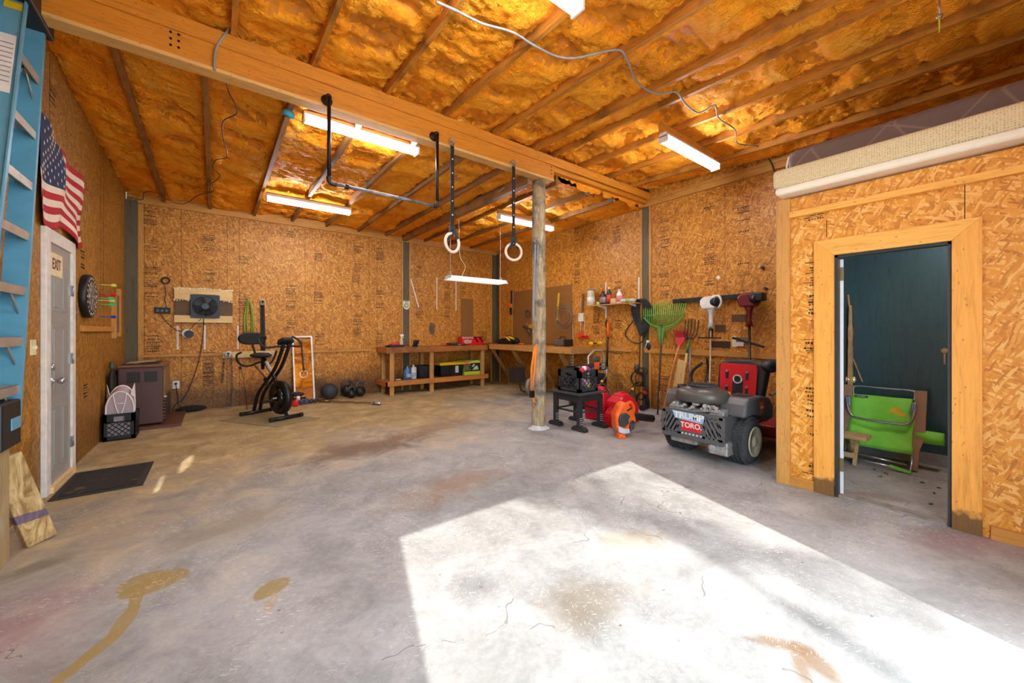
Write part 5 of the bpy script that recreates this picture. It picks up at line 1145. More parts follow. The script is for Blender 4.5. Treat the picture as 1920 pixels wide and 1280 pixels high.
# things right of the pole: yellow level, wire coil, radio, conduit, wrenches
q0,q1=R(1048,549,.03),R(1044,600,.03); r=thing('spirit_level','yellow and black ruler hanging on the pegboard right of the pole','ruler',(XR-.03,q1.y,q1.z))
g=M(); g.bar(q0,q1,.05,.012,(1,0,0)); g.build('ruler_blade',YEL,r)
g=M()
for k in range(6): p_=q0+(q1-q0)*(.5+.08*k); g.bar(p_+V((-.008,.02,.012)),p_+V((-.008,-.02,-.012)),.012,.002,(1,0,0))
g.build('ruler_mark',BLACK,r)
g=M(); q=R(1057,594,.05)
for k in range(6): g.torus((XR-.03-.008*k,q.y+.03*sin(k*2.3),q.z+.02*cos(k*1.7)),.20+.018*k*(1 if k%2 else -.6),.006,(1,.0,.05),32,5)
g.tube(smooth([q+V((0,-.2,0)),q+V((0,-.4,.05)),R(1090,595,.03)]),.006,5); tag(g.build('wire_coil',mt('wire_taupe','8a7260',.5)),'loose coil of grey cable hanging on the pegboard right of the pole','wire coil')
q=ox(1052,644,5.75); r=thing('radio','grey and black jobsite radio on the right bench behind the pole','radio',(5.8,q.y,BT+.03))
g=M(); g.box(5.7,5.9,q.y-.17,q.y+.17,BT+.031,BT+.17); g.build('radio_case',mt('radio_grey','5c5a56',.5),r,bevel=.02)
g=M(); g.box(5.69,5.91,q.y-.19,q.y-.13,BT+.035,BT+.175); g.tube(smooth([(5.8,q.y+.1,BT+.16),(5.8,q.y+.06,BT+.22),(5.8,q.y-.06,BT+.22),(5.8,q.y-.1,BT+.16)]),.01,6); g.build('radio_handle',BLACK,r)
q=R(1091,595,.0); r=thing('wall_outlet','white wall outlet box with two cords on the right wall past the pegboard','outlet',(XR,q.y,q.z-.06))
g=M(); g.box(XR-.04,XR-.0005,q.y-.07,q.y+.07,q.z-.085,q.z+.085); g.build('outlet_box',WHITE,r,bevel=.004)
g=M(); g.cyl((XR-.02,q.y+.01,q.z+.085),(XR-.02,q.y+.01,q.z+.38),.011,n=8); g.build('conduit',mt('conduit','b8ae9c',.5),r)
q=R(1093,555,.02); r=thing('wrench','rusty open-ended wrench hanging above the wall outlet','wrench',(XR-.02,q.y,q.z-.2))
g=M(); g.bar((XR-.02,q.y,q.z),(XR-.02,q.y,R(1093,585).z),.025,.01,(1,0,0)); g.torus((XR-.02,q.y,q.z+.02),.026,.010,(1,0,0),14,6); g.build('wrench_body',mt('rust_steel','7a5a44',.6,.4),r)
for k,(px,cc,lb) in enumerate(((1088.5,'f04a1c','orange fly swatter style tool hanging below the wall outlet'),(1096.5,'d01c1c','red fly swatter style tool hanging below the wall outlet'))):
    a,b=R(px,601,.03),R(px,632,.03); r=thing('hanging_tool',lb,'tool',(XR-.03,a.y,b.z)); g=M(); g.tube([a,b],.005,6); g.build('rod',WHITE,r)
    g=M(); g.add([b+V((0,-.09,0)),b+V((0,.09,0)),b+V((0,.03,.11)),b+V((0,-.03,.11))],[(0,1,2,3)]) if k==0 else g.box(b.x-.01,b.x+.01,b.y-.10,b.y+.08,b.z-.02,b.z+.03); o=g.build('scraper_head',mt('hg'+cc,cc,.4),r); s_=o.modifiers.new('s','SOLIDIFY'); s_.thickness=.01
r=thing('power_strip','white vertical power strip on the right wall below the bench line','power strip',R(1074,683,.03))
a,b=R(1074,664,.0),R(1074,684,.0); g=M(); g.box(XR-.04,XR-.001,a.y-.03,a.y+.03,b.z-.02,a.z+.02); g.build('strip_body',CREAM,r,bevel=.003)
for k in range(4):
    g=M(); z=b.z+.02+k*(a.z-b.z-.02)/3.4; g.box(XR-.042,XR-.039,a.y-.013,a.y+.013,z-.014,z+.014); g.build('socket',BLACK,r)
g=M(); g.tube([R(1074,605,.02),R(1074,664,.02)],.006,6); g.build('cord',mt('conduit','b8ae9c',.5),r)
# ================================================================ RIGHT WALL AND ITS TOOLS
# bottle shelf
a,b=R(1102,575,.18),R(1194,567,.18); zsh=(R(1136,571,.1).z)
ya_,yb_=ox(1102,575,XR-.2).y,ox(1192,566,XR-.2).y; y0,y1=min(ya_,yb_),max(ya_,yb_)
r=thing('wall_shelf','narrow wooden shelf on white brackets holding bottles on the right wall','shelf',(XR-.12,(y0+y1)/2,zsh-.02))
g=M(); g.box(XR-.24,XR-.02,y0,y1,zsh-.02,zsh); g.build('shelf_board',LUMY,r)
for px in (1137,1196):
    y=R(px,570).y; y=min(max(y,y0+.02),y1-.02)
    g=M(); g.prism([(-.02,0),(-.25,0),(-.25,-.015),(-.04,-.06),(-.02,-.06)],(XR,y-.006,zsh-.021),(1,0,0),(0,0,1),-.012); g.box(XR-.02,XR-.001,y-.013,y+.013,zsh-.25,zsh-.02); g.build('bracket',WHITE,r)
def bottle(px,h,w_,c,label,capc=None,lab=None,kind='bottle',shape=0,off=.13):
    y=ox(px,565,XR-off).y; p0=V((XR-off,y,zsh)); r=thing(kind.replace(' ','_'),label,kind,tuple(p0),'containers on the right wall shelf')
    g=M(); prof=[(w_*.92,0),(w_,.01),(w_,h*.6),(w_*.75,h*.74),(w_*.35,h*.82),(w_*.33,h*.88)] if shape==0 else [(w_*.95,0),(w_,.01),(w_,h*.95),(w_*.9,h)]
    g.lathe(prof,p0+V((0,0,.0005)),n=20,sx=.7 if shape==0 else 1); g.build('body',mt('bt_'+c,c,.35,var=.08),r)
    if capc: g=M(); g.cyl(p0+V((0,0,h*.87 if shape==0 else h)),p0+V((0,0,h if shape==0 else h*1.12)),w_*.4 if shape==0 else w_*1.02,n=16); g.build('cap',mt('cp_'+capc,capc,.4),r)
    if lab: g=M(); g.lathe([(w_*1.02,h*.12),(w_*1.02,h*.55)],p0,n=20,sx=.7 if shape==0 else 1); g.build('label_wrap',mt('lb_'+lab,lab,.6,var=.4,vs=60),r)
bottle(1108,.30,.075,'c8c0a0','large clear jar with a white and green label at the left end of the shelf','9a8468','e4ece4','jar',1)
bottle(1115,.10,.04,'b8884c','small tan roll beside the large jar',None,None,'tape roll',1,.08); bottle(1122,.055,.04,'c8c060','little yellow green tape roll on the shelf',None,None,'tape roll',1,.16)
bottle(1131,.27,.075,'241a20','black motor oil bottle with a dark red cap','8a1c24','8a8088')
bottle(1142,.33,.055,'1c2420','black bottle with a yellow cap and red and yellow label','e8d070','c83a24')
bottle(1151,.10,.07,'d8b878','low beige tub between the bottles',None,None,'tub',1)
bottle(1161,.27,.058,'e4e0dc','white bottle with a red label','e8e4e0','e0889a')
for k,(px,c,lb) in enumerate(((1170,'d8dcd0','crumpled pale packet beside the white bottle'),(1179,'b8c860','lime and white packet near the right end of the shelf'),(1186,'d4d8c4','pale packet at the right end of the shelf'))):
    y=ox(px,565,XR-.12).y; g=M(); g.sph((XR-.12,y,zsh+.045),.075,(.9,.9,.55),10); tag(g.build('packet',mt('pk'+c,c,.5,bump=.8,bs=25,var=.35)),lb,'packet','packets on the right wall shelf')
# black extension cord on a hook at the post
q=R(1203,575,.06); r=thing('extension_cord','thick bundle of black extension cord hanging on a hook at the right wall post','extension cord',(XR-.08,q.y,R(1205,650,.06).z))
zt=R(1200,563,.06).z; zb=R(1205,612,.06).z; y=q.y; g=M()
for k in range(9):
    s=(k-4)*.014; P=[V((XR-.05-.012*(k%4),y+.10+s*1.2,zt-.04)),V((XR-.08,y+.02+s,zt+.02)),V((XR-.07-.01*(k%3),y-.10+s,zt-.05)),V((XR-.07,y-.14+s*1.5,(zt+zb)/2)),V((XR-.08,y-.06+s,zb-.08-.01*k)),V((XR-.06,y+.05+s,zb+.02)),V((XR-.05-.01*(k%3),y+.13+s*1.3,(zt+zb)/2+.04))]
    g.tube(smooth(P+[P[0]]),.010,6)
g.build('cord_bundle',BLACK,r)
g=M(); g.tube(smooth([R(1197,580,.05),R(1188,600,.03),R(1174,620,.03),R(1174,630,.03),R(1188,642,.03),R(1203,641,.05),R(1211,625,.06)]),.010,6); g.tube(smooth([R(1199,610,.03),R(1200,650,.03),R(1198,700,.03)]),.008,6); g.build('cord_loop',mt('cord_brown','2e1c12',.5),r)
q=R(1216,650,.05); r=thing('small_tool','small black tool with a white cap hanging on the post','tool',(XR-.04,q.y,q.z-.07))
g=M(); g.sph((XR-.04,q.y,q.z),.045,(.6,.8,1.4),12); g.build('tool_body',BLACK,r); g=M(); g.sph((XR-.045,q.y+.02,q.z+.09),.03); g.tube([(XR-.05,q.y+.03,q.z+.08),(XR-.05,q.y+.09,q.z-.06)],.006,5); g.build('cap',WHITE,r)
r=thing('cord_tangle','tangle of black cords with a red plug hanging low on the right wall post','cords',(XR-.08,R(1203,720).y,R(1203,765,.08).z)); rr=random.Random(2)
for (px0,py0,px1,py1,wd) in ((1195,690,1210,700,.1),(1190,700,1205,720,.12),(1192,720,1210,745,.14),(1196,740,1212,765,.12)):
    a,b=R(px0,py0,.05),R(px1,py1,.09); g=M()
    for k in range(3): c=(a+b)/2+V((0,rr.uniform(-.04,.04),0)); g.tube([c+V((-.01*k,cos(t)*wd*(.8+.15*k),sin(t)*(a.z-b.z)*.75)) for t in [2*pi*i/20 for i in range(20)]],.008,5,True)
    g.build('cord',BLACK,r)
q=R(1209,736,.09); g=M(); g.sph(q,.05,(.8,1.1,.7),12); g.build('red_plug',RED,r)
q=R(1194,690,.06); g=M(); g.sph(q,.055,(.7,1,1.2),12); g.build('hanger_head',mt('grey_dark','4a4442',.6),r)
# yellow ended cord on the rail
a,b=R(1104,644,.09),R(1129,643,.09); r=thing('adapter_cord','short black cord with two yellow plugs lying on the wall rail','cord',((a+b)/2))
zr=1.08
for p_ in (a,b): g=M(); d=(b-a).normalized()*(1 if p_ is a else -1); g.lathe([(.02,0),(.035,.03),(.035,.07),(.018,.12)],p_,d,14); g.build('plug',YEL,r)
g=M(); g.tube([a+(b-a)*.2,a+(b-a)*.8],.012,8); g.build('cord',BLACK,r)
# pole pruner
P=[R(1140,606,.06),R(1140,632,.07),R(1139,650,.08),R(1138,690,.12),R(1136,722,.16)]
r=thing('pole_pruner','orange and black telescopic pole pruner leaning upright on the right wall','pruner',(P[-1].x,P[-1].y,P[-1].z))
g=M(); g.tube([P[0],P[1]],.026,10); g.build('orange_grip',ORANGE,r)
g=M(); g.tube([P[1],P[2],P[3]],.02,10); g.build('black_tube',BLACK,r)
g=M(); g.tube([P[3],P[4],V((P[4].x-.04,P[4].y,.35))],.015,8); g.build('silver_tube',STEEL,r)
g=M(); g.tube(smooth([R(1138,600,.06),R(1136,606,.06),R(1137,614,.05)]),.014,6); g.build('hook_head',BLACK,r)
# hand-held tools leaning on the right wall -----------------------------
def shaft(g,pts,rad,n=10): g.tube(pts,rad,n)
# big green rake
t=R(1246,590,.05); b_=oz(1232,768); 
base=V((5.78,oz(1233,770).y,0)); base=oz(1233,779)
cen=R(1245,600,.10); r=thing('leaf_rake','large green plastic leaf rake standing head-up against the right wall','rake',(base.x,base.y,0))
up=(R(1246,562,.08)-R(1240,648,.10)); 
topc=V((XR-.07,0,0)); e0,e1=R(1207,570,.07),R(1286,570,.07)
bot=R(1241,640,.12)
yc=(e0.y+e1.y)/2; hwid=abs(e0.y-e1.y)/2; ztp=R(1246,566,.07).z; zbm=R(1243,612,.09).z
g=M(); n=21
def edge(u): return zbm+(ztp-.10-zbm)*(abs(u)**2.4)*.55   
for i in range(n):
    u=-1+2*i/(n-1); zz_=edge(u)
    g.tube([V((XR-.11,yc+u*hwid*.93,zz_)),V((XR-.09,yc+u*hwid*.98,(zz_+ztp)/2)),V((XR-.05,yc+u*hwid,ztp-.02*abs(u)))],.0075,5)
g.build('tine',mt('tine_green','74b84c',.45),r)['kind']='stuff'
g=M(); P=[V((XR-.11,yc+u*hwid*.93,edge(u)-.01)) for u in [-1+i/12 for i in range(25)]]
for k in range(3): g.tube([p_+V((0,0,-.012*k*(1-abs((i-12)/12)))) for i,p_ in enumerate(P)],.014-.002*k,6)
g.tube([V((XR-.09,yc+u*hwid*.99,edge(1)+.02+.012*u*0)) for u in (-1,0,1)],.009,6)
g.build('rim',GRN,r)
g=M(); q=V((XR-.12,bot.y,bot.z)); 
g.prism([(-.065,zbm-.02-q.z),(.065,zbm-.02-q.z),(.028,-.0),(.022,-.05),(-.022,-.05),(-.028,0)],q,(0,1,0),(0,0,1),-.03)
g.tube([q,V((XR-.115,yc-hwid*.7,edge(.7)))],.006,6); g.tube([q,V((XR-.115,yc+hwid*.7,edge(.7)))],.006,6); g.build('socket',GRN,r)
g=M(); shaft(g,[V((XR-.14,yc,zbm+.03)),q+V((-.02,0,-.02)),base+V((0,0,.015))],.015); g.build('handle',mt('rake_handle','4c4038',.5),r)
g=M(); d=(q-base).normalized(); g.tube([base+d*.28,base+d*.40],.018,8); g.build('white_band',WHITE,r)
# red shrub rake
hb=R(1275,647,.14); base=oz(1243,790); base=V((5.3,0,0)); base=oz(1240,790)
r=thing('shrub_rake','small red shrub rake with a wooden handle leaning on the right wall','rake',(base.x,base.y,0))
g=M(); tp=R(1278,621,.08); 
g.prism([(-.025,-.12),(.025,-.12),(.125,.11),(.10,.13),(-.10,.13),(-.125,.11)],R(1276,636,.11)+V((0,0,0)),(0,1,0),(.25,-.06,1),-.012); g.build('rake_head',RED,r,bevel=.003)
g=M()
for k in range(9):
    u=(k-4)/4; c=R(1276,636,.11); g.tube([c+V((-.002,u*.02,-.1)),c+V((.0,u*.11,.12)),c+V((-.04,u*.115,.15))],.005,5)
g.build('tine',mt('tine_red','a01018',.4),r)
g=M(); j=R(1265,668,.22); shaft(g,[R(1274,647,.14),R(1266,672,.25),R(1258,705,.40)],.014); g.build('upper_handle',mt('handle_tan','c88a4a',.5),r)
g=M(); j=R(1258,705,.40); shaft(g,[j,base+V((0,0,.0))],.013); g.build('lower_handle',mt('handle_honey','b9723a',.45),r)
# manure fork
base=oz(1270,785)
ft_=R(1294,638,.12); r=thing('garden_fork','five-tined steel garden fork with a green socket standing against the right wall','fork',(base.x,base.y,0))
g=M(); z0=R(1296,637,.10).z; z1=R(1296,600,.06).z; y0_=R(1308,615,.08).y; y1_=R(1284,615,.08).y; yc2=(y0_+y1_)/2; hw2=abs(y1_-y0_)/2
FK=mt('fork_steel','3a302c',.5,.6)
for k in range(5):
    u=(k-2)/2; g.tube(smooth([V((XR-.13,yc2+u*hw2*.55,z0+.02)),V((XR-.12,yc2+u*hw2,z0+.08)),V((XR-.08,yc2+u*hw2,(z0+z1)/2)),V((XR-.05,yc2+u*hw2*1.02,z1+.02*(1-abs(u))))]),[.009]*15+[.003] if False else .008,6)
g.tube([V((XR-.13,yc2+u*hw2*.6,z0+.02-.0)) for u in (-1,0,1)],.01,6); g.build('tine',FK,r)
g=M(); s0=V((XR-.13,yc2,z0+.02)); s1=R(1288,662,.20); g.tube([s0,s1],[.013,.022],10); g.build('socket',mt('socket_green','2c7a2e',.4),r)
g=M(); shaft(g,[s1,base+(s1-base)*.03],.02); g.build('handle',mt('handle_pale','dab878',.5),r)
# pale plank, grey pipe
q0,q1=oz(1256,788),oz(1262,780)
a=R(1276,677,.2); g=M(); g.bar(R(1280,676,.28),oz(1262,778)+V((0,0,.05)),.14,.03,(1,0,0)); tag(g.build('leaning_plank',wood('pale_plank','dcb878','b8904c',2)),'pale raw plank leaning on the right wall behind the mower','plank')
r=thing('grey_pipe','light grey pipe leaning on the right wall right of the fork','pipe',(XR-.3,R(1294,720,.3).y,.0)); g=M(); g.tube([R(1294,652,.05),R(1293.5,720,.2)],.015,8); g.build('pipe',mt('pipe_grey','9a9ca0',.4,.3),r); g=M(); g.tube([R(1293.5,720,.2),V((XR-.4,R(1293.5,720,.2).y,.02))],.018,8); g.build('pipe_sleeve',DARK,r)
# horizontal tool rack bar
a,b=R(1262,565,.05),R(1418,553,.05); r=thing('tool_rack','long black metal tool rack fixed across the right wall','tool rack',((a+b)/2))
g=M(); g.bar(a,b,.03,.07,(0,0,1)); g.build('rack_bar',mt('rack_black','232323',.5,.3),r)
for k,px in enumerate((1284,1320,1342,1385,1410)):
    q=ox(px,562,XR-.05); g=M(); t=(px-1262)/(1418-1262); z=a.z+(b.z-a.z)*t; g.tube([(XR-.06,q.y,z-.02),(XR-.12,q.y,z-.03),(XR-.13,q.y,z+.01)],.007,6); g.build('rack_hook',DARK,r)
# string trimmers
def trimmer(name,label,px,topy,endy,white,off=.2):
    q=R(px,topy,off); z1=R(px,endy,off).z; x=q.x; y=q.y
    r=thing(name,label,'string trimmer',(x,y,0)); bodyc=mt('trim_white','e6e2dc',.35) if white else mt('trim_maroon','6a141a',.35)
    g=M(); g.prism([(-.13,-.02),(-.10,-.09),(.08,-.09),(.12,-.03),(.12,.06),(.07,.10),(-.09,.09),(-.13,.04)],(x+.09,y,q.z),(0,-1,0),(0,0,1),.18); g.build('engine_cover',bodyc,r,bevel=.02)
    g=M(); g.sph((x-.01,y+(.03 if white else .0),q.z+.075),.075,(.9,1.1,.5),16); g.build('top_cover',ORANGE if white else BLACK,r)
    g=M(); g.lathe([(.07,0),(.07,.05),(.045,.07)],(x-.04,y-.07,q.z+.01),(-.6,-.8,0),20); g.build('starter_cover',BLACK,r)
    if white: g=M(); g.tube(smooth([(x-.04,y-.05,q.z+.10),(x-.05,y-.14,q.z+.09),(x-.05,y-.17,q.z),(x-.04,y-.13,q.z-.08)]),.016,8); g.build('starter_ring',bodyc,r)
    else: g=M(); g.box(x-.1,x+.06,y-.2,y-.05,q.z-.02,q.z+.1); g.build('air_box',BLACK,r,bevel=.02)
    g=M(); g.tube([(x,y,q.z-.06),(x,y,q.z-.15),(x,y,q.z-.27),(x,y,q.z-.36)],[.08,.035,.028,.05],14); g.build('throttle_grip',bodyc,r)
    zc=q.z-.36
    g=M(); e_=R(px-2,735,off+.25) if white else R(px+1,690,off+.2); g.tube([V((x,y,zc)),e_,e_+(e_-V((x,y,zc)))*.25],.013 if white else .017,10); g.build('shaft',mt('shaft_beige','b8a488',.4,.4) if white else BLACK,r)
    zh=R(px,633 if white else 640,off).z; g=M()
    if white: g.tube([(x-.0,y,zh+.14),(x-.0,y,zh)],.03,10); g.bar((x-.05,y-.17,zh),(x-.05,y+.17,zh),.03,.02)
    else: g.bar((x-.05,y-.2,zh-.07),(x-.05,y+.2,zh+.05),.04,.03)
    g.build('loop_handle',BLACK,r,bevel=.004)
    return r
trimmer('string_trimmer','white and orange string trimmer hanging engine-up from the rack',1333,568,735,True); trimmer('string_trimmer','dark red and black string trimmer hanging at the right end of the rack',1405,563,680,False)
for (x0,y0,x1,y1,c,lb) in ((1341,609,1361,622,'5a3a1c','small brown plaque between the two trimmers, the upper one'),(1335,639,1369,651,'3a2214','long dark brown plaque right of the white trimmer shaft'),(1372,590,1400,603,'5c3a1c','brown rectangle on the wall left of the dark red trimmer'),(1380,632,1401,646,'7a5a38','tan rectangle beside the white switch plate')):
    a,b=R(x0,(y0+y1)/2),R(x1,(y0+y1)/2); h=abs(R(x0,y0).z-R(x0,y1).z); g=M(); g.box(XR-.012,XR-.001,min(a.y,b.y),max(a.y,b.y),a.z-h/2,a.z+h/2); tag(g.build('wall_plaque',mt('plq'+c,c,.6)),lb,'plaque','small rectangles on the right wall')
a=R(1377,640); r=thing('wall_switch','cream switch plate and white card on the right wall by the dark red trimmer','switch plate',(XR,a.y,a.z-.07)); g=M(); g.box(XR-.02,XR-.001,a.y-.03,a.y+.03,a.z-.08,a.z+.08); g.build('plate',CREAM,r); b=R(1386,645); g=M(); g.box(XR-.025,XR-.001,b.y-.07,b.y+.05,b.z-.03,b.z+.03); g.build('card',WHITE,r)
q=R(1347,520); g=M(); g.prism([(-.035,0),(0,.035),(.035,0),(0,-.035)],(XR-.004,q.y,q.z),(0,1,0),(0,0,1),-.004); tag(g.build('paper_tag',mt('tag_paper','e8e4d8',.6)),'tiny white square tag on the right wall above the white trimmer','tag')
for (px,py) in ((1431,502),(1437,541)):
    q=R(px,py); g=M(); g.cyl((XR-.05,q.y,q.z),(XR-.001,q.y,q.z),.02,n=12); tag(g.build('coat_peg',mt('knob_dark','2a1a14',.5)),'small dark peg on the right wall near the partition, '+('upper one' if py<520 else 'lower one'),'peg','dark pegs on the right wall')
# bent black handle behind the mower
P=[R(1317,680,.35),R(1300,694,.35),R(1296,708,.35),R(1303,728,.4),R(1313,742,.5)]
g=M(); g.tube(smooth(P),.022,8); tag(g.build('bent_handle',mt('handle_foam','2c2d30',.8)),'bent black foam handle sticking up behind the mower','handle')
# ================================================================ STOOL, CRATE, GAS CANS, BLOWER
pts=dict(a=oz(1040,797),b=oz(1085,811),c=oz(1125,803))
lx0,lx1,ly0,ly1=3.94,4.36,3.62,4.08
r=thing('work_stand','black plastic work stand with four wide feet right of the pole','stand',((lx0+lx1)/2,(ly0+ly1)/2,0)); WS=mt('stand_black','26272b',.5,var=.15)
ZT=.50
for x in (lx0,lx1):
    for y in (ly0,ly1):
        g=M(); g.box(x-.03,x+.03,y-.03,y+.03,.05,ZT-.03); lo=g.build('leg',WS,r,bevel=.004)
        g=M()
        for k in range(4): g.box(x-.032,x+.032,y-.0315,y-.0295,.09+k*.028,.096+k*.028)
        g.build('height_mark',mt('mark_white','c8c8c8',.6),lo)
        g=M(); g.prism([(-.12,0),(.12,0),(.12,.035),(.08,.06),(-.08,.06),(-.12,.035)],(x+.0-.04,y,.002),(.0,1,0),(0,0,1),.08) ; g.build('foot',WS,lo,bevel=.004)
g=M(); g.box(lx0-.08,lx1+.08,ly0-.07,ly1+.07,ZT-.01,ZT+.012); g.build('top_plate',mt('stand_top','38383a',.6,var=.2),r,bevel=.006)
g=M()
for (x0_,y0_,x1_,y1_) in ((lx0,ly0,lx1,ly0),(lx0,ly1,lx1,ly1),(lx0,ly0,lx0,ly1),(lx1,ly0,lx1,ly1)):
    L_=V((x1_-x0_,y1_-y0_,0)); s=V((x0_,y0_,0))
    g.bar(s+V((0,0,ZT-.06)),s+L_+V((0,0,ZT-.06)),.05,.10); 
g.build('skirt',WS,r)
g=M()
for (x0_,y0_,x1_,y1_) in ((lx0,ly0,lx1,ly0),(lx0,ly1,lx1,ly1),(lx0,ly0,lx0,ly1),(lx1,ly0,lx1,ly1)):
    g.tube([(x0_,y0_,.25),(x1_,y1_,.25)],.014,8)
g.build('crossbar',WS,r)
cr_=crate('milk_crate','black milk crate of odds and ends on top of the black work stand',lx0+.02,lx1-.02,ly0+.02,ly1-.02,ZT+.013,.30,mt('crate_charcoal','34373c',.45))
cz_=ZT+.02
rr=random.Random(9)
for k,(c,dx,dy,lb) in enumerate((('d8d84a',.28,.1,'yellow-green ball in the crate on the work stand'),('e8a8d0',.22,.1,'pink ball in the crate on the work stand'),('4a6a3c',.12,.14,'green ball in the crate on the work stand'),('d8d8dc',.3,.25,'white ball in the crate on the work stand'))):
    g=M(); g.sph((lx0+dx,ly0+dy,cz_+.07+.04*(k%2)),.05,n=14); tag(g.build('ball',mt('ball'+c,c,.5)),lb,'ball','balls in the crate')
g=M(); g.torus((lx0+.1,ly1-.12,cz_+.12),.08,.02,(.3,1,.2),20,8); g.torus((lx0+.12,ly1-.14,cz_+.17),.07,.02,(.8,.3,.2),20,8); tag(g.build('coiled_hose',mt('hose_black','16161a',.6)),'coiled black hose inside the crate on the work stand','hose')
q=V((lx0+.14,ly0+.026,0)); r=thing('cap','red white and blue cloth cap on the rim of the crate','cap',(q.x,q.y,ZT+.30)); 
for k,c in enumerate(('d02028','e8e4ea','d02028','3a4878')):
    g=M(); s=k/3-.5; g.sph((q.x+.13*s,q.y+.0,ZT+.325+.03*(1-abs(s)*2)),.04,(.8,1,.9),12); g.build('cap_panel',mt('cap'+c,c,.8),r)
# black bucket behind
q=oy(1082,690,4.98); r=thing('bucket','wide black bucket standing behind the milk crate','bucket',(q.x,4.98,0)); g=M(); g.lathe([(.15,0),(.2,.66),(.215,.68),(.215,.70),(.195,.70),(.17,.25)],(q.x,4.98,0),n=28); g.build('bucket_wall',mt('bucket_black','0f0f11',.35),r)
# hand truck / pressure washer
PWY=4.5
f=lambda px,py: oy(px,py,PWY)
r=thing('pressure_washer','pressure washer with a silver tube handle behind the work stand','pressure washer',(f(1120,740).x,PWY,0)); SL=mt('silver_tube','b9b6ae',.35,.6)
g=M(); P=[f(1104,750),f(1103,690),f(1103,668),f(1114,657),f(1129,657),f(1132,670),f(1133,700),f(1134,745)]; g.tube(P,.018,10); g.build('handle_tube',SL,r)
a,b=f(1104,675),f(1131,700)
g=M(); g.box(a.x-.06,b.x+.03,PWY-.05,PWY+.10,f(1118,694).z,f(1118,681).z); g.build('control_box',mt('washer_dark','33343a',.5),r,bevel=.015)
g=M(); q=f(1113,685); g.box(q.x-.06,q.x+.06,PWY-.085,PWY-.05,f(1113,693).z,f(1113,679).z); g.build('orange_panel',mt('washer_orange','f0582a',.4),r,bevel=.015)
g=M(); q=f(1126,686); g.box(q.x-.04,q.x+.04,PWY-.075,PWY-.05,f(1126,691).z,f(1126,681).z); g.build('gauge_panel',mt('panel_sage','9aa898',.5),r,bevel=.008)
g=M(); q=f(1121,673); g.box(q.x-.08,q.x+.08,PWY,PWY+.08,q.z-.05,q.z+.05); g.build('top_grip',mt('washer_grey','5a544c',.6),r,bevel=.03)
q=f(1119,725); g=M(); g.box(q.x-.17,q.x+.15,PWY-.12,PWY+.2,.12,.62); g.build('motor_case',mt('washer_black','1c1d20',.5),r,bevel=.05)
for s in (-1,1):
    g=M(); g.cyl((q.x+s*.2,PWY+.1,.13),(q.x+s*.25,PWY+.1,.13),.13,n=24); g.build('wheel',RUB,r)
g=M(); g.tube(smooth([f(1102,690)+V((0,-.1,0)),f(1115,686)+V((0,-.12,0)),f(1131,690)+V((0,-.12,0)),f(1150,720)+V((0,-.1,0)),f(1152,760)+V((0,-.1,0)),f(1144,780)+V((0,-.1,0))]),.009,6); g.tube(smooth([f(1132,684)+V((0,-.12,0)),f(1125,705)+V((0,-.12,0)),f(1112,722)+V((0,-.12,0)),f(1120,718)+V((0,-.14,0)),f(1133,735)+V((0,-.12,0))]),.008,6); g.build('hose',mt('hose_taupe','8a7460',.6),r)
g=M(); g.bar(f(1130,728)+V((0,-.1,0)),f(1136,740)+V((0,-.1,0)),.06,.03); g.build('spray_handle',mt('spray_grey','8c8c90',.4),r)
# gas cans
GC=mt('gas_red','d4142c',.32,var=.08)
def gascan(x,y,w_,d_,h,label,rot=0,spout=True):
    r=thing('gas_can',label,'gas can',(x,y,0),'red gas cans'); Rm=Matrix.Translation((x,y,0))@Matrix.Rotation(rot,4,'Z')
    g=M(Rm); bw=[(-w_,-d_),(w_,-d_),(w_,d_),(-w_,d_)]; lv=[(0,.94),(.02,1),(h*.55,1),(h*.72,.9),(h*.9,.45),(h,.36)]; vs=[];fs=[]
    for z,s in lv:
        for a,b in bw: vs.append((a*s,b*(s if s>.8 else s*1.6),z))
    for i in range(len(lv)-1):
        for k in range(4): fs.append((i*4+k,i*4+(k+1)%4,(i+1)*4+(k+1)%4,(i+1)*4+k))
    fs+= [(3,2,1,0),tuple(len(lv)*4-4+k for k in range(4))]
    g.add(vs,fs); g.build('can_body',GC,r,bevel=.022,seg=3)
    g=M(Rm); g.tube([(-w_*.35,d_*.35,h*.86),(-w_*.2,d_*.0,h*1.02),(w_*.2,0,h*1.02),(w_*.35,d_*.35,h*.86)],.018,8); g.build('handle',GC,r)
    if spout:
        g=M(Rm); g.cyl((w_*.55,0,h*.7),(w_*.62,0,h*.84),.035,n=14); g.tube(smooth([(w_*.6,0,h*.8),(w_*.8,0,h*.95),(w_*1.15,0,h*1.1)]),.014,8); g.build('spout',BLACK,r)
        g=M(Rm); g.sph((w_*1.17,0,h*1.11),.024,n=10); g.build('spout_cap',YEL,r)
q=oz(1143,792); gascan(4.76,3.99,.16,.16,.50,'tall red gas can directly behind the black work stand',.35)
q=oz(1182,800); gascan(4.86,3.62,.185,.17,.43,'wide red gas can behind the orange leaf blower',-.2)
q=oz(1154,799); gascan(4.52,3.53,.10,.09,.26,'smallest red gas can between the stand and the orange blower',.1,False)
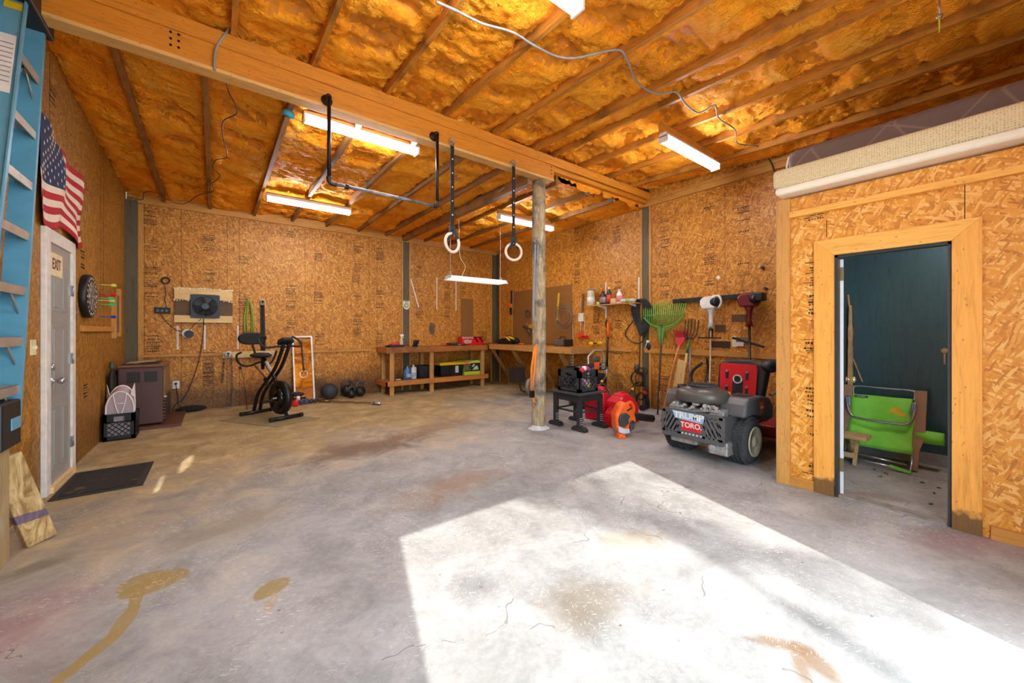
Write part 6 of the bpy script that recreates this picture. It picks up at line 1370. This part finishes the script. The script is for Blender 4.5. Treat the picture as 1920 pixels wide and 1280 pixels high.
# leaf blower
q=oz(1172,818); bxp=V((q.x,q.y,0)); r=thing('leaf_blower','orange handheld leaf blower on the floor in front of the gas cans','leaf blower',(q.x,q.y+.1,0))
fx=V((C_,-S_,0)); fy=V((S_,C_,0)); fz=V((0,0,1)); 
fx=V((.9,-.43,0)).normalized(); fy=V((.43,.9,0)).normalized()
Cc=bxp+V((0,0,.20))+fy*.05
g=M(); prof=[(-.13,-.09),(-.08,-.16),(.05,-.16),(.13,-.10),(.15,.02),(.12,.12),(.05,.22),(-.02,.25),(-.08,.20),(-.14,.08)]
g.prism(prof,Cc+fy*.09,fx,fz,.17); o=g.build('blower_housing',ORANGE,r,bevel=.035,seg=4)
g=M(); g.prism([(-.10,-.05),(-.115,.03),(-.09,.10),(-.01,.115),(.05,.07),(.02,.03),(.03,-.02),(-.03,-.07)],Cc-fy*.075,fx,fz,.035); g.build('intake_cover',mt('intake_dark','3a3a3c',.5),r,bevel=.012)
g=M(); g.tube(smooth([Cc+fx*.02+fz*.20-fy*.03,Cc+fx*.10+fz*.23,Cc+fx*.16+fz*.16+fy*.02,Cc+fx*.15+fz*.05+fy*.02]),.022,8); g.build('blower_handle',ORANGE,r)
g=M(); g.bar(Cc+fx*.01+fz*.14-fy*.085,Cc+fx*.07+fz*.17-fy*.085,.02,.015); g.build('switch',BLACK,r)
g=M(); g.prism([(.05,-.13),(.11,-.10),(.125,-.02),(.085,.02),(.055,-.01),(.04,-.07)],Cc-fy*.07,fx,fz,.03); g.build('starter_cover',BLACK,r,bevel=.01)
g=M()
for k in range(5): g.bar(Cc+fx*(.05+.016*k)-fz*.11-fy*.075-fy*.03,Cc+fx*(.06+.016*k)-fz*.02-fy*.075-fy*.03,.004,.006)
g.build('cooling_rib',GREYP,r)
g=M(); g.prism([(-.125,-.05),(-.11,-.13),(-.03,-.155),(.04,-.145),(.035,-.09),(-.04,-.085),(-.09,-.06)],Cc-fy*.075,fx,fz,.03); g.build('lower_guard',mt('guard_white','c8ccd0',.4),r,bevel=.006)
g=M(); g.tube([Cc+fx*.1+fz*.06+fy*.05,Cc+fx*.22+fz*.02+fy*.08,Cc+fx*.50-fz*.03+fy*.12],[.06,.052,.05],18); g.build('blower_tube',mt('tube_black','1d1d1f',.5),r)
g=M(); g.prism([(-.14,-.198),(-.03,-.198),(-.05,-.15),(-.12,-.14)],Cc-fy*.10+fy*.05,fx,fz,.1); g.box if False else None; g.build('base_foot',ORANGE,r,bevel=.008)
g=M(); a=oz(1213,772); b=oz(1237,752); g=M(); 
r2=thing('spare_blower_tube','black nozzle tube lying on the floor by the post','nozzle',(a.x,a.y,0)); g.tube([V((a.x,a.y+.1,.05)),V((a.x+.45,a.y+.25,.05))],[.05,.035],14); g.build('nozzle',BLACK,r2)
# ================================================================ RIDING MOWER (rear towards the room, axis along x)
wr=oz(1404,878); wl=oz(1272,841)
print('wheels',wr,wl)
MX,MYr,MYl=4.36,1.63,2.50      # rear axle x, wheel outer positions
MY=(MYr+MYl)/2; RW=.235
r=thing('riding_mower','grey zero-turn riding mower with a raised red seat parked against the right wall','riding mower',(MX+.5,MY,0))
MG=mt('mower_grey','5c5b5d',.42,.2,var=.12); MD=mt('mower_dark','323234',.5,var=.2); ALUM=mt('cast_alu','b0b0b0',.4,.6,var=.3,vs=30)
# tyres with tread
def tyre(x,y,R_,w_,side):
    g=M(); prof=[(R_*.62,-w_/2),(R_*.86,-w_/2-.008),(R_*.97,-w_*.40),(R_,-w_*.28),(R_,w_*.28),(R_*.97,w_*.40),(R_*.86,w_/2+.008),(R_*.62,w_/2)]
    g.lathe(prof,(x,y,R_),(0,1,0),40); n=44
    for k in range(n):
        a=2*pi*k/n
        for j in range(5):
            yy=(j-2)*w_*.175; da=(pi/n if j%2 else 0); aa=a+da; c_,s_=cos(aa),sin(aa); rad=R_+.001
            p_=V((x+c_*rad,y+yy,R_+s_*rad)); tt=V((-s_,0,c_)); nn_=V((c_,0,s_)); zz=V((0,1,0))
            g.bar(p_-tt*.010+zz*(.008 if j%2 else -.008),p_+tt*.010-zz*(.008 if j%2 else -.008),.026,.018,nn_)
    t=g.build('tyre',mt('tyre_rubber','38383a',.85,var=.25,bump=.4),r)
    g=M(); s=side; g.lathe([(R_*.66,.0),(R_*.64,.014),(R_*.58,.008),(R_*.52,-.006),(R_*.25,-.002),(R_*.2,.012),(.005,.014)],(x,y+s*(w_/2+.008),R_),(0,s,0),32); g.build('rim',mt('rim_cream','b9ae96',.4,var=.15),t)
tyre(MX,MYr+.13,RW,.26,-1); tyre(MX,MYl-.13,RW,.26,1)
# engine guard (rear bumper)
gx=MX-.36; w2=.36
g=M(); 
z0,z1=.22,.50
yA,yB=MY-.20,MY+.46
yA,yB=MY-.30,MY+.36
def plate_with_slots(y0,y1,slots,mirror):
    # panel in the y-z plane at x=gx built from strips around the slanted slots
    n=len(slots)
g.bar((gx,yA,.245),(gx,yB,.245),.02,.07); g.bar((gx,yA,.49),(gx,yB,.49),.02,.05)
g.bar((gx,MY-.10,.25),(gx,MY-.10,.5),.02,.05,(0,1,0)); g.bar((gx,MY+.16,.25),(gx,MY+.16,.5),.02,.05,(0,1,0)); g.bar((gx,yA+.02,.25),(gx,yA+.02,.5),.02,.05,(0,1,0)); g.bar((gx,yB-.02,.25),(gx,yB-.02,.5),.02,.05,(0,1,0))
for (ya,yb,s) in ((yA+.02,MY-.10,1),(MY+.16,yB-.02,-1)):
    for k in range(5):
        yy=ya+(yb-ya)*(k-.2)/4
        p0,p1=V((gx,yy-s*.06,.26)),V((gx,yy+s*.06,.48))
        lo,hi=min(ya,yb),max(ya,yb)
        t0,t1=0,1
        dy_=p1.y-p0.y
        ta,tb=sorted(((lo-p0.y)/dy_,(hi-p0.y)/dy_)); t0=max(0,ta); t1=min(1,tb)
        if t1-t0>.15: g.bar(p0+(p1-p0)*t0,p0+(p1-p0)*t1,.02,.022,(0,1,0))
g.box(gx-.008,gx+.008,MY-.10,MY+.16,.22,.50)
# side returns
g.box(gx,gx+.26,yA-.012,yA+.006,.24,.50); g.box(gx,gx+.22,yB-.006,yB+.012,.26,.50)
g.build('rear_guard',MG,r,bevel=.004)
pl=M(); pl.box(gx-.013,gx-.009,MY-.08,MY+.13,.30,.42); lp=pl.build('badge_panel',mt('badge_red','c8202a',.4),r,bevel=.004)
text('TORO.',.075,(gx-.0145,MY+.025,.36),(0,-1,0),(0,0,1),WHITE,'badge_lettering',lp,.0005,bold=.0015)
pl=M(); pl.add([(gx-.014,MY+.24,.50),(gx-.014,MY-.12,.49),(gx-.014,MY-.10,.40),(gx-.014,MY+.20,.42)],[(0,1,2,3)]); st_=pl.build('bumper_sticker',mt('sticker_blue','8ab4d8',.5),r)
text('TRUMP',.088,(gx-.0155,MY+.055,.455),(0,-1,0),(0,0,1),WHITE,'sticker_lettering',st_,.0004,sx=1.15,bold=.003)
pl=M()
for k in range(6): pl.box(gx-.012,gx-.009,MY-.09+k*.04,MY-.068+k*.04,.262,.278)
pl.build('warning_marks',mt('mark_white','c8c8c8',.6),r)
# engine
ex=MX-.10; ec=V((ex-.04,MY+.03,.61))
g=M(); g.box(ex-.17,ex+.2,MY-.20,MY+.24,.36,.54); g.build('engine_block',ALUM,r,bevel=.03)
g=M()
rr=random.Random(4)
for k in range(18):
    y=MY-.26+k*.03; z=.55+rr.uniform(-.04,.04); g.cyl((gx+.10,y,z),(gx+.03,y+rr.uniform(-.02,.02),z+rr.uniform(-.02,.02)),rr.uniform(.012,.026),n=10)
g.tube(smooth([(gx+.04,MY+.28,.55),(gx+.03,MY+.1,.51),(gx+.03,MY-.1,.53),(gx+.05,MY-.25,.56)]),.008,6); g.tube(smooth([(gx+.05,MY+.2,.48),(gx+.03,MY+.0,.47),(gx+.04,MY-.2,.5)]),.007,6); g.torus((gx+.04,MY-.18,.56),.035,.009,(1,0,0),16,6); g.torus((gx+.04,MY-.18,.56),.018,.006,(1,0,0),16,6)
g.build('linkage',ALUM,r)
for y in (MY-.22,MY+.22):
    g=M(); g.box(gx+.02,gx+.16,y-.05,y+.05,.44,.56)
    for k in range(5): g.box(gx+.0,gx+.16,y-.06,y+.06,.445+k*.024,.453+k*.024)
    g.build('cylinder_head',ALUM,r)
g=M(); pr=[]
g.lathe([(.25,0),(.275,.015),(.275,.085),(.24,.13),(.17,.145),(.165,.165),(.15,.17)],ec+V((.02,0,-.01)),n=36,sx=.85,sy=1.0); g.build('blower_shroud',mt('shroud_brown','55504b',.4,.2,var=.12),r)
g=M(); c=ec+V((.02,-.0,.166))
for k in range(-7,8):
    w_=sqrt(max(0,.15**2-(k*.02)**2)); g.bar(c+V((k*.02*.85,-w_,0)),c+V((k*.02*.85,w_,0)),.006,.008); g.bar(c+V((-w_*.85,k*.02,0)),c+V((w_*.85,k*.02,0)),.006,.008)
g.torus(c,.15,.008,(0,0,1),32,6); g.build('intake_screen',MD,r)
g=M(); g.cyl(c+V((0,0,-.012)),c+V((0,0,-.006)),.15,n=28); g.build('screen_back',mt('screen_dark','1c1a18',.6),r)
# underside castings
g=M(); g.box(gx+.02,gx+.3,MY-.02,MY+.28,.15,.235); g.build('muffler',mt('muffler_grey','9a958c',.5,.4,var=.4,vs=14),r,bevel=.02)
g=M(); g.box(gx+.02,gx+.22,MY-.33,MY-.14,.11,.25); g.cyl((gx+.03,MY-.18,.18),(gx+.0,MY-.18,.18),.04); g.build('transaxle',ALUM,r,bevel=.02)
g=M(); g.cyl((MX,MYr+.2,RW),(MX,MYl-.2,RW),.03); g.box(MX-.15,MX+.9,MY-.25,MY-.18,.24,.32); g.box(MX-.15,MX+.9,MY+.18,MY+.25,.24,.32); g.build('frame_rail',mt('frame_red','7a1c20',.5),r)
# fenders / pods
for (y0,y1,lb) in ((MYr+.0,MYr+.27,'near'),(MYl-.27,MYl+.0,'far')):
    g=M(); prof=[(-.22,.49),(-.19,.62),(-.12,.68),(.20,.68),(.42,.64),(.52,.54),(.52,.40),(.34,.38),(.24,.46),(.0,.50),(-.12,.49)]
    if lb=='far': prof=[(a,b+.02) for a,b in prof]
    g.prism(prof,(MX+.02,y0,0),(1,0,0),(0,0,1),-(y1-y0)); g.build('fender_pod',MG,r,bevel=.03,seg=3)
g=M(); g.box(MX-.02,MX+.16,MYr+.06,MYr+.2,.672,.684); g.build('cup_recess',mt('recess_dark','1b1b1d',.5),r)
g=M(); g.cyl((MX-.02,MYl-.12,.70),(MX-.02,MYl-.12,.74),.05,n=20); g.build('fuel_cap',BLACK,r)
g=M(); g.box(MX-.04,MX+.02,MYr+.23,MYr+.27,.67,.71); g.build('yellow_tab',YEL,r)
lb2=M(); lb2.box(MX+.16,MX+.25,MYr-.0035,MYr-.0005,.50,.62); o=lb2.build('side_badge',mt('badge_orange','e0402c',.4),r)
text('TORO',.034,(MX+.205,MYr-.005,.56),(1,0,0),(0,0,1),WHITE,'side_lettering',o,.0004,bold=.001)
# seat folded forward, red pan facing the camera
sx0=MX+.36; SR=mt('seat_pan_red','c2141c',.35,var=.06)
yL,yR_=MY+.30,MY-.16
sy0,sy1=MYr+.20,MYr+.72
a=ox(1348,790,sx0); b=ox(1418,690,sx0)
print('seat',a,b)
sy1,sy0=ox(1350,740,sx0).y,ox(1417,740,sx0).y; sz0=.62; sz1=ox(1385,682,sx0).z
tilt=V((.10,0,1)).normalized(); U_=V((0,-1,0))
o0=V((sx0,sy1,sz0)); Wp=abs(sy1-sy0); Hp=(sz1-sz0)
g=M(); g.prism([(0,0),(Wp,0),(Wp+.01,Hp*.9),(Wp*.98,Hp),(Wp*.03,Hp),(-.01,Hp*.9)],o0,U_,tilt,-.012 if False else .012); g.build('seat_pan',SR,r,bevel=.004)
nrm=U_.cross(tilt).normalized()
fr=nrm if nrm.x<0 else -nrm
def sp(u,v,d=0): return o0+U_*(u*Wp)+tilt*(v*Hp)+fr*(.014+d)
g=M()
for (u,v0,v1) in ((.20,.52,.75),(.76,.52,.75),(.20,.08,.28),(.76,.08,.28)): g.bar(sp(u,v0),sp(u,v1),.03,.006,fr)
P=[(u,v) for u,v in [(.36,0),(.66,0),(.66,.5)]+[(.51+.15*cos(t),.5+.13*sin(t)) for t in [pi*k/8 for k in range(9)]]+[(.36,.5)]]
g.add([sp(u,v,.002) for u,v in P],[tuple(range(len(P)))]); g.build('slot',mt('slot_black','101012',.6),r)
g=M()
for (u,v) in ((.20,.76),(.76,.76),(.20,.3),(.76,.3)): g.cyl(sp(u,v),sp(u,v,.015),.014,n=10)
g.torus(sp(.51,.52,.01),.045,.012,fr,16,6); g.build('latch',STEEL,r)
g=M(); bk=o0-fr*.10
g.prism([(-.05,.0),(Wp+.06,.0),(Wp+.10,Hp*.8),(Wp+.08,Hp*1.05),(Wp*.75,Hp*1.16),(Wp*.2,Hp*1.14),(-.04,Hp*1.0)],o0-fr*.012-V((0,0,0)),U_,tilt,.11 if nrm.x>0 else -.11); g.build('seat_cushion',mt('seat_black','1e1e21',.5,bump=.2),r,bevel=.035,seg=4)
g=M(); g.sph(o0+U_*(Wp+.10)+tilt*(Hp*1.0)-fr*.10,.10,(1.5,.9,.75),16); g.build('seat_bolster',mt('seat_black','1e1e21',.5,bump=.2),r)
# front deck, levers
g=M(); g.box(MX+.55,MX+1.25,MYr-.05,MYl+.05,.16,.30); g.build('mower_deck',mt('deck_red','8a1a1e',.5),r,bevel=.04)
for y in (MYr+.12,MYl-.12):
    g=M(); g.tube(smooth([(MX+.50,y,.62),(MX+.55,y-.02,.85),(MX+.50,y-.04,1.0),(MX+.48,y-.04,1.02)]),.014,8); g.build('control_lever',BLACK,r)
    g=M(); g.cyl((MX+1.35,y-.04,.11),(MX+1.35,y+.04,.11),.11,n=24); g.build('caster_wheel',RUB,r)
g=M(); g.tube([(MX+.5,MYr+.02,.66),(MX+.85,MYr-.1,.78)],.016,8); g.build('chute_arm',STEEL,r)
# clutter between mower and partition
q=oz(1450,830); 
r=thing('paint_can','brown paint can on the floor between the mower and the partition','paint can',(5.0,1.45,0)); g=M(); g.cyl((5.0,1.45,0),(5.0,1.45,.2),.08,n=24); g.build('can',mt('can_brown','6a4a34',.5,.3),r); g=M(); g.torus((5.0,1.45,.2),.078,.006,(0,0,1),24,6); g.build('can_rim',STEEL,r)
r=thing('push_broom','orange and black trimmer head lying behind the near mower wheel','trimmer head',(5.0,1.52,.5)); 
g=M(); g.tube([(5.55,1.50,.1),(5.15,1.42,.62)],.015,8); g.build('shaft',STEEL,r)
g=M(); g.sph((5.15,1.42,.58),.09,(1,1,.7),14); g.build('engine_cover',ORANGE,r)
g=M(); g.sph((5.15,1.42,.66),.1,(1.2,.8,.5),14); g.build('grip',GREYP,r)
# ================================================================ LOFT MATTRESSES
zM=PZ+.02
ex0=oz  # edge overhang
mx0=XP-.14; y1m=ox(1448,350,mx0).y
zb=ox(1460,377,mx0).z; zt=ox(1447,322,mx0).z
print('matt',zb,zt,PZ,y1m)
zb=max(zb,PZ+.021)
m=N('box_spring_cloth'); p=m.pos(); ck=m.n('TexVoronoi',voronoi_dimensions='3D'); m.l(m.map(p,(1,70,70)),ck.inputs['Vector']); ck.inputs['Scale'].default_value=1; ck.inputs['Randomness'].default_value=.25
m.col(m.ramp(ck.outputs['Distance'],[(.1,lin('a08a62')),(.45,lin('dcc9a0'))])); m.p.inputs['Roughness'].default_value=.85; m.bump(ck.outputs['Distance'],-.5,.004)
r=thing('box_spring','cream woven box spring lying on top of the partition','box spring',(XP+.55,y1m-.9,zb)); 
g=M(); g.box(mx0,XP+1.7,YF+.05,y1m,zb+.06,zt); g.build('side_cloth',m.mat,r,bevel=.03,seg=3)
g=M(); g.box(mx0+.015,XP+1.7,YF+.05,y1m-.01,zb,zb+.07); g.build('bottom_piping',mt('cream_piping','f0e8d4',.7,var=.03),r,bevel=.03,seg=3)
m=N('mattress_cloth'); p=m.pos(); wv=m.n('TexVoronoi',feature='DISTANCE_TO_EDGE'); wv.inputs['Scale'].default_value=3; wv.inputs['Randomness'].default_value=0; m.l(m.map(p,(1,1,1),(.8,.3,.8)),wv.inputs['Vector']); m.col(m.ramp(wv.outputs['Distance'],[(.0,lin('8a7468')),(.03,lin('6e5a52'))])); m.p.inputs['Roughness'].default_value=.7; m.bump(wv.outputs['Distance'],.2,.01)
mx1=XP+.10; t2=ox(1475,300,mx1)
y2m=t2.y; zt2=ox(1478,285,mx1).z+.04
r=thing('mattress','thin brown quilted mattress lying on the cream box spring','mattress',(XP+.8,y2m-.9,zt))
g=M(); g.box(mx1,XP+1.75,YF+.05,y2m,zt+.002,min(zt2,zt+.24)); g.build('mattress_body',m.mat,r,bevel=.07,seg=4)
g=M(); g.tube([(mx1+.02,y2m-.0,zt+.03),(mx1+.01,y2m+.003,zt+.1),(mx1+.03,y2m-.01,zt+.19)],.008,6); g.build('piping',mt('cream_piping','f0e8d4',.7,var=.03),r)
# ================================================================ CLOSET
# open door seen edge on
dx=XP+T+.008; r=thing('closet_door','white painted closet door standing open into the small room, seen edge-on','door',(dx,DY1-.04,.02)); DD=.72
e0=ox(1567,700,dx).y; th=.036
ye=DY1-.006
g=M(Matrix.Translation((dx,ye,0))@Matrix.Rotation(radians(14.5),4,'Z')); g.box(0,DD,-th,0,.015,DZ-.03); g.build('door_slab',mt('door_white','dfe2e6',.4,var=.03),r,bevel=.002)
g=M(); g.box(dx-.006,dx+.0,ye-th-.002,ye+.015,1.78,1.89); g.box(dx-.006,dx,ye-th-.002,ye+.015,.2,.31); g.build('hinge',mt('hinge_brass','9a8a60',.4,.6),r)
# visible knob on the door's inner face edge
q=ox(1579,711,dx+.08)
g=M(); g.lathe([(.022,0),(.022,.006),(.009,.01),(.009,.03),(.024,.04),(.026,.055),(.015,.065),(.002,.067)],(dx+.12,ye-th+.01,q.z),(.2,-1,0),20); g.build('door_knob',mt('knob_brass','cdbf88',.25,.8),r)
# green folding beach lounger leaning at the far wall
def T(px,py,off=.0): return ox(px,py,TX-off)
A=T(1600,728,.12); Bp=T(1717,738,.12); Cb=T(1597,828,.32); Dp=T(1714,848,.32)
print('chair',A,Bp,Cb,Dp)
r=thing('folding_lounger','folded lime green beach lounger with a steel tube frame leaning at the closet wall','folding chair',((A.x+Dp.x)/2,(A.y+Bp.y)/2,0))
LG=mt('lime_fabric','86e24c',.6,var=.06); TUBEM=mt('lounger_tube','b4bac4',.25,.8)
yl,yr=(A.y+Cb.y)/2+.02,(Bp.y+Dp.y)/2
def G(u,v,d=0):   # u 0 left..1 right, v 0 bottom..1 top on the leaning plane
    return V((TX-.40+.27*v-d,yl+(yr-yl)*u,.10+v*(.66)))
zt_l=T(1604,735,.14).z; 
HL=.60
def G(u,v,d=0): return V((TX-.40+.24*v-d,yl+(yr-yl)*u,.12+v*HL-.05*u*.0))
g=M(); vs=[]; n=12
for i in range(n+1):
    for j in range(n+1):
        u,v=i/n,j/n; vs.append(G(.0+u,.06+v*.86,.012*sin(v*9+u*2)+.008*sin(u*12)))
g.add(vs,[(i*(n+1)+j,(i+1)*(n+1)+j,(i+1)*(n+1)+j+1,i*(n+1)+j+1) for i in range(n) for j in range(n)],True); o=g.build('fabric',LG,r); s_=o.modifiers.new('s','SOLIDIFY'); s_.thickness=.006
g=M(); g.tube(smooth([G(.04,.9,.0),G(.03,1.02,.0),G(.1,1.06),G(.5,1.06),G(.92,1.06),G(.98,1.02),G(.98,.9)],6),.011,8); g.build('top_tube',TUBEM,r)
g=M(); g.tube(smooth([G(-.03,.88,.03),G(-.03,.72,.04),G(.05,.56,.04),G(.2,.52,.04),G(.5,.51,.04),G(.8,.51,.04),G(.95,.56,.04),G(1.0,.72,.04),G(1.0,.88,.03)],6),.012,8); g.build('leg_tube',TUBEM,r)
for u in (-.02,.99):
    g=M(); g.box(G(u,.8).x-.06,G(u,.8).x-.01,G(u,.8).y-.02,G(u,.8).y+.02,G(u,.8).z-.06,G(u,.8).z+.04); g.build('joint',mt('joint_blue','8a92b0',.4,.3),r,bevel=.008)
for u in (.0,1.0):
    g=M(); g.tube([G(u,.06),G(u,-.10,.02),G(u,-.17,.05)],.011,8); g.build('foot_tube',TUBEM,r)
g=M(); g.tube([G(0,-.05,.05),G(.95,-.09,.05)],.010,8); g.tube([G(0,-.12,.09),G(.98,-.15,.09)],.010,8); g.build('base_bar',TUBEM,r)
g=M(); g.bar(G(.72,-.13,.10),G(1.02,-.17,.10),.03,.02); g.build('fabric_roll',LG,r)
for u0,lb in ((-.055,0),(1.075,1)):
    g=M(); w_=.038 if lb==0 else .042; c=G(u0,.5,-.02)
    g.prism([(-w_,-.30),(-w_*.2,-.42),(w_*.6,-.44),(w_*.8,-.2),(w_,.0),(w_,.36),(-w_,.36)] if lb==0 else [(-w_,-.44),(w_*.1,-.44),(w_*.2,-.25),(w_,-.1),(w_,.36),(-w_,.36)],c,(0,-1,0),(.37,0,1),.02); g.build('armrest',mt('arm_wood','9a7a62',.6,var=.1),r,bevel=.004)
g=M(); c=G(1.22,.34,-.06); g.cyl(c+V((0,.09,0)),c+V((0,-.09,0)),.062,n=20); g.build('pillow',LG,r)
g=M(); c=G(.74,.72,.032); g.add([c+V((0,.085,-.05)),c+V((0,-.085,-.05)),c+V((.01,0,.045))],[(0,1,2)]); g.build('warning_label',mt('label_yellow','e8d030',.5),r)
g=M(); c=G(.18,.89,.025); g.add([c+V((0,.055,-.012)),c+V((0,-.055,-.012)),c+V((0,-.055,.012)),c+V((0,.055,.012))],[(0,1,2,3)]); lb_=g.build('brand_tag',mt('tag_dark','3c4658',.5),r); text('ACCESS',.02,tuple(c+V((-.002,0,0))),(0,-1,0),(0,0,1),WHITE,'tag_lettering',lb_,.0003)
# small folding wooden stool
q0=oz(1616,876); st=thing('wooden_stool','small pale wooden folding stool in the closet doorway','stool',(q0.x,q0.y+.15,0)); SW=wood('stool_wood','c9a878','a5824f',1)
yr_,yl_=oz(1612,872).y,oz(1612,872).y+.36; x0=q0.x; zs=H-(800-621)/725*(S_*x0+C_*(yr_+.0))
zs=.27
print('stool',q0,yr_)
g=M(); g.box(x0-.04,x0+.20,yr_-.07,yl_,zs,zs+.035); g.build('seat',SW,st,bevel=.004)
for y in (yr_+.03,yl_-.06):
    g=M(); g.bar((x0-.0,y,.0),(x0+.15,y,zs),.022,.03,(0,1,0)); g.build('leg',SW,st); g=M(); g.bar((x0+.20,y+.025,.0),(x0+.03,y+.025,zs),.022,.03,(0,1,0)); g.build('leg',SW,st)
g=M(); g.box(x0+.02,x0+.04,yr_+.03,yl_-.05,.07,.12); g.build('stretcher',SW,st)
# splintered plank on the far wall
r=thing('splintered_board','long splintered strip of raw wood standing in the closet corner','board',(TX-.1,T(1592,800,.1).y,0)); P0,P1=T(1592,716,.06),T(1594,565,.06)
ys_=T(1591,730,.06).y
ys_=T(1594,640,.06).y
g=M(); sw=mt('raw_split_wood','c9a06a',.7,var=.25,bump=.4); z1_=T(1594,572,.06).z; zz_=.0
rr=random.Random(8); vs=[]; n=16
for k in range(n+1):
    z=z1_*k/n; w_=.024*(1-.45*(k/n)**2)+rr.uniform(-.006,.006); w_=max(w_,.008)
    for a,b in ((-1,-1),(1,-1),(1,1),(-1,1)): vs.append((TX-.045+a*.02,ys_+b*w_,z))
g.add(vs,[(i*4+j,i*4+(j+1)%4,(i+1)*4+(j+1)%4,(i+1)*4+j) for i in range(n) for j in range(4)]+[(3,2,1,0),(n*4,n*4+1,n*4+2,n*4+3)]); g.build('board_strip',sw,r)
g=M(); g.bar((TX-.075,ys_-.03,1.05),(TX-.085,ys_-.11,.80),.012,.008); g.bar((TX-.07,ys_,z1_-.05),(TX-.07,ys_+.015,z1_+.12),.012,.006); g.build('splinter',sw,r)
# hole in the closet wall, scuffs, debris
q=T(1771,658); g=M(); g.lathe([(.03,0),(.022,.006),(.012,.003)],(TX-.0005,q.y,q.z),(-1,0,0),9); g.box(TX-.003,TX-.0005,q.y-.006,q.y+.006,q.z-.13,q.z-.02); tag(g.build('wall_damage',mt('torn_wood','b89a78',.8,var=.4)),'small splintered hole in the dark teal closet wall','wall damage')
DEB=mt('leaf_brown','3a2a1c',.8,var=.4); rr=random.Random(21); k=0
for (px,py) in ((1640,880),(1668,872),(1662,888),(1690,885),(1730,905),(1752,925),(1760,915),(1745,945),(1700,868),(1722,872),(1650,893),(1640,865)):
    q=oz(px,py); 
    if q.x<XP+.15 or q.x>TX-.05: continue
    a=rr.uniform(0,3); L_=rr.uniform(.015,.035); U=V((cos(a),sin(a),0)); W_=V((-sin(a),cos(a),0))
    g=M(); g.add([q+U*L_+V((0,0,.004)),q+W_*L_*.4+V((0,0,.012)),q-U*L_+V((0,0,.003)),q-W_*L_*.4+V((0,0,.002))],[(0,1,2,3)]); o=g.build('dead_leaf',DEB); s_=o.modifiers.new('s','SOLIDIFY'); s_.thickness=.002
    tag(o,'small dark dead leaf on the closet floor','leaf','dead leaves on the closet floor'); k+=1
g=M(); q=oz(1672,857); g.tube(smooth([q+V((0,.12,.008)),q+V((.06,.03,.01)),q+V((.02,-.1,.008)),q+V((-.05,-.04,.01)),q+V((-.04,.06,.008))]),.005,5); tag(g.build('white_cord',mt('cord_pale','c8c8c4',.5)),'pale loose cord lying on the closet floor by the lounger','cord')
# unseen glowing shape added to brighten the closet
r=thing('closet_fill_light','added unseen light that brightens the closet','added light',(5.0,.15,PZ-.10)); g=M(); g.lathe([(.10,.10),(.11,.05),(.07,0)],(5.0,.15,PZ-.105)); g.build('closet_fill_shape',emis('closet_fill_glow','f4f8ff',60),r)
# ================================================================ OUTDOORS, BEHIND THE VIEW
tr=thing('yard_tree','broad leafy tree standing in the yard outside the big door','tree',(-.6,-9.0,-.02))
g=M(); g.tube([(-.6,-9,-.02),(-.5,-8.9,4),(-.45,-8.7,7),(-.4,-8.6,9)],[.18,.14,.07,.03],10); g.build('trunk',wood('bark','5a4a38','3a2e22',2,knots=False),tr)
rr=random.Random(31); back=-SUNDIR
for (fx_,fy_,rx_,ry_,n,dst) in ((2.38,2.35,.42,.32,260,14),(2.45,1.75,.32,.36,210,14),(2.60,1.15,.26,.36,170,14),(2.70,.55,.24,.38,140,14),(1.50,1.30,.24,.22,90,14.5),(1.15,1.65,.2,.2,22,14.5),(1.9,1.0,.25,.3,20,15)):
    g=M(); c=V((fx_,fy_,0))+back*dst
    sx_=V((1,0,0)); sy_=V((0,1,0)); 
    for k in range(n):
        a=rr.uniform(0,2*pi); q=sqrt(rr.uniform(0,1)); off=sx_*(cos(a)*q*rx_)+sy_*(sin(a)*q*ry_)+back*rr.uniform(-.4,.4)
        p_=c+off; u=V((rr.uniform(-1,1),rr.uniform(-1,1),rr.uniform(-1,1))).normalized(); v=u.orthogonal().normalized(); s=.05
        g.add([p_+u*s,p_+v*s*.5,p_-u*s,p_-v*s*.5],[(0,1,2,3)])
    g.build('foliage',mt('leaf_green','4a6a2a',.6),tr)
